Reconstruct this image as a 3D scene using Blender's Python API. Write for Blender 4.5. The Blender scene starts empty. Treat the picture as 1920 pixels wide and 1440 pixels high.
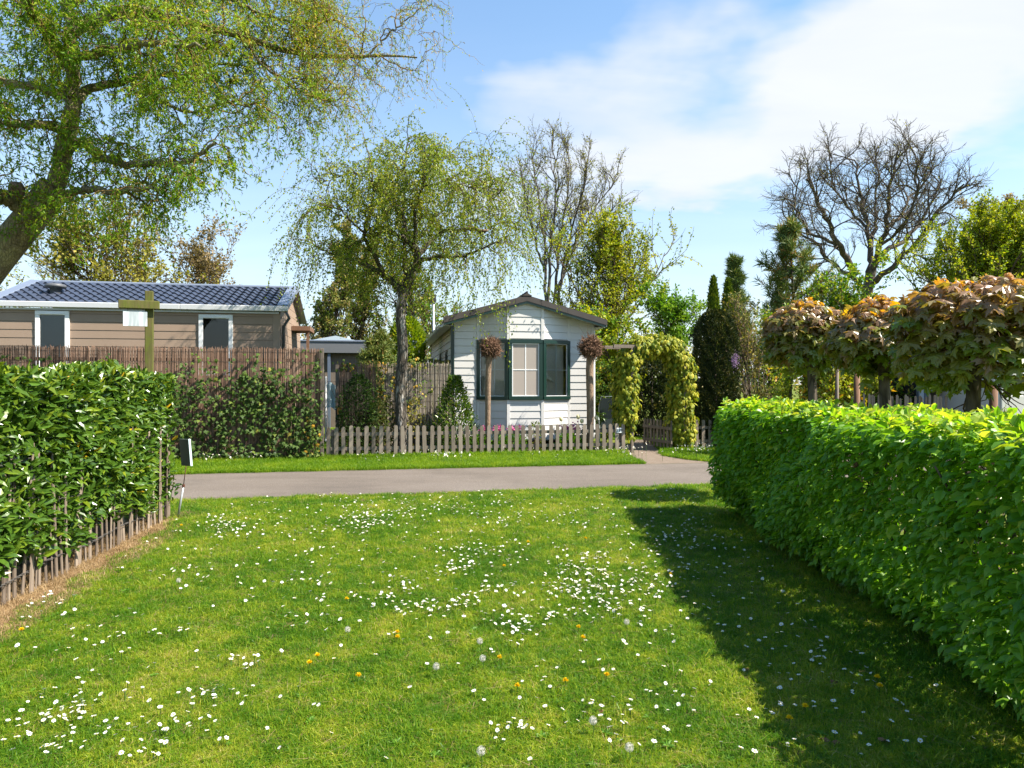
import bpy, math, random, zlib
import numpy as np
from mathutils import Vector, Matrix

scene = bpy.context.scene
COL = scene.collection
rng = np.random.default_rng(11)
random.seed(5)

# ------------------------------------------------------------------ camera, sky, sun, exposure
EYE, FOC, HOR = 1.55, 1280.0, 720.0
cam_d = bpy.data.cameras.new('camera')
cam_d.lens, cam_d.sensor_width = 24.0, 36.0
cam_d.clip_start, cam_d.clip_end = 0.05, 3000.0
cam = bpy.data.objects.new('camera', cam_d)
cam.location = (0, 0, EYE)
cam.rotation_euler = (math.radians(90), 0, 0)
COL.objects.link(cam)
scene.camera = cam

TO_SUN = Vector((1.08, -0.27, 1.28)).normalized()
SUN_EL = math.asin(TO_SUN.z)
SUN_AZ = math.atan2(TO_SUN.x, TO_SUN.y)
sun_d = bpy.data.lights.new('sun', 'SUN')
sun_d.energy, sun_d.angle, sun_d.color = 5.0, math.radians(0.53), (1.0, 0.92, 0.80)
sun = bpy.data.objects.new('sun', sun_d)
sun.rotation_euler = TO_SUN.to_track_quat('Z', 'Y').to_euler()
COL.objects.link(sun)
scene.view_settings.view_transform = 'Standard'
scene.view_settings.look = 'None'
scene.view_settings.exposure = 1.5
scene.view_settings.gamma = 1.0
try:
    scene.view_settings.use_curve_mapping = False
except Exception:
    pass
scene.cycles.max_bounces = 8
scene.cycles.diffuse_bounces = 4
scene.cycles.glossy_bounces = 3
scene.cycles.transmission_bounces = 5
scene.cycles.transparent_max_bounces = 10
scene.cycles.use_denoising = True
scene.cycles.caustics_reflective = False
scene.cycles.caustics_refractive = False


class NT:
    """small node-tree helper"""
    def __init__(self, tree):
        self.t = tree
        tree.nodes.clear()

    def n(self, kind, **kw):
        nd = self.t.nodes.new(kind)
        ins = kw.pop('ins', {})
        for k, v in kw.items():
            setattr(nd, k, v)
        for k, v in ins.items():
            self.set(nd.inputs[k], v)
        return nd

    def set(self, sock, v):
        if isinstance(v, bpy.types.NodeSocket):
            self.t.links.new(v, sock)
        else:
            if sock.type == 'RGBA' and hasattr(v, '__len__') and len(v) == 3:
                v = (*v, 1.0)
            sock.default_value = v

    def math(self, op, a, b=None, c=None, clamp=False):
        nd = self.t.nodes.new('ShaderNodeMath')
        nd.operation, nd.use_clamp = op, clamp
        for i, v in enumerate((a, b, c)):
            if v is not None:
                self.set(nd.inputs[i], v)
        return nd.outputs[0]

    def ramp(self, fac, stops, interp='LINEAR'):
        nd = self.t.nodes.new('ShaderNodeValToRGB')
        cr = nd.color_ramp
        cr.interpolation = interp
        while len(cr.elements) < len(stops):
            cr.elements.new(0.5)
        for e, (p, c) in zip(cr.elements, stops):
            e.position = p
            e.color = (*c, 1.0) if len(c) == 3 else c
        self.set(nd.inputs[0], fac)
        return nd.outputs[0]

    def mix(self, fac, a, b, blend='MIX'):
        nd = self.t.nodes.new('ShaderNodeMix')
        nd.data_type, nd.blend_type = 'RGBA', blend
        self.set(nd.inputs[0], fac)
        self.set(nd.inputs[6], a)
        self.set(nd.inputs[7], b)
        return nd.outputs[2]

    def noise(self, vec, scale, detail=3.0, rough=0.55, dist=0.0):
        nd = self.n('ShaderNodeTexNoise', ins={'Scale': scale, 'Detail': detail, 'Roughness': rough, 'Distortion': dist})
        if vec is not None:
            self.set(nd.inputs['Vector'], vec)
        return nd.outputs['Fac']

    def mapping(self, vec, scale=(1, 1, 1), rot=(0, 0, 0), loc=(0, 0, 0)):
        nd = self.n('ShaderNodeMapping', ins={'Scale': scale, 'Rotation': rot, 'Location': loc})
        self.set(nd.inputs['Vector'], vec)
        return nd.outputs[0]

    def bump(self, h, strength=0.3, dist=0.01):
        nd = self.n('ShaderNodeBump', ins={'Strength': strength, 'Distance': dist})
        self.set(nd.inputs['Height'], h)
        return nd.outputs[0]


# sky: Nishita plus soft high clouds laid out by compass bearing and height above the horizon
world = bpy.data.worlds.new('World')
scene.world = world
world.use_nodes = True
w = NT(world.node_tree)
sky = w.n('ShaderNodeTexSky', sky_type='NISHITA', sun_disc=False, sun_elevation=SUN_EL, sun_rotation=SUN_AZ,
          air_density=1.0, dust_density=0.6, ozone_density=1.6)
tc = w.n('ShaderNodeTexCoord')
dirv = tc.outputs['Generated']
sep = w.n('ShaderNodeSeparateXYZ', ins={0: dirv})
az = w.math('ARCTAN2', sep.outputs[0], sep.outputs[1])
el = w.math('ARCSINE', sep.outputs[2])
zc = w.math('ADD', w.math('MAXIMUM', sep.outputs[2], 0.0), 0.16)
flat = w.n('ShaderNodeCombineXYZ', ins={0: w.math('DIVIDE', sep.outputs[0], zc), 1: w.math('DIVIDE', sep.outputs[1], zc), 2: 0.0})
nz1 = w.noise(w.mapping(flat.outputs[0], scale=(0.9, 1.6, 1), rot=(0, 0, 0.5), loc=(3.1, 7.2, 0)), 1.1, 6.0, 0.52, 0.35)
nz2 = w.noise(w.mapping(flat.outputs[0], scale=(0.35, 1.0, 1), rot=(0, 0, -0.35), loc=(9.1, 2.2, 0)), 3.2, 5.0, 0.55, 0.5)
wob = w.math('MULTIPLY_ADD', w.noise(w.mapping(flat.outputs[0], loc=(1.7, 4.2, 0)), 1.9, 4.0, 0.55), 0.5, -0.25)
wob2 = w.math('MULTIPLY_ADD', w.noise(w.mapping(flat.outputs[0], loc=(5.7, 0.2, 0)), 2.3, 4.0, 0.55), 0.26, -0.13)
aw, ew = w.math('ADD', az, wob), w.math('ADD', el, wob2)


def blob(px, py, sx, sy, tilt, weight):
    dx, dz = (px - 960) / FOC, (HOR - py) / FOC
    a0, e0 = math.atan2(dx, 1.0), math.atan2(dz, math.hypot(1.0, dx))
    da, de = w.math('SUBTRACT', aw, a0), w.math('SUBTRACT', ew, e0)
    c, s = math.cos(tilt), math.sin(tilt)
    u = w.math('ADD', w.math('MULTIPLY', da, c / (sx / FOC)), w.math('MULTIPLY', de, s / (sx / FOC)))
    v = w.math('ADD', w.math('MULTIPLY', da, -s / (sy / FOC)), w.math('MULTIPLY', de, c / (sy / FOC)))
    r2 = w.math('ADD', w.math('MULTIPLY', u, u), w.math('MULTIPLY', v, v))
    return w.math('MULTIPLY', w.math('EXPONENT', w.math('MULTIPLY', r2, -1.0)), weight)


acc = None
for b in ((1060, 190, 290, 125, 0.10, 0.85), (1330, 120, 200, 85, 0.5, 0.2), (1660, 70, 330, 115, 0.45, 0.95), (1880, 60, 260, 150, 0.2, 0.8),
          (1280, 300, 420, 75, 0.18, 0.5), (1000, 430, 700, 110, 0.0, 0.32), (420, 420, 500, 120, 0.0, 0.25),
          (-500, 150, 420, 160, 0.2, 0.7), (2500, 300, 420, 140, 0.1, 0.7)):  # these two clouds are out of view, added for whiter fill light
    g = blob(*b)
    acc = g if acc is None else w.math('ADD', acc, g)
dens = w.math('ADD', w.math('MULTIPLY', acc, 0.70), w.math('MULTIPLY_ADD', nz1, 0.75, -0.42))
dens = w.math('ADD', dens, w.math('MULTIPLY_ADD', nz2, 0.34, -0.17))
lowband = w.math('MULTIPLY', w.math('EXPONENT', w.math('MULTIPLY', w.math('MAXIMUM', el, 0.0), -3.2)), 0.97)
cloud = w.n('ShaderNodeMapRange', interpolation_type='SMOOTHSTEP', ins={0: dens, 1: 0.02, 2: 0.78, 3: 0.0, 4: 0.90})
cl = w.math('MAXIMUM', cloud.outputs[0], lowband)
bg_sky = w.n('ShaderNodeBackground', ins={'Color': sky.outputs[0], 'Strength': 0.098})
hs = w.n('ShaderNodeHueSaturation', ins={'Hue': 0.5, 'Saturation': 1.18, 'Value': 1.0, 'Color': sky.outputs[0]})
w.set(bg_sky.inputs['Color'], w.mix(1.0, hs.outputs[0], (0.74, 1.0, 1.02, 1), 'MULTIPLY'))
shade = w.ramp(nz2, [(0.25, (0.325, 0.335, 0.355)), (0.7, (0.37, 0.372, 0.375))])
bg_cl = w.n('ShaderNodeBackground', ins={'Color': shade, 'Strength': 1.0})
mixs = w.n('ShaderNodeMixShader', ins={0: cl, 1: bg_sky.outputs[0], 2: bg_cl.outputs[0]})
w.n('ShaderNodeOutputWorld', ins={0: mixs.outputs[0]})

# ------------------------------------------------------------------ placing helpers
ANG = math.radians(10.4)          # the road and the plots are turned by this much against the view
SC, SS = math.cos(ANG), math.sin(ANG)


def P(px, py, Y):
    return np.array(((px - 960) / FOC * Y, Y, EYE - (py - HOR) / FOC * Y))


def site_Y(px, v):
    return v / (SC - SS * (px - 960) / FOC)


def site_u(px, v):
    Y = site_Y(px, v)
    return (px - 960) / FOC * Y * SC + Y * SS


def S(u, v, z=0.0):
    return np.array((u * SC - v * SS, u * SS + v * SC, z))


class Frame:
    def __init__(self, o, ex, ey=None):
        self.o = np.array(o, float)
        ex = np.array(ex, float); ex /= np.linalg.norm(ex)
        if ey is None:
            ey = np.array((-ex[1], ex[0], 0.0))
        self.ex, self.ey = ex, np.array(ey, float) / np.linalg.norm(ey)
        self.ez = np.cross(self.ex, self.ey)

    def __call__(self, pts):
        pts = np.atleast_2d(np.array(pts, float))
        return self.o + pts[:, :1] * self.ex + pts[:, 1:2] * self.ey + pts[:, 2:3] * self.ez


WORLD = Frame((0, 0, 0), (1, 0, 0))
SITE = Frame((0, 0, 0), (SC, SS, 0))


# ------------------------------------------------------------------ mesh helpers
def build_mesh(name, V, faces, tint=None, smooth=False):
    """faces: list of integer arrays (M,k)"""
    V = np.asarray(V, np.float32)
    me = bpy.data.meshes.new(name)
    me.vertices.add(len(V))
    me.vertices.foreach_set('co', V.ravel())
    faces = [np.asarray(f, np.int32) for f in faces if len(f)]
    nl = sum(f.size for f in faces)
    nf = sum(len(f) for f in faces)
    me.loops.add(nl)
    me.loops.foreach_set('vertex_index', np.concatenate([f.ravel() for f in faces]))
    me.polygons.add(nf)
    starts, pos = [], 0
    for f in faces:
        starts.append(pos + np.arange(len(f)) * f.shape[1]); pos += f.size
    me.polygons.foreach_set('loop_start', np.concatenate(starts).astype(np.int32))
    me.update(calc_edges=True)
    me.polygons.foreach_set('use_smooth', np.full(nf, bool(smooth)))
    if tint is not None:
        at = me.attributes.new('tint', 'FLOAT', 'POINT')
        at.data.foreach_set('value', np.asarray(tint, np.float32))
    return me


class MB:
    """collects pieces, then links them as ONE mesh object"""
    def __init__(self):
        self.V, self.F, self.T, self.n = [], {}, [], 0
        self.poly = []

    def add(self, V, *faces, tint=0.5):
        V = np.asarray(V, float)
        for f in faces:
            f = np.asarray(f, int)
            if f.size:
                self.F.setdefault(f.shape[1], []).append(f + self.n)
        self.V.append(V)
        self.T.append(np.broadcast_to(np.asarray(tint, float), (len(V),)))
        self.n += len(V)
        return self

    def box(self, fr, u0, u1, v0, v1, z0, z1, ch=0.0, tint=0.5):
        if ch <= 0:
            c = [(u, v, z) for z in (z0, z1) for v in (v0, v1) for u in (u0, u1)]
            q = [(0, 2, 3, 1), (4, 5, 7, 6), (0, 1, 5, 4), (2, 6, 7, 3), (0, 4, 6, 2), (1, 3, 7, 5)]
            return self.add(fr(c), q, tint=tint)
        # chamfered box: 24 vertices
        lo, hi = np.array((u0, v0, z0)), np.array((u1, v1, z1))
        V, idx = [], {}
        for sx in (0, 1):
            for sy in (0, 1):
                for sz in (0, 1):
                    for ax in range(3):
                        p = []
                        for k, sgn in enumerate((sx, sy, sz)):
                            e = hi[k] if sgn else lo[k]
                            if k != ax:
                                e += -ch if sgn else ch
                            p.append(e)
                        idx[(sx, sy, sz, ax)] = len(V); V.append(p)
        q, t = [], []
        for ax in range(3):
            o = [k for k in range(3) if k != ax]
            for s in (0, 1):
                ring = []
                for a, b in ((0, 0), (1, 0), (1, 1), (0, 1)):
                    key = [0, 0, 0]; key[ax] = s; key[o[0]] = a; key[o[1]] = b
                    ring.append(idx[(*key, ax)])
                flip = (s == 0) != (ax == 1)
                q.append(ring[::-1] if flip else ring)
            for a in (0, 1):
                for b in (0, 1):
                    ks = []
                    for s in (0, 1):
                        key = [0, 0, 0]; key[ax] = s; key[o[0]] = a; key[o[1]] = b
                        ks.append((idx[(*key, o[0])], idx[(*key, o[1])]))
                    q.append((ks[0][0], ks[0][1], ks[1][1], ks[1][0]))
        for sx in (0, 1):
            for sy in (0, 1):
                for sz in (0, 1):
                    t.append([idx[(sx, sy, sz, k)] for k in range(3)])
        return self.add(fr(V), q, t, tint=tint)

    def prism(self, fr, poly, v0, v1, tint=0.5):
        """polygon in the (u,z) plane pushed from v0 (front, number or list) to v1"""
        n = len(poly)
        f0 = v0 if hasattr(v0, '__len__') else [v0] * n
        V = [(p[0], f0[i], p[1]) for i, p in enumerate(poly)] + [(p[0], v1, p[1]) for p in poly]
        q = [(i, n + i, n + (i + 1) % n, (i + 1) % n) for i in range(n)]
        self.add(fr(V), q, tint=tint)
        base = self.n - 2 * n
        self.F.setdefault(n, []).append(np.array([list(range(n))]) + base)
        self.F[n].append(np.array([list(range(2 * n - 1, n - 1, -1))]) + base)
        return self

    def tube(self, pts, r0, r1=None, sides=8, caps=True, tint=0.5):
        pts = np.array(pts, float)
        if r1 is None:
            r1 = r0
        V, Q = tube_arrays(pts[None], np.array([r0]), np.array([r1]), sides)
        base = self.n
        self.add(V, Q, tint=tint)
        if caps:
            n = len(pts)
            self.F.setdefault(sides, []).append(np.array([list(range(sides))[::-1]]) + base)
            self.F[sides].append(np.array([list(range((n - 1) * sides, n * sides))]) + base)
        return self

    def lathe(self, c, prof, sides=16, tint=0.5, axis=None):
        c = np.array(c, float)
        a = np.arange(sides) / sides * 2 * np.pi
        V = np.concatenate([np.stack([r * np.cos(a), r * np.sin(a), np.full(sides, z)], 1) for r, z in prof])
        k = np.arange(sides); q = []
        for i in range(len(prof) - 1):
            q.append(np.stack([i * sides + k, i * sides + (k + 1) % sides, (i + 1) * sides + (k + 1) % sides, (i + 1) * sides + k], 1))
        return self.add(V + c, np.concatenate(q), tint=tint)

    def mesh(self, name, smooth=False, origin=(0, 0, 0)):
        return build_mesh(name, np.concatenate(self.V) - np.array(origin), [np.concatenate(v) for v in self.F.values()],
                          np.concatenate(self.T), smooth)

    def obj(self, name, mat, parent=None, smooth=False, origin=None):
        o0 = np.array(parent.location) if parent is not None and parent.parent is None else np.zeros(3)
        if parent is not None and parent.parent is not None:
            o0 = np.array(parent.parent.location) + np.array(parent.location)
        if origin is not None and parent is None:
            o0 = np.array(origin)
        me = self.mesh(name, smooth, o0)
        o = bpy.data.objects.new(name, me)
        for m in (mat if isinstance(mat, (list, tuple)) else [mat]):
            me.materials.append(m)
        if parent is not None:
            o.parent = parent
        elif origin is not None:
            o.location = origin
        COL.objects.link(o)
        return o


def raw_obj(name, V, faces, mat, parent=None, tint=None, smooth=False, kind=None):
    o0 = np.array(parent.location) if parent is not None else np.zeros(3)
    me = build_mesh(name, V - o0, faces, tint, smooth)
    o = bpy.data.objects.new(name, me)
    me.materials.append(mat)
    if parent is not None:
        o.parent = parent
    if kind:
        o['kind'] = kind
    COL.objects.link(o)
    return o


def thing(name, label, cat, loc, group=None):
    o = bpy.data.objects.new(name, None)
    o.empty_display_size = 0.2
    o.location = tuple(float(x) for x in loc)
    COL.objects.link(o)
    return tag(o, label, cat, group)


def tag(o, label, cat=None, group=None, kind=None):
    o['label'] = label
    if cat: o['category'] = cat
    if group: o['group'] = group
    if kind: o['kind'] = kind
    return o


def copy_thing(o, parent=None):
    c = o.copy()
    COL.objects.link(c)
    if parent is not None:
        c.parent = parent
    for ch in o.children:
        copy_thing(ch, c)
    return c


def reseed(text, extra=0):
    """each plant draws its own numbers, so that one can be tuned without moving the others"""
    global rng
    rng = np.random.default_rng(zlib.crc32(text.encode()) + extra)


def nrm(a):
    return a / np.maximum(np.linalg.norm(a, axis=-1, keepdims=True), 1e-9)


def tube_arrays(Pt, R0, R1, sides, power=1.0):
    """Pt (N,S,3) polylines -> tube vertices and quads"""
    N, Sn, _ = Pt.shape
    T = nrm(np.gradient(Pt, axis=1))
    mean = nrm(Pt[:, -1] - Pt[:, 0])
    ref = np.zeros((N, 3)); ref[np.arange(N), np.argmin(np.abs(mean), axis=1)] = 1.0
    A = nrm(np.cross(T, ref[:, None, :]))
    B = np.cross(T, A)
    t = np.linspace(0, 1, Sn)[None, :] ** power
    R = R0[:, None] * (1 - t) + R1[:, None] * t
    a = np.arange(sides) / sides * 2 * np.pi
    V = Pt[:, :, None, :] + R[:, :, None, None] * (A[:, :, None, :] * np.cos(a)[None, None, :, None] + B[:, :, None, :] * np.sin(a)[None, None, :, None])
    k = np.arange(sides)
    q = np.stack([k, (k + 1) % sides, (k + 1) % sides + sides, k + sides], 1)
    q = (q[None] + (np.arange(Sn - 1) * sides)[:, None, None]).reshape(-1, 4)
    q = (q[None] + (np.arange(N) * Sn * sides)[:, None, None]).reshape(-1, 4)
    return V.reshape(-1, 3), q


def grow(P0, D0, L, seg, wander=0.2, trop=(0, 0, 0), tw=0.0, keep=0.55, curl=0.0):
    P0 = np.asarray(P0, float); N = len(P0)
    out = np.empty((N, seg + 1, 3)); out[:, 0] = P0
    d = nrm(np.asarray(D0, float)); L = np.broadcast_to(np.asarray(L, float), (N,))
    step = (L / seg)[:, None]
    wv = np.zeros((N, 3)); tr = np.array(trop, float)
    ph = rng.uniform(0, 6.28, N)
    ca, cb = nrm(rng.normal(size=(N, 3))), nrm(rng.normal(size=(N, 3)))
    for i in range(seg):
        wv = keep * wv + rng.normal(size=(N, 3)) * wander
        d = nrm(d + wv + tr * tw)
        dd = d
        if curl:
            an = (ph + i * 1.9)[:, None]
            dd = nrm(d + curl * (ca * np.cos(an) + cb * np.sin(an)))
        out[:, i + 1] = out[:, i] + dd * step
    return out


def spawn(Pt, k, t0=0.2, t1=1.0, ang=0.8, sd=0.2, up=0.0):
    """k children per polyline (int or per-curve counts): index, t, position, direction"""
    N, S1, _ = Pt.shape
    cnt = np.full(N, k) if np.isscalar(k) else np.asarray(k, int)
    idx = np.repeat(np.arange(N), cnt)
    j = np.concatenate([np.arange(c) for c in cnt]) if len(cnt) else np.zeros(0)
    t = t0 + (t1 - t0) * (j + rng.uniform(0, 1, len(idx))) / np.maximum(cnt[idx], 1)
    s = np.clip(t, 0, 0.9999) * (S1 - 1)
    i = s.astype(int); f = (s - i)[:, None]
    a, b = Pt[idx, i], Pt[idx, i + 1]
    pos = a * (1 - f) + b * f
    tan = nrm(b - a)
    r = rng.normal(size=(len(idx), 3)); r[:, 2] += up
    per = nrm(r - tan * np.sum(r * tan, 1, keepdims=True))
    an = np.clip(rng.normal(ang, sd, len(idx)), 0.05, 2.6)[:, None]
    return idx, t, pos, nrm(np.cos(an) * tan + np.sin(an) * per)


# leaf templates: (along, across, up), faces
T_DIA = (np.array([(0, 0, 0), (.42, .5, .10), (1, 0, -.05), (.42, -.5, .10)]), [np.array([(0, 3, 2, 1)])])
T_LEAF = (np.array([(0, 0, 0), (.30, .44, .12), (.32, 0, .0), (.30, -.44, .12), (.68, .38, .08), (.68, 0, -.04), (.68, -.38, .08), (1, 0, -.14)]),
          [np.array([(0, 2, 1), (0, 3, 2), (4, 5, 7), (5, 6, 7)]), np.array([(1, 2, 5, 4), (2, 3, 6, 5)])])


def lobed(pts, cup=0.1):
    half = np.array(pts, float)
    ring = np.concatenate([half, (half * (1, -1))[::-1][1:-1]]) if abs(half[0][1]) < 1e-6 and abs(half[-1][1]) < 1e-6 else np.concatenate([half, (half * (1, -1))[::-1]])
    c = np.array([[.35, 0]])
    allp = np.concatenate([c, ring])
    z = -cup * ((allp[:, 0] - .35) ** 2 + allp[:, 1] ** 2) * 2.2 + 0.05 * np.abs(allp[:, 1])
    n = len(ring); k = np.arange(n)
    f = np.stack([np.zeros(n, int), 1 + (k + 1) % n, 1 + k], 1)
    return np.column_stack([allp, z]), [f]


T_MAPLE = lobed([(0, 0), (-.02, .10), (-.12, .34), (.04, .33), (.10, .52), (.22, .44), (.42, .70), (.44, .50), (.60, .52), (.50, .30), (.56, .17), (.74, .24), (.78, .12), (1, 0)], 0.35)
T_IVY = lobed([(0, 0), (-.08, .26), (.18, .28), (.34, .52), (.44, .26), (1, 0)], 0.2)
T_OVAL = lobed([(0, 0), (.1, .24), (.35, .40), (.65, .34), (.88, .15), (1, 0)], 0.35)


def basis(d, n):
    d = nrm(d)
    s = nrm(np.cross(n, d))
    n = np.cross(d, s)
    return d, s, n


def leaves(tmpl, pos, d, n, L, W, tint):
    """-> V, faces, tint per vertex"""
    T, F = tmpl
    d, s, n = basis(d, n)
    N = len(pos)
    L = np.broadcast_to(L, (N,)); W = np.broadcast_to(W, (N,))
    V = pos[:, None] + (L[:, None] * T[None, :, 0])[..., None] * d[:, None] + (W[:, None] * T[None, :, 1])[..., None] * s[:, None] + (L[:, None] * T[None, :, 2])[..., None] * n[:, None]
    m = len(T)
    Fs = [(f[None] + (np.arange(N) * m)[:, None, None]).reshape(-1, f.shape[1]) for f in F]
    return V.reshape(-1, 3), Fs, np.repeat(np.broadcast_to(tint, (N,)), m)


def leaf_parts(tmpl, name, pos, d, n, L, W, tint, mat, root, nvar=8):
    """each leaf an object of its own under root, mesh data shared between alike tints"""
    T, F = tmpl
    d, s, n = basis(d, n)
    vs = []
    for k in range(nvar):
        j = T.copy()
        j[:, 2] *= 0.7 + 0.9 * k / nvar
        j[:, 1] *= 1 + 0.06 * np.sin(k * 2.1)
        me = build_mesh(name, j, F, np.full(len(T), (k + .5) / nvar))
        me.materials.append(mat)
        vs.append(me)
    o0 = np.array(root.location)
    tint = np.broadcast_to(tint, (len(pos),))
    for i in range(len(pos)):
        o = bpy.data.objects.new(name, vs[int(np.clip(tint[i], 0, .999) * nvar)])
        M = Matrix.Identity(4)
        for r in range(3):
            M[r][0] = d[i, r] * L[i]; M[r][1] = s[i, r] * W[i]; M[r][2] = n[i, r] * L[i]; M[r][3] = pos[i, r] - o0[r]
        o.parent = root
        o.matrix_basis = M
        COL.objects.link(o)


def in_view(p, margin=0.02):
    x = p[:, 0] / np.maximum(p[:, 1], .01); z = (p[:, 2] - EYE) / np.maximum(p[:, 1], .01)
    return (p[:, 1] > .5) & (np.abs(x) < .75 + margin) & (np.abs(z) < .5625 + margin)

# ------------------------------------------------------------------ materials
def new_mat(name):
    m = bpy.data.materials.new(name)
    m.use_nodes = True
    return m, NT(m.node_tree)


def out(t, shader):
    t.n('ShaderNodeOutputMaterial', ins={0: shader})


def principled(t, color, rough=0.6, spec=0.4, normal=None, metallic=0.0):
    p = t.n('ShaderNodeBsdfPrincipled')
    t.set(p.inputs['Base Color'], color); t.set(p.inputs['Roughness'], rough)
    t.set(p.inputs['Specular IOR Level'], spec); t.set(p.inputs['Metallic'], metallic)
    if normal is not None:
        t.set(p.inputs['Normal'], normal)
    return p.outputs[0]


def leaf_mat(name, stops, rough=0.45, spec=0.4, trans=0.35, tcol=(1.25, 1.25, 0.55), patch=0.0, pscale=3.0, rand_obj=False):
    m, t = new_mat(name)
    at = t.n('ShaderNodeAttribute', attribute_name='tint')
    fac = at.outputs['Fac']
    geo = t.n('ShaderNodeNewGeometry')
    if patch:
        nz = t.noise(geo.outputs['Position'], pscale, 3.0)
        fac = t.math('ADD', fac, t.math('MULTIPLY_ADD', nz, patch, -patch * .5), clamp=True)
    col = t.ramp(fac, stops)
    fine = t.noise(geo.outputs['Position'], 60.0, 2.0)
    col = t.mix(t.math('MULTIPLY', fine, 0.35), col, (0.5, 0.5, 0.5, 1), 'OVERLAY')
    b = principled(t, col, rough, spec)
    tr = t.n('ShaderNodeBsdfTranslucent')
    t.set(tr.inputs[0], t.mix(1.0, col, (*tcol, 1), 'MULTIPLY'))
    mx = t.n('ShaderNodeMixShader', ins={0: trans, 1: b, 2: tr.outputs[0]})
    out(t, mx.outputs[0])
    return m


def paint_mat(name, color, rough=0.45, dirt=0.12, scale=2.5, spec=0.4, tint_amt=0.0, grain=False, metallic=0.0):
    m, t = new_mat(name)
    tcn = t.n('ShaderNodeNewGeometry').outputs['Position']
    n = t.noise(t.mapping(tcn, scale=(1, 1, .35)), scale, 6.0, 0.6)
    n2 = t.noise(tcn, scale * 14, 3.0)
    c = t.mix(t.math('MULTIPLY', t.ramp(n, [(0.35, (0, 0, 0)), (0.75, (1, 1, 1))]), dirt), color, tuple(x * .55 for x in color))
    c = t.mix(t.math('MULTIPLY', n2, dirt * .6), c, tuple(x * .7 for x in color))
    if tint_amt:
        at = t.n('ShaderNodeAttribute', attribute_name='tint')
        c = t.mix(t.math('MULTIPLY', at.outputs['Fac'], tint_amt), c, tuple(x * .5 for x in color))
    nrmv = None
    if grain:
        g = t.noise(t.mapping(tcn, scale=(1.5, 1.5, 26)), 9.0, 4.0)
        nrmv = t.bump(g, 0.25, 0.004)
    r = t.math('MULTIPLY_ADD', n, 0.25, rough - .1)
    out(t, principled(t, c, r, spec, nrmv, metallic))
    return m


def wood_mat(name, dark, light, scale=(30, 30, 1.6), rough=0.8, moss=None, moss_amt=0.5, spec=0.2, tint_amt=0.5):
    m, t = new_mat(name)
    pos = t.n('ShaderNodeNewGeometry').outputs['Position']
    at = t.n('ShaderNodeAttribute', attribute_name='tint')
    g = t.noise(t.mapping(pos, scale=scale), 1.6, 6.0, 0.62)
    g2 = t.noise(pos, 5.0, 4.0)
    f = t.math('ADD', t.math('MULTIPLY', g, 0.7), t.math('MULTIPLY', at.outputs['Fac'], tint_amt))
    f = t.math('ADD', f, t.math('MULTIPLY_ADD', g2, 0.3, -0.35), clamp=True)
    c = t.ramp(f, [(0.12, dark), (0.8, light)])
    if moss:
        mn = t.noise(t.mapping(pos, scale=(1, 1, .4)), 16.0, 5.0, 0.65)
        c = t.mix(t.math('MULTIPLY', t.ramp(mn, [(0.38, (0, 0, 0)), (0.62, (1, 1, 1))]), moss_amt), c, moss)
    out(t, principled(t, c, rough, spec, t.bump(g, 0.5, 0.006)))
    return m


def bark_mat(name, dark, light, scale=14.0, stretch=0.3, lichen=None, lichen_amt=0.5, bump=0.8, streak=None, crack_amt=0.65):
    m, t = new_mat(name)
    pos = t.n('ShaderNodeNewGeometry').outputs['Position']
    n = t.noise(t.mapping(pos, scale=(1, 1, stretch)), scale, 6.0, 0.65, 0.6)
    v = t.n('ShaderNodeTexVoronoi', feature='DISTANCE_TO_EDGE', ins={'Scale': scale * 1.2})
    t.set(v.inputs['Vector'], t.mapping(pos, scale=(1, 1, stretch * .8)))
    crack = t.ramp(v.outputs[0], [(0.0, (0, 0, 0)), (0.16, (1, 1, 1))])
    c = t.ramp(n, [(0.3, dark), (0.68, light)])
    if lichen:
        ln = t.noise(pos, 4.5, 5.0, 0.6)
        c = t.mix(t.math('MULTIPLY', t.ramp(ln, [(0.42, (0, 0, 0)), (0.6, (1, 1, 1))]), lichen_amt), c, lichen)
    if streak:
        sn = t.noise(t.mapping(pos, scale=(1, 1, .28)), 9.0, 4.0, 0.6)
        c = t.mix(t.ramp(sn, [(0.52, (0, 0, 0)), (0.62, (1, 1, 1))]), c, streak)
    c = t.mix(t.math('MULTIPLY', t.math('SUBTRACT', 1.0, crack), crack_amt), c, tuple(x * .45 for x in dark))
    h = t.math('ADD', t.math('MULTIPLY', crack, .6), n)
    out(t, principled(t, c, 0.9, 0.15, t.bump(h, bump, 0.02)))
    return m


def glass_mat(name, tintc=(0.92, 0.95, 0.95), rough=0.0, boost=0.0):
    m, t = new_mat(name)
    fr = t.n('ShaderNodeFresnel', ins={0: 1.5})
    pos = t.n('ShaderNodeNewGeometry').outputs['Position']
    nb = t.bump(t.noise(pos, 1.3, 2.0), 0.05, 0.05)
    g = t.n('ShaderNodeBsdfGlossy', ins={'Roughness': rough, 'Normal': nb})
    tr = t.n('ShaderNodeBsdfTransparent', ins={0: tintc})
    mx = t.n('ShaderNodeMixShader', ins={0: t.math('MULTIPLY_ADD', fr.outputs[0], 1.0, boost), 1: tr.outputs[0], 2: g.outputs[0]})
    out(t, mx.outputs[0])
    return m


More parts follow.
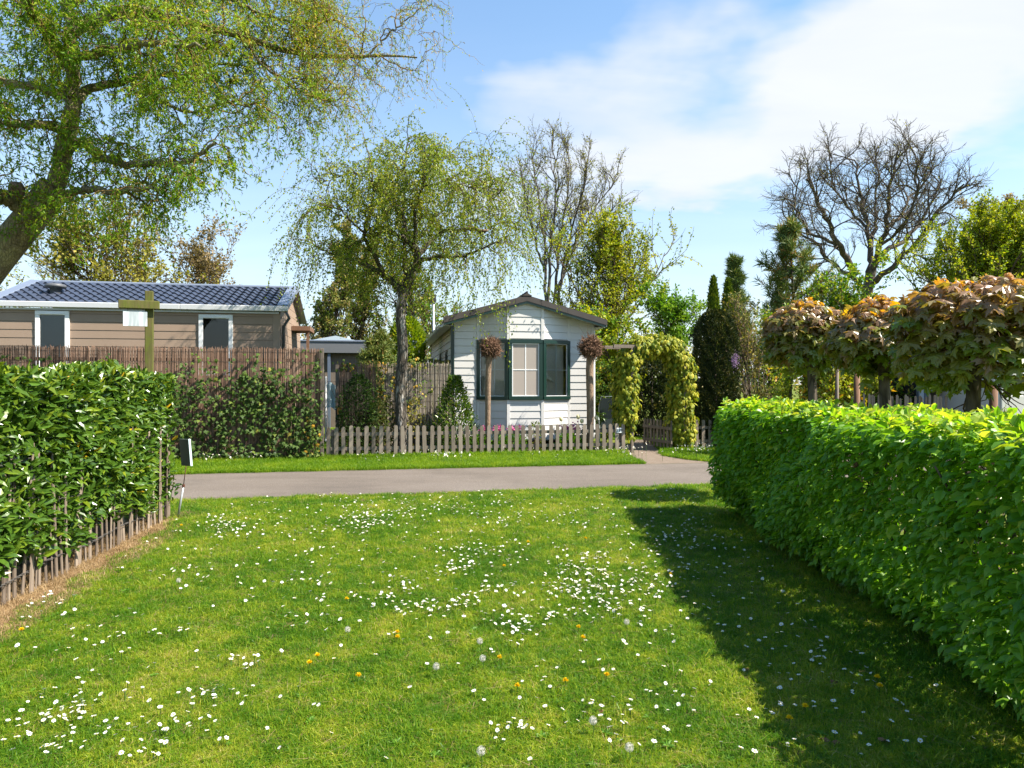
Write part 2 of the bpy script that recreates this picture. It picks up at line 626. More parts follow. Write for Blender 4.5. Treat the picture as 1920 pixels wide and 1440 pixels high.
def ground_mat(name, stops, scale=1.2, fine=90.0, rough=0.95, bump=0.6, stretch=(1, 1, 1)):
    m, t = new_mat(name)
    pos = t.n('ShaderNodeNewGeometry').outputs['Position']
    a = t.noise(t.mapping(pos, scale=stretch), scale, 6.0, 0.6)
    b = t.noise(pos, fine, 4.0, 0.7)
    f = t.math('ADD', t.math('MULTIPLY', a, .55), t.math('MULTIPLY', b, .45))
    out(t, principled(t, t.ramp(f, stops), rough, 0.1, t.bump(b, bump, 0.03)))
    return m


GREEN_STOPS = [(0.0, (.020, .050, .008)), (0.45, (.055, .115, .014)), (0.8, (.10, .165, .022)), (1.0, (.15, .19, .035))]
M = {}
M['ground'] = ground_mat('garden_ground', [(0.3, (.055, .085, .012)), (0.5, (.10, .13, .018)), (0.7, (.16, .15, .035))], 0.8, 60)
M['soil'] = ground_mat('dry_soil', [(0.25, (.10, .060, .030)), (0.5, (.26, .165, .085)), (0.75, (.40, .27, .15))], 7.0, 120)
M['bed'] = ground_mat('bed_soil', [(0.3, (.020, .014, .009)), (0.7, (.075, .050, .032))], 4.0, 60)


V_NEAR_, V_FAR_ = 9.70, 12.50


def asphalt():
    m, t = new_mat('asphalt')
    pos = t.n('ShaderNodeNewGeometry').outputs['Position']
    v = t.n('ShaderNodeTexVoronoi', ins={'Scale': 85.0}); t.set(v.inputs['Vector'], pos)
    sp = t.noise(pos, 190.0, 3.0, 0.7)
    big = t.noise(t.mapping(pos, scale=(.5, 1.6, 1), rot=(0, 0, -ANG)), 0.9, 6.0, 0.6)
    c = t.ramp(big, [(0.3, (.105, .088, .074)), (0.5, (.130, .109, .092)), (0.72, (.152, .130, .112))])
    c = t.mix(0.65, c, t.ramp(v.outputs['Color'], [(0.0, (.35, .35, .35)), (0.5, (.5, .5, .5)), (0.85, (.62, .61, .6)), (1.0, (.85, .83, .8))]), 'OVERLAY')
    c = t.mix(0.5, c, t.ramp(sp, [(0.3, (.3, .3, .3)), (0.7, (.7, .7, .7))]), 'OVERLAY')
    # soil and moss working in from both edges, a few darker damp stains
    rv = t.n('ShaderNodeSeparateXYZ', ins={0: t.mapping(pos, rot=(0, 0, -ANG))})
    ed = t.math('ABSOLUTE', t.math('SUBTRACT', rv.outputs[1], (V_NEAR_ + V_FAR_) / 2))
    en = t.noise(pos, 3.5, 5.0, 0.65)
    ef = t.n('ShaderNodeMapRange', interpolation_type='SMOOTHSTEP', ins={0: t.math('ADD', ed, t.math('MULTIPLY', en, .35)), 1: 1.36, 2: 1.62, 3: 0.0, 4: 0.75})
    c = t.mix(ef.outputs[0], c, (.075, .062, .035, 1))
    st = t.ramp(t.noise(t.mapping(pos, loc=(3, 1, 0)), 0.7, 5.0, 0.6), [(0.52, (0, 0, 0)), (0.66, (1, 1, 1))])
    c = t.mix(t.math('MULTIPLY', st, 0.22), c, (.05, .043, .038, 1))
    out(t, principled(t, c, 0.9, 0.25, t.bump(t.math('ADD', v.outputs[0], sp), 0.5, 0.006)))
    return m


def paving():
    m, t = new_mat('brick_paving')
    pos = t.n('ShaderNodeNewGeometry').outputs['Position']
    b = t.n('ShaderNodeTexBrick', ins={'Scale': 5.0, 'Mortar Size': 0.03, 'Color1': (.19, .13, .10, 1), 'Color2': (.26, .20, .16, 1), 'Mortar': (.07, .06, .045, 1)})
    t.set(b.inputs['Vector'], t.mapping(pos, rot=(0, 0, -ANG)))
    n = t.noise(pos, 40, 4.0)
    out(t, principled(t, t.mix(t.math('MULTIPLY', n, .7), b.outputs[0], (.13, .11, .08)), 0.9, 0.2, t.bump(b.outputs[1], -0.5, 0.01)))
    return m


M['asphalt'], M['paving'] = asphalt(), paving()
M['white_siding'] = paint_mat('white_siding', (.54, .53, .515), 0.5, 0.16, 1.7, grain=False)
M['white_trim'] = paint_mat('white_trim', (.56, .55, .535), 0.45, 0.12)
M['pvc'] = paint_mat('white_frame', (.74, .75, .76), 0.3, 0.06)
M['grey_blue_trim'] = paint_mat('grey_gutter', (.52, .54, .56), 0.4, 0.12)
M['brown_siding'] = paint_mat('brown_siding', (.295, .215, .158), 0.55, 0.22, 3.0, grain=True)
M['brown_trim'] = paint_mat('brown_trim', (.30, .225, .17), 0.55, 0.1)
M['dark_green'] = paint_mat('green_paint', (.006, .026, .020), 0.3, 0.05, spec=0.5)
M['roof_felt'] = paint_mat('roof_edge', (.055, .047, .043), 0.75, 0.35, 6.0)
M['tile'] = paint_mat('glazed_roof_tile', (.040, .050, .078), 0.36, 0.25, 5.0, spec=0.6)
M['tile_trim'] = paint_mat('roof_flashing', (.16, .19, .25), 0.35, 0.2, spec=0.6)
M['dark_grey'] = paint_mat('dark_grey_plastic', (.085, .09, .10), 0.45, 0.15)
M['black'] = paint_mat('black_metal', (.012, .012, .013), 0.5, 0.1)
M['steel'] = paint_mat('galvanised_steel', (.42, .44, .46), 0.45, 0.3, 12.0, metallic=0.55)
M['panel_back'] = paint_mat('sign_back', (.085, .105, .10), 0.5, 0.2)
M['panel_edge_lit'] = paint_mat('sign_edge_lit', (.50, .60, .63), 0.4, 0.1)  # pale colour carries the sunlight on the panel's thin edge
M['rust'] = paint_mat('rusty_steel', (.10, .035, .022), 0.9, 0.4)
M['interior'] = paint_mat('interior_wall', (.42, .36, .29), 0.8, 0.1)
M['blind'] = paint_mat('blind_slat', (.82, .74, .62), 0.6, 0.1)
M['screen'] = paint_mat('window_screen', (.34, .295, .26), 0.8, 0.08, 9.0)
M['pane_backing'] = paint_mat('frosted_pane', (.20, .235, .275), 0.5, 0.1)
M['painted_room_dark'] = paint_mat('painted_room_dark', (.012, .013, .014), 0.8, 0.1)  # near-black colour standing in for the shade of unlit interiors
M['bird'] = paint_mat('bird_plaster', (.80, .75, .66), 0.6, 0.1)
M['glass'] = glass_mat('window_glass')
M['dark_glass'] = glass_mat('dark_window_glass', (.75, .8, .8), 0.0, 0.0)
M['picket'] = wood_mat('weathered_picket', (.115, .092, .072), (.33, .275, .22), (40, 40, 2.2))
M['pale'] = wood_mat('split_chestnut', (.095, .072, .055), (.32, .255, .195), (60, 60, 2.5))
M['reed'] = wood_mat('brown_reed', (.065, .038, .028), (.30, .19, .135), (80, 80, 1.6), tint_amt=0.8)
M['cane'] = wood_mat('grey_willow_cane', (.12, .10, .080), (.36, .31, .255), (70, 70, 2.0), tint_amt=0.8)
M['moss_post'] = wood_mat('mossy_wood', (.045, .040, .014), (.16, .135, .05), (26, 26, 1.5), moss=(.085, .105, .012), moss_amt=0.75)
M['post'] = wood_mat('grey_wood', (.09, .07, .055), (.24, .20, .165), (26, 26, 1.5))
M['red_post'] = wood_mat('brown_wood', (.10, .055, .035), (.24, .14, .09), (26, 26, 1.5))
M['yellow_wood'] = wood_mat('fresh_wood', (.25, .16, .06), (.42, .30, .13), (26, 26, 1.5))
M['wire'] = paint_mat('binding_wire', (.05, .045, .04), 0.6, 0.2)
M['bark'] = bark_mat('brown_bark', (.045, .036, .028), (.15, .125, .095), 10.0)
M['twig'] = bark_mat('twig_bark', (.055, .040, .026), (.14, .10, .062), 30.0, bump=0.2)
M['willow_bark'] = bark_mat('willow_bark', (.085, .070, .045), (.27, .225, .145), 24.0, 0.22, (.33, .30, .15), 0.6, crack_amt=0.4)
M['willow_twig'] = bark_mat('willow_twig', (.10, .065, .022), (.24, .165, .055), 30.0, bump=0.1)
M['birch_bark'] = bark_mat('birch_bark', (.04, .033, .026), (.15, .13, .105), 11.0, 0.35, streak=(.40, .37, .33), bump=0.9)
M['birch_limb'] = bark_mat('birch_limb', (.04, .034, .026), (.13, .11, .08), 14.0, 0.5, (.10, .11, .04), 0.35)
M['pollard_bark'] = bark_mat('pollard_bark', (.13, .085, .055), (.30, .215, .15), 30.0, 0.35, bump=0.5, crack_amt=0.1)
M['knot_twig'] = bark_mat('cut_twig', (.10, .055, .035), (.29, .175, .115), 40.0, bump=0.2)
M['grey_twig'] = bark_mat('grey_twig', (.075, .066, .056), (.17, .15, .13), 30.0, bump=0.1)

G = lambda r, g, b: (r, g, b)
M['hornbeam'] = leaf_mat('hornbeam_leaf', [(0, G(0.0706, 0.1904, 0.0108)), (.45, G(0.1529, 0.3248, 0.0180)), (.72, G(0.2587, 0.3920, 0.0270)), (1, G(0.4800, 0.4800, 0.0810))], 0.40, 0.45, 0.46, (1.5, 1.5, .4))
M['laurel'] = leaf_mat('laurel_leaf', [(0, G(0.0351, 0.0792, 0.0105)), (.5, G(0.0671, 0.1368, 0.0140)), (.9, G(0.1764, 0.2376, 0.0159)), (.985, G(0.2294, 0.2449, 0.0176)), (1, G(0.6000, 0.3456, 0.0176))], 0.27, 0.5, 0.22)
M['maple'] = leaf_mat('maple_leaf', [(0, G(0.1220, 0.2000, 0.0138)), (.33, G(0.1891, 0.1875, 0.0276)), (.55, G(0.2257, 0.1438, 0.0690)), (.78, G(0.3294, 0.1938, 0.1150)), (.92, G(0.5856, 0.2750, 0.0207)), (1, G(0.6000, 0.4250, 0.0230))], 0.30, 0.55, 0.42, (1.45, 1.4, .35))
M['ivy'] = leaf_mat('ivy_leaf', [(0, G(0.0230, 0.0522, 0.0100)), (.5, G(0.0561, 0.1012, 0.0140)), (.85, G(0.1238, 0.1610, 0.0220)), (.95, G(0.3299, 0.2758, 0.0500)), (1, G(0.5100, 0.2604, 0.0200))], 0.6, 0.22, 0.25)
M['gold_ivy'] = leaf_mat('golden_ivy_leaf', [(0, G(.05, .10, .008)), (.4, G(.15, .19, .010)), (.75, G(.32, .31, .018)), (1, G(.50, .44, .06))], 0.55, 0.22, 0.3)
M['willow'] = leaf_mat('willow_leaf', [(0, G(0.0668, 0.1568, 0.0070)), (.4, G(0.1624, 0.2860, 0.0106)), (.7, G(0.2961, 0.3689, 0.0158)), (1, G(0.4394, 0.2860, 0.0396))], 0.5, 0.3, 0.42)
M['birch'] = leaf_mat('birch_leaf', [(0, G(0.1008, 0.1693, 0.0086)), (.5, G(0.2240, 0.2879, 0.0158)), (1, G(0.4032, 0.3556, 0.0252))], 0.45, 0.35, 0.42)
M['yellow_green'] = leaf_mat('yellow_green_leaf', [(0, G(0.1200, 0.1820, 0.0080)), (.5, G(0.2560, 0.3080, 0.0112)), (1, G(0.4160, 0.3920, 0.0200))], 0.5, 0.3, 0.42)
M['olive'] = leaf_mat('olive_blossom', [(0, G(0.1430, 0.1512, 0.0264)), (.5, G(0.2640, 0.2520, 0.0408)), (1, G(0.3960, 0.3360, 0.0720))], 0.6, 0.2, 0.4)
M['copper'] = leaf_mat('copper_leaf', [(0, G(.12, .10, .04)), (.5, G(.23, .175, .085)), (1, G(.34, .25, .14))], 0.6, 0.2, 0.38)
M['poplar'] = leaf_mat('poplar_leaf', [(0, G(.07, .12, .018)), (.5, G(.18, .20, .04)), (1, G(.32, .24, .10))], 0.5, 0.3, 0.4)
M['fresh'] = leaf_mat('fresh_leaf', [(0, G(0.0480, 0.1400, 0.0096)), (.5, G(0.1040, 0.2310, 0.0144)), (1, G(0.2080, 0.3220, 0.0240))], 0.5, 0.3, 0.4)
M['pine'] = leaf_mat('pine_needle', [(0, G(0.0528, 0.1008, 0.0280)), (.5, G(0.1200, 0.1722, 0.0420)), (.85, G(0.2040, 0.2310, 0.0504)), (1, G(0.4080, 0.2100, 0.0700))], 0.55, 0.3, 0.15)
M['yew'] = leaf_mat('yew_needle', [(0, G(.014, .026, .007)), (.55, G(.040, .056, .014)), (1, G(.20, .17, .05))], 0.6, 0.25, 0.15)
M['cypress'] = leaf_mat('cypress_spray', [(0, G(0.0429, 0.0819, 0.0060)), (.5, G(0.1170, 0.1729, 0.0100)), (1, G(0.2535, 0.2730, 0.0160))], 0.6, 0.25, 0.15)
M['conifer'] = leaf_mat('lime_spray', [(0, G(0.1120, 0.1960, 0.0064)), (.5, G(0.2240, 0.3080, 0.0096)), (1, G(0.3840, 0.3780, 0.0160))], 0.5, 0.3, 0.35)
M['grey_bush'] = leaf_mat('grey_bush_leaf', [(0, G(0.0525, 0.0770, 0.0220)), (.5, G(0.1200, 0.1400, 0.0350)), (1, G(0.3000, 0.2380, 0.0400))], 0.6, 0.2, 0.3)
M['amber'] = leaf_mat('amber_leaf', [(0, G(.12, .17, .012)), (.7, G(.28, .32, .02)), (.93, G(.40, .36, .02)), (1, G(.50, .24, .015))], 0.5, 0.3, 0.42)


def grass_mat(name, stops, trans=0.5):
    m, t = new_mat(name)
    geo = t.n('ShaderNodeNewGeometry').outputs['Position']
    oi = t.n('ShaderNodeObjectInfo')
    at = t.n('ShaderNodeAttribute', attribute_name='tint')
    a = t.noise(geo, 0.95, 5.0, 0.6, 0.4)
    b = t.noise(geo, 4.5, 4.0, 0.6)
    f = t.math('ADD', t.math('MULTIPLY_ADD', a, 1.7, -0.68), t.math('MULTIPLY_ADD', b, 1.3, -0.55))
    f = t.math('ADD', f, t.math('MULTIPLY_ADD', oi.outputs['Random'], 0.46, -0.23))
    f = t.math('ADD', f, t.math('MULTIPLY_ADD', at.outputs['Fac'], 0.62, -0.31), clamp=True)
    c = t.ramp(f, stops)
    p = principled(t, c, 0.5, 0.3)
    tr = t.n('ShaderNodeBsdfTranslucent')
    t.set(tr.inputs[0], t.mix(1.0, c, (1.3, 1.35, .6, 1), 'MULTIPLY'))
    out(t, t.n('ShaderNodeMixShader', ins={0: trans, 1: p, 2: tr.outputs[0]}).outputs[0])
    return m


M['grass'] = grass_mat('lawn_blade', [(0.0, (.065, .17, .008)), (0.28, (.15, .265, .012)), (0.55, (.27, .335, .018)), (0.82, (.40, .39, .045)), (1.0, (.53, .44, .17))])
M['verge'] = grass_mat('verge_blade', [(0.0, (.09, .19, .007)), (0.5, (.18, .29, .010)), (1.0, (.30, .34, .03))])
M['straw'] = grass_mat('dry_blade', [(0.0, (.20, .13, .06)), (0.5, (.36, .25, .13)), (1.0, (.50, .38, .22))], 0.2)


def flat_mat(name, c, rough=0.6, trans=0.0):
    m, t = new_mat(name)
    p = principled(t, (*c, 1), rough, 0.3)
    if trans:
        tr = t.n('ShaderNodeBsdfTranslucent', ins={0: (*c, 1)})
        p = t.n('ShaderNodeMixShader', ins={0: trans, 1: p, 2: tr.outputs[0]}).outputs[0]
    out(t, p)
    return m


M['petal'] = flat_mat('white_petal', (.80, .80, .78), 0.6, 0.25)
M['disc'] = flat_mat('yellow_disc', (.65, .42, .02))
M['stem'] = flat_mat('flower_stem', (.07, .14, .02), 0.6, 0.2)
M['dandelion'] = flat_mat('dandelion_petal', (.80, .56, .006), 0.6, 0.25)
M['fluff'] = flat_mat('seed_fluff', (.62, .60, .55), 0.8, 0.4)
M['tulip'] = flat_mat('cream_tulip', (.80, .72, .42), 0.5, 0.3)
M['pink'] = flat_mat('pink_petal', (.50, .10, .26), 0.6, 0.3)
M['lilac'] = flat_mat('lilac_petal', (.36, .22, .42), 0.6, 0.3)
M['dead_leaf'] = flat_mat('dead_leaf', (.16, .075, .035), 0.7, 0.1)
M['plate'] = flat_mat('number_plate', (.78, .80, .82), 0.35)
M['digit'] = flat_mat('black_digit', (.012, .014, .02), 0.5)
M['cloth'] = paint_mat('pale_blue_cloth', (.42, .56, .62), 0.8, 0.15)
M['chair_cloth'] = paint_mat('dark_green_canvas', (.010, .020, .019), 0.6, 0.15, 20)
M['chair_tube'] = paint_mat('grey_green_tube', (.20, .24, .23), 0.4, 0.1)
M['orange'] = flat_mat('orange_plastic', (.60, .24, .03), 0.5)
M['blue_grey'] = paint_mat('blue_grey_boards', (.10, .13, .18), 0.6, 0.2)
M['blue_trim'] = paint_mat('pale_blue_trim', (.34, .40, .48), 0.5, 0.1)
M['cream_door'] = paint_mat('cream_door', (.62, .60, .53), 0.5, 0.08)
M['dome'] = paint_mat('skylight_dome', (.22, .27, .31), 0.25, 0.1)
M['zinc'] = paint_mat('zinc_roof_edge', (.13, .135, .145), 0.55, 0.2)


def board_mat():
    m, t = new_mat('hanging_board')
    pos = t.n('ShaderNodeNewGeometry').outputs['Position']
    n = t.noise(t.mapping(pos, scale=(9, 9, 1.4)), 1.5, 4.0, 0.5, 0.6)
    c = t.ramp(n, [(0.38, (.36, .40, .41)), (0.6, (.66, .69, .69))])  # mottled reflections on the board, put into its colour
    out(t, principled(t, c, 0.35, 0.5))
    return m


M['board'] = board_mat()

# ------------------------------------------------------------------ ground, road, path, beds
V_NEAR, V_FAR, V_FENCE = 9.70, 12.50, 14.60


def sheet(name, pts, z, mat, sub=1, label=None):
    pts = np.array(pts, float)
    V = np.column_stack([pts, np.full(len(pts), z)])
    o = raw_obj(name, V, [np.array([list(range(len(V)))])], mat, kind='structure')
    return o


sheet('ground', [(-700, -60), (700, -60), (700, 1200), (-700, 1200)], 0.0, M['ground'])


def strip(name, us, va, vb, z, mat, jit=0.0):
    """a long sheet whose two edges wander a little"""
    us = np.asarray(us)
    a = [S(u, va + rng.normal() * jit)[:2] for u in us]
    b = [S(u, vb + rng.normal() * jit)[:2] for u in us[::-1]]
    n = len(us)
    V = np.array(a + b)
    V = np.column_stack([V, np.full(len(V), z)])
    q = [(i, i + 1, 2 * n - 2 - i, 2 * n - 1 - i) for i in range(n - 1)]
    return raw_obj(name, V, [np.array(q)], mat, kind='structure')


strip('road', np.concatenate([np.linspace(-60, -12, 9), np.arange(-11.8, 12, .16), np.linspace(13, 60, 9)]), V_NEAR, V_FAR, 0.008, M['asphalt'], 0.02)
# brick path from the road through the gate: flares where it meets the road
pth = [(site_u(1175, 14.4), 14.4), (site_u(1190, 13.3), 13.4), (site_u(1212, 12.5), V_FAR - .02), (site_u(1345, 12.5), V_FAR - .02), (site_u(1292, 13.0), 13.05),
       (site_u(1243, 13.9), 13.9), (site_u(1236, 15.2), 15.2), (site_u(1215, 18), 18), (site_u(1190, 18), 18), (site_u(1172, 15.8), 15.8)]
sheet('garden_path', [S(u, v)[:2] for u, v in pth], 0.004, M['paving'])
sheet('flower_bed', [S(u, v)[:2] for u, v in ((-1.1, 14.75), (5.0, 14.75), (4.95, 15.85), (1.6, 15.9), (1.4, 16.0), (-1.1, 15.9))], 0.006, M['bed'])

PALE_A, PALE_B = np.array((-3.44, 4.0)), np.array((-3.95, 7.82))     # foot line of the paling fence by the laurel hedge


def pale_x(y):
    return PALE_A[0] + (PALE_B[0] - PALE_A[0]) * (y - PALE_A[1]) / (PALE_B[1] - PALE_A[1])


ys = np.arange(1.0, 8.3, .12)
right = [(pale_x(y) + .26 + .05 * rng.normal() * .5 + (.0 if y < 7.6 else -.1), y) for y in ys]
left = [(pale_x(y) - .9, y) for y in ys]
n_ = len(ys)
Vs = np.array(right + left[::-1]); Vs = np.column_stack([Vs, np.full(len(Vs), .004)])
raw_obj('soil_strip', Vs, [np.array([(i, i + 1, 2 * n_ - 2 - i, 2 * n_ - 1 - i) for i in range(n_ - 1)])], M['soil'], kind='structure')

# ------------------------------------------------------------------ white mobile home with the bow window
HV = 16.2
HU0, HU1 = 1.53, 5.00
HUC = (HU0 + HU1) / 2
ZE, ZA = 3.02, 3.50
white = thing('mobile_home', 'white clapboard mobile home with green framed bay window behind the picket fence', 'mobile home', S(HUC, HV))
HB = HV + 8.2
roof_z = lambda u: ZA - (ZA - ZE) * abs(u - HUC) / ((HU1 - HU0) / 2)


def clip_poly(poly, f):
    """keep the side where f(point) >= 0"""
    res = []
    for i in range(len(poly)):
        a, b = poly[i], poly[(i + 1) % len(poly)]
        fa, fb = f(a), f(b)
        if fa >= 0: res.append(a)
        if (fa >= 0) != (fb >= 0):
            k = fa / (fa - fb)
            res.append((a[0] + (b[0] - a[0]) * k, a[1] + (b[1] - a[1]) * k))
    return res


MB().box(SITE, HU0 + .02, HU1 - .02, HB - .03, HB, .1, ZE - .02).obj('back_wall', M['white_siding'], white)
MB().box(SITE, HU1 - .05, HU1 - .02, HV + .02, HB - .04, .1, ZE - .02).obj('side_wall', M['white_siding'], white)
MB().box(SITE, HU0 + .10, HU0 + .13, HV + .02, HB - .04, .1, ZE - .02).obj('inner_wall', M['interior'], white)
MB().box(SITE, HU0 + .03, HU1 - .06, HV - .1, HB - .04, .28, .31).obj('floor', M['interior'], white)
MB().box(SITE, HU0 + .14, HU1 - .06, HV + 2.6, HV + 2.63, .32, ZE - .04).obj('room_divider', M['interior'], white)
MB().box(SITE, HU0 + .03, HU1 - .06, HV + .02, HB - .04, ZE - .04, ZE - .02).obj('room_ceiling', M['interior'], white)

# the five facets of the front: corner points in (u, v)
BU = [HU0, site_u(896, HV), site_u(953, HV - .3), site_u(1017, HV - .3), site_u(1066, HV), HU1]
BV = [HV, HV, HV - .30, HV - .30, HV, HV]
WZ0, WZ1 = 1.175, 2.60
plank_h = 0.172
for k in range(5):
    a, b = S(BU[k], BV[k]), S(BU[k + 1], BV[k + 1])
    fr = Frame(a, b - a)
    Lk = np.linalg.norm(b - a)
    uu = lambda x: BU[k] + (BU[k + 1] - BU[k]) * x / Lk
    z = .22
    rows = []
    while z < ZA:
        rows.append((z, min(z + plank_h, ZA + .05))); z += plank_h
    for z0, z1 in rows:
        if 1 <= k <= 3:
            if z0 < WZ0 < z1: z1 = WZ0
            if z0 < WZ1 < z1: z0 = WZ1
            if z0 >= WZ0 - .001 and z1 <= WZ1 + .001: continue
        if z1 - z0 < .03: continue
        pl = [(0.004, z0 + .003), (Lk - .004, z0 + .003), (Lk - .004, z1 - .003), (0.004, z1 - .003)]
        cx = HUC
        slope = (ZA - ZE) / ((HU1 - HU0) / 2)
        pl = clip_poly(pl, lambda p: ZA - slope * (uu(p[0]) - cx) - .015 - p[1])
        pl = clip_poly(pl, lambda p: ZA + slope * (uu(p[0]) - cx) - .015 - p[1])
        if len(pl) < 3: continue
        front = [-.006 - .013 * (z1 - p[1]) / plank_h for p in pl]
        MB().prism(fr, pl, front, .008).obj('plank', M['white_siding'], white)
    # backing behind the planks
    zt = [(0.0, .2), (Lk, .2), (Lk, roof_z(uu(Lk)) - .02)] + ([(Lk * (HUC - BU[k]) / (BU[k + 1] - BU[k]), ZA - .02)] if k == 2 else []) + [(0.0, roof_z(uu(0)) - .02)]
    if 1 <= k <= 3:
        MB().prism(fr, [(0, .2), (Lk, .2), (Lk, WZ0 - .01), (0, WZ0 - .01)], .010, .028).obj('wall_backing', M['white_trim'], white)
        MB().prism(fr, [(0, WZ1 + .01), (Lk, WZ1 + .01)] + zt[2:], .010, .028).obj('wall_backing', M['white_trim'], white)
    else:
        MB().prism(fr, zt, .010, .028).obj('wall_backing', M['white_trim'], white)
    # window of the three middle facets
    if 1 <= k <= 3:
        win = MB()
        fw = .085
        x0, x1 = (-.02 if k == 1 else 0.0), Lk + (.02 if k == 3 else 0.0)
        win.box(fr, x0, x1, -.055, .02, WZ1 - fw, WZ1, .004).box(fr, x0, x1, -.065, .02, WZ0, WZ0 + fw, .004)
        win.box(fr, x0, x0 + fw, -.050, .018, WZ0 + fw, WZ1 - fw, .004).box(fr, x1 - fw, x1, -.050, .018, WZ0 + fw, WZ1 - fw, .004)
        W = win.obj('window', M['dark_green'], white)
        gx0, gx1, gz0, gz1 = x0 + fw, x1 - fw, WZ0 + fw, WZ1 - fw
        wl = MB()
        s_ = .022 if k == 2 else .012
        wl.box(fr, gx0, gx1, -.028, .0, gz1 - s_, gz1).box(fr, gx0, gx1, -.030, .0, gz0, gz0 + s_)
        wl.box(fr, gx0, gx0 + s_, -.029, -.001, gz0 + s_, gz1 - s_).box(fr, gx1 - s_, gx1, -.029, -.001, gz0 + s_, gz1 - s_)
        wl.obj('inner_frame', M['pvc'], W)
        xm, zm = (gx0 + gx1) / 2 + (.05 if k == 1 else 0), gz0 + (gz1 - gz0) * .5
        for nm_, bx in (('glazing_bar', (xm - .011, xm + .011, -.004 - (.018 if k == 2 else 0), .006, gz0 + s_, gz1 - s_)), ('glazing_bar', (gx0 + s_, gx1 - s_, -.006 - (.018 if k == 2 else 0), .004, zm - .011, zm + .011))):
            MB().box(fr, *bx).obj(nm_, M['pvc'], W)
        MB().box(fr, gx0 + s_, gx1 - s_, -.0125, -.0095, gz0 + s_, gz1 - s_).obj('pane', M['glass'], W)
        bl = MB()
        zz = gz1 - .02
        while zz > gz0 + .02:
            d0 = .05 if k == 2 else .14
            ea, eb = (.02 if k < 3 else .16), (.02 if k > 1 else .16)
            cl = np.array([(gx0 - ea, d0 + .012, zz), (gx1 + eb, d0 + .012, zz), (gx1 + eb, d0, zz - .021), (gx0 - ea, d0, zz - .021)])
            bl.add(fr(cl), [(0, 1, 2, 3)]); zz -= .024
        bo = bl.obj('blind', M['blind'], W); bo['kind'] = 'stuff'
        if k == 2:
            MB().box(fr, gx0 + s_, gx1 - s_, -.0165, -.0150, gz0 + s_, gz1 - s_).obj('insect_screen', M['screen'], W)
# vertical corner trims between the facets
for i in range(6):
    z1 = roof_z(BU[i]) - .02
    segs = [(.2, WZ0 - .002), (WZ1 + .002, z1)] if 1 <= i <= 4 else [(.2, z1)]
    for a_, b_ in segs:
        fr = Frame(S(BU[i], BV[i]), (SC, SS, 0))
        wd = .030 if i in (1, 4) else .038
        MB().box(fr, -wd, wd, -.026, .012, a_, b_, .004).obj('corner_trim', M['dark_green'] if i == 0 else M['white_trim'], white)
# side wall toward the fence: planks and two small windows
frs = Frame(S(HU0 + .06, HB), S(0, -1) - S(0, 0))
Ls = HB - HV - .05
z = .22
side_w = [(Ls - 2.35, Ls - 1.75), (Ls - 4.4, Ls - 3.9)]
while z < ZE - .12:
    z1 = z + plank_h
    spans = [(0, Ls)]
    if z1 > 1.35 and z < 2.42:
        spans = [(0, side_w[1][0]), (side_w[1][1], side_w[0][0]), (side_w[0][1], Ls)]
    for x0, x1 in spans:
        MB().prism(frs, [(x0, z + .004), (x1, z + .004), (x1, z1 - .005), (x0, z1 - .005)], [-.02, -.02, -.006, -.006], .008).obj('plank', M['white_siding'], white)
    z = z1
for x0, x1 in side_w:
    f = MB()
    f.box(frs, x0, x1, -.03, .02, 2.34, 2.42).box(frs, x0, x1, -.03, .02, 1.35, 1.43).box(frs, x0, x0 + .08, -.029, .019, 1.43, 2.34).box(frs, x1 - .08, x1, -.029, .019, 1.43, 2.34)
    Wd = f.obj('window', M['dark_green'], white)
    MB().box(frs, x0 + .08, x1 - .08, -.004, .0, 1.43, 2.34).obj('pane', M['dark_glass'], Wd)
    MB().box(frs, x0 + .08, x1 - .08, .02, .03, 1.43, 2.34).obj('pane_backing', M['painted_room_dark'], Wd)  # black sheet painted as the unlit room behind the glass
# roof: two slopes with dark edge, green trim below, ridge cap, soffit, gutter
slope = (ZA - ZE) / ((HU1 - HU0) / 2)
OVs, RF = .24, HV - .30 - .11
pth_ = .15
roof = MB()
for sgn in (-1, 1):
    ue = HUC + sgn * ((HU1 - HU0) / 2 + OVs)
    ze = ZA - slope * abs(ue - HUC)
    roof.prism(SITE, [(HUC, ZA + .01), (ue, ze + .01), (ue, ze + .01 + .045), (HUC, ZA + .01 + .05)], RF + .03, HB + .3)
roof_o = roof.obj('roof', M['roof_felt'], white)
for sgn in (-1, 1):
    ue = HUC + sgn * ((HU1 - HU0) / 2 + OVs)
    ze = ZA - slope * abs(ue - HUC)
    us_ = [HUC + sgn * .0, HUC + sgn * (HU1 - HU0 + 2 * OVs) / 4, ue]
    for j in range(2):
        a_, b_ = us_[j], us_[j + 1] - sgn * .004
        za_, zb_ = ZA - slope * abs(a_ - HUC), ZA - slope * abs(b_ - HUC)
        MB().prism(SITE, [(a_, za_ + .012), (b_, zb_ + .012), (b_, zb_ + .15), (a_, za_ + .15)], RF, RF + .028).obj('verge_board', M['roof_felt'], roof_o)
    MB().prism(SITE, [(HUC, ZA - .045), (ue - sgn * .02, ze - .045), (ue - sgn * .02, ze + .012), (HUC, ZA + .012)], RF + .012, RF + .03).obj('verge_trim', M['dark_green'], roof_o)
    MB().prism(SITE, [(HUC, ZA - .012), (ue, ze - .012), (ue, ze + .002), (HUC, ZA + .002)], RF + .032, HV + .25).obj('soffit', M['white_trim'], roof_o)
MB().prism(SITE, [(HUC - .12, ZA + .135), (HUC + .12, ZA + .135), (HUC + .02, ZA + .19), (HUC + .015, ZA + .24), (HUC - .015, ZA + .24), (HUC - .02, ZA + .19)], RF - .012, HB + .3).obj('ridge_cap', M['roof_felt'], roof_o)
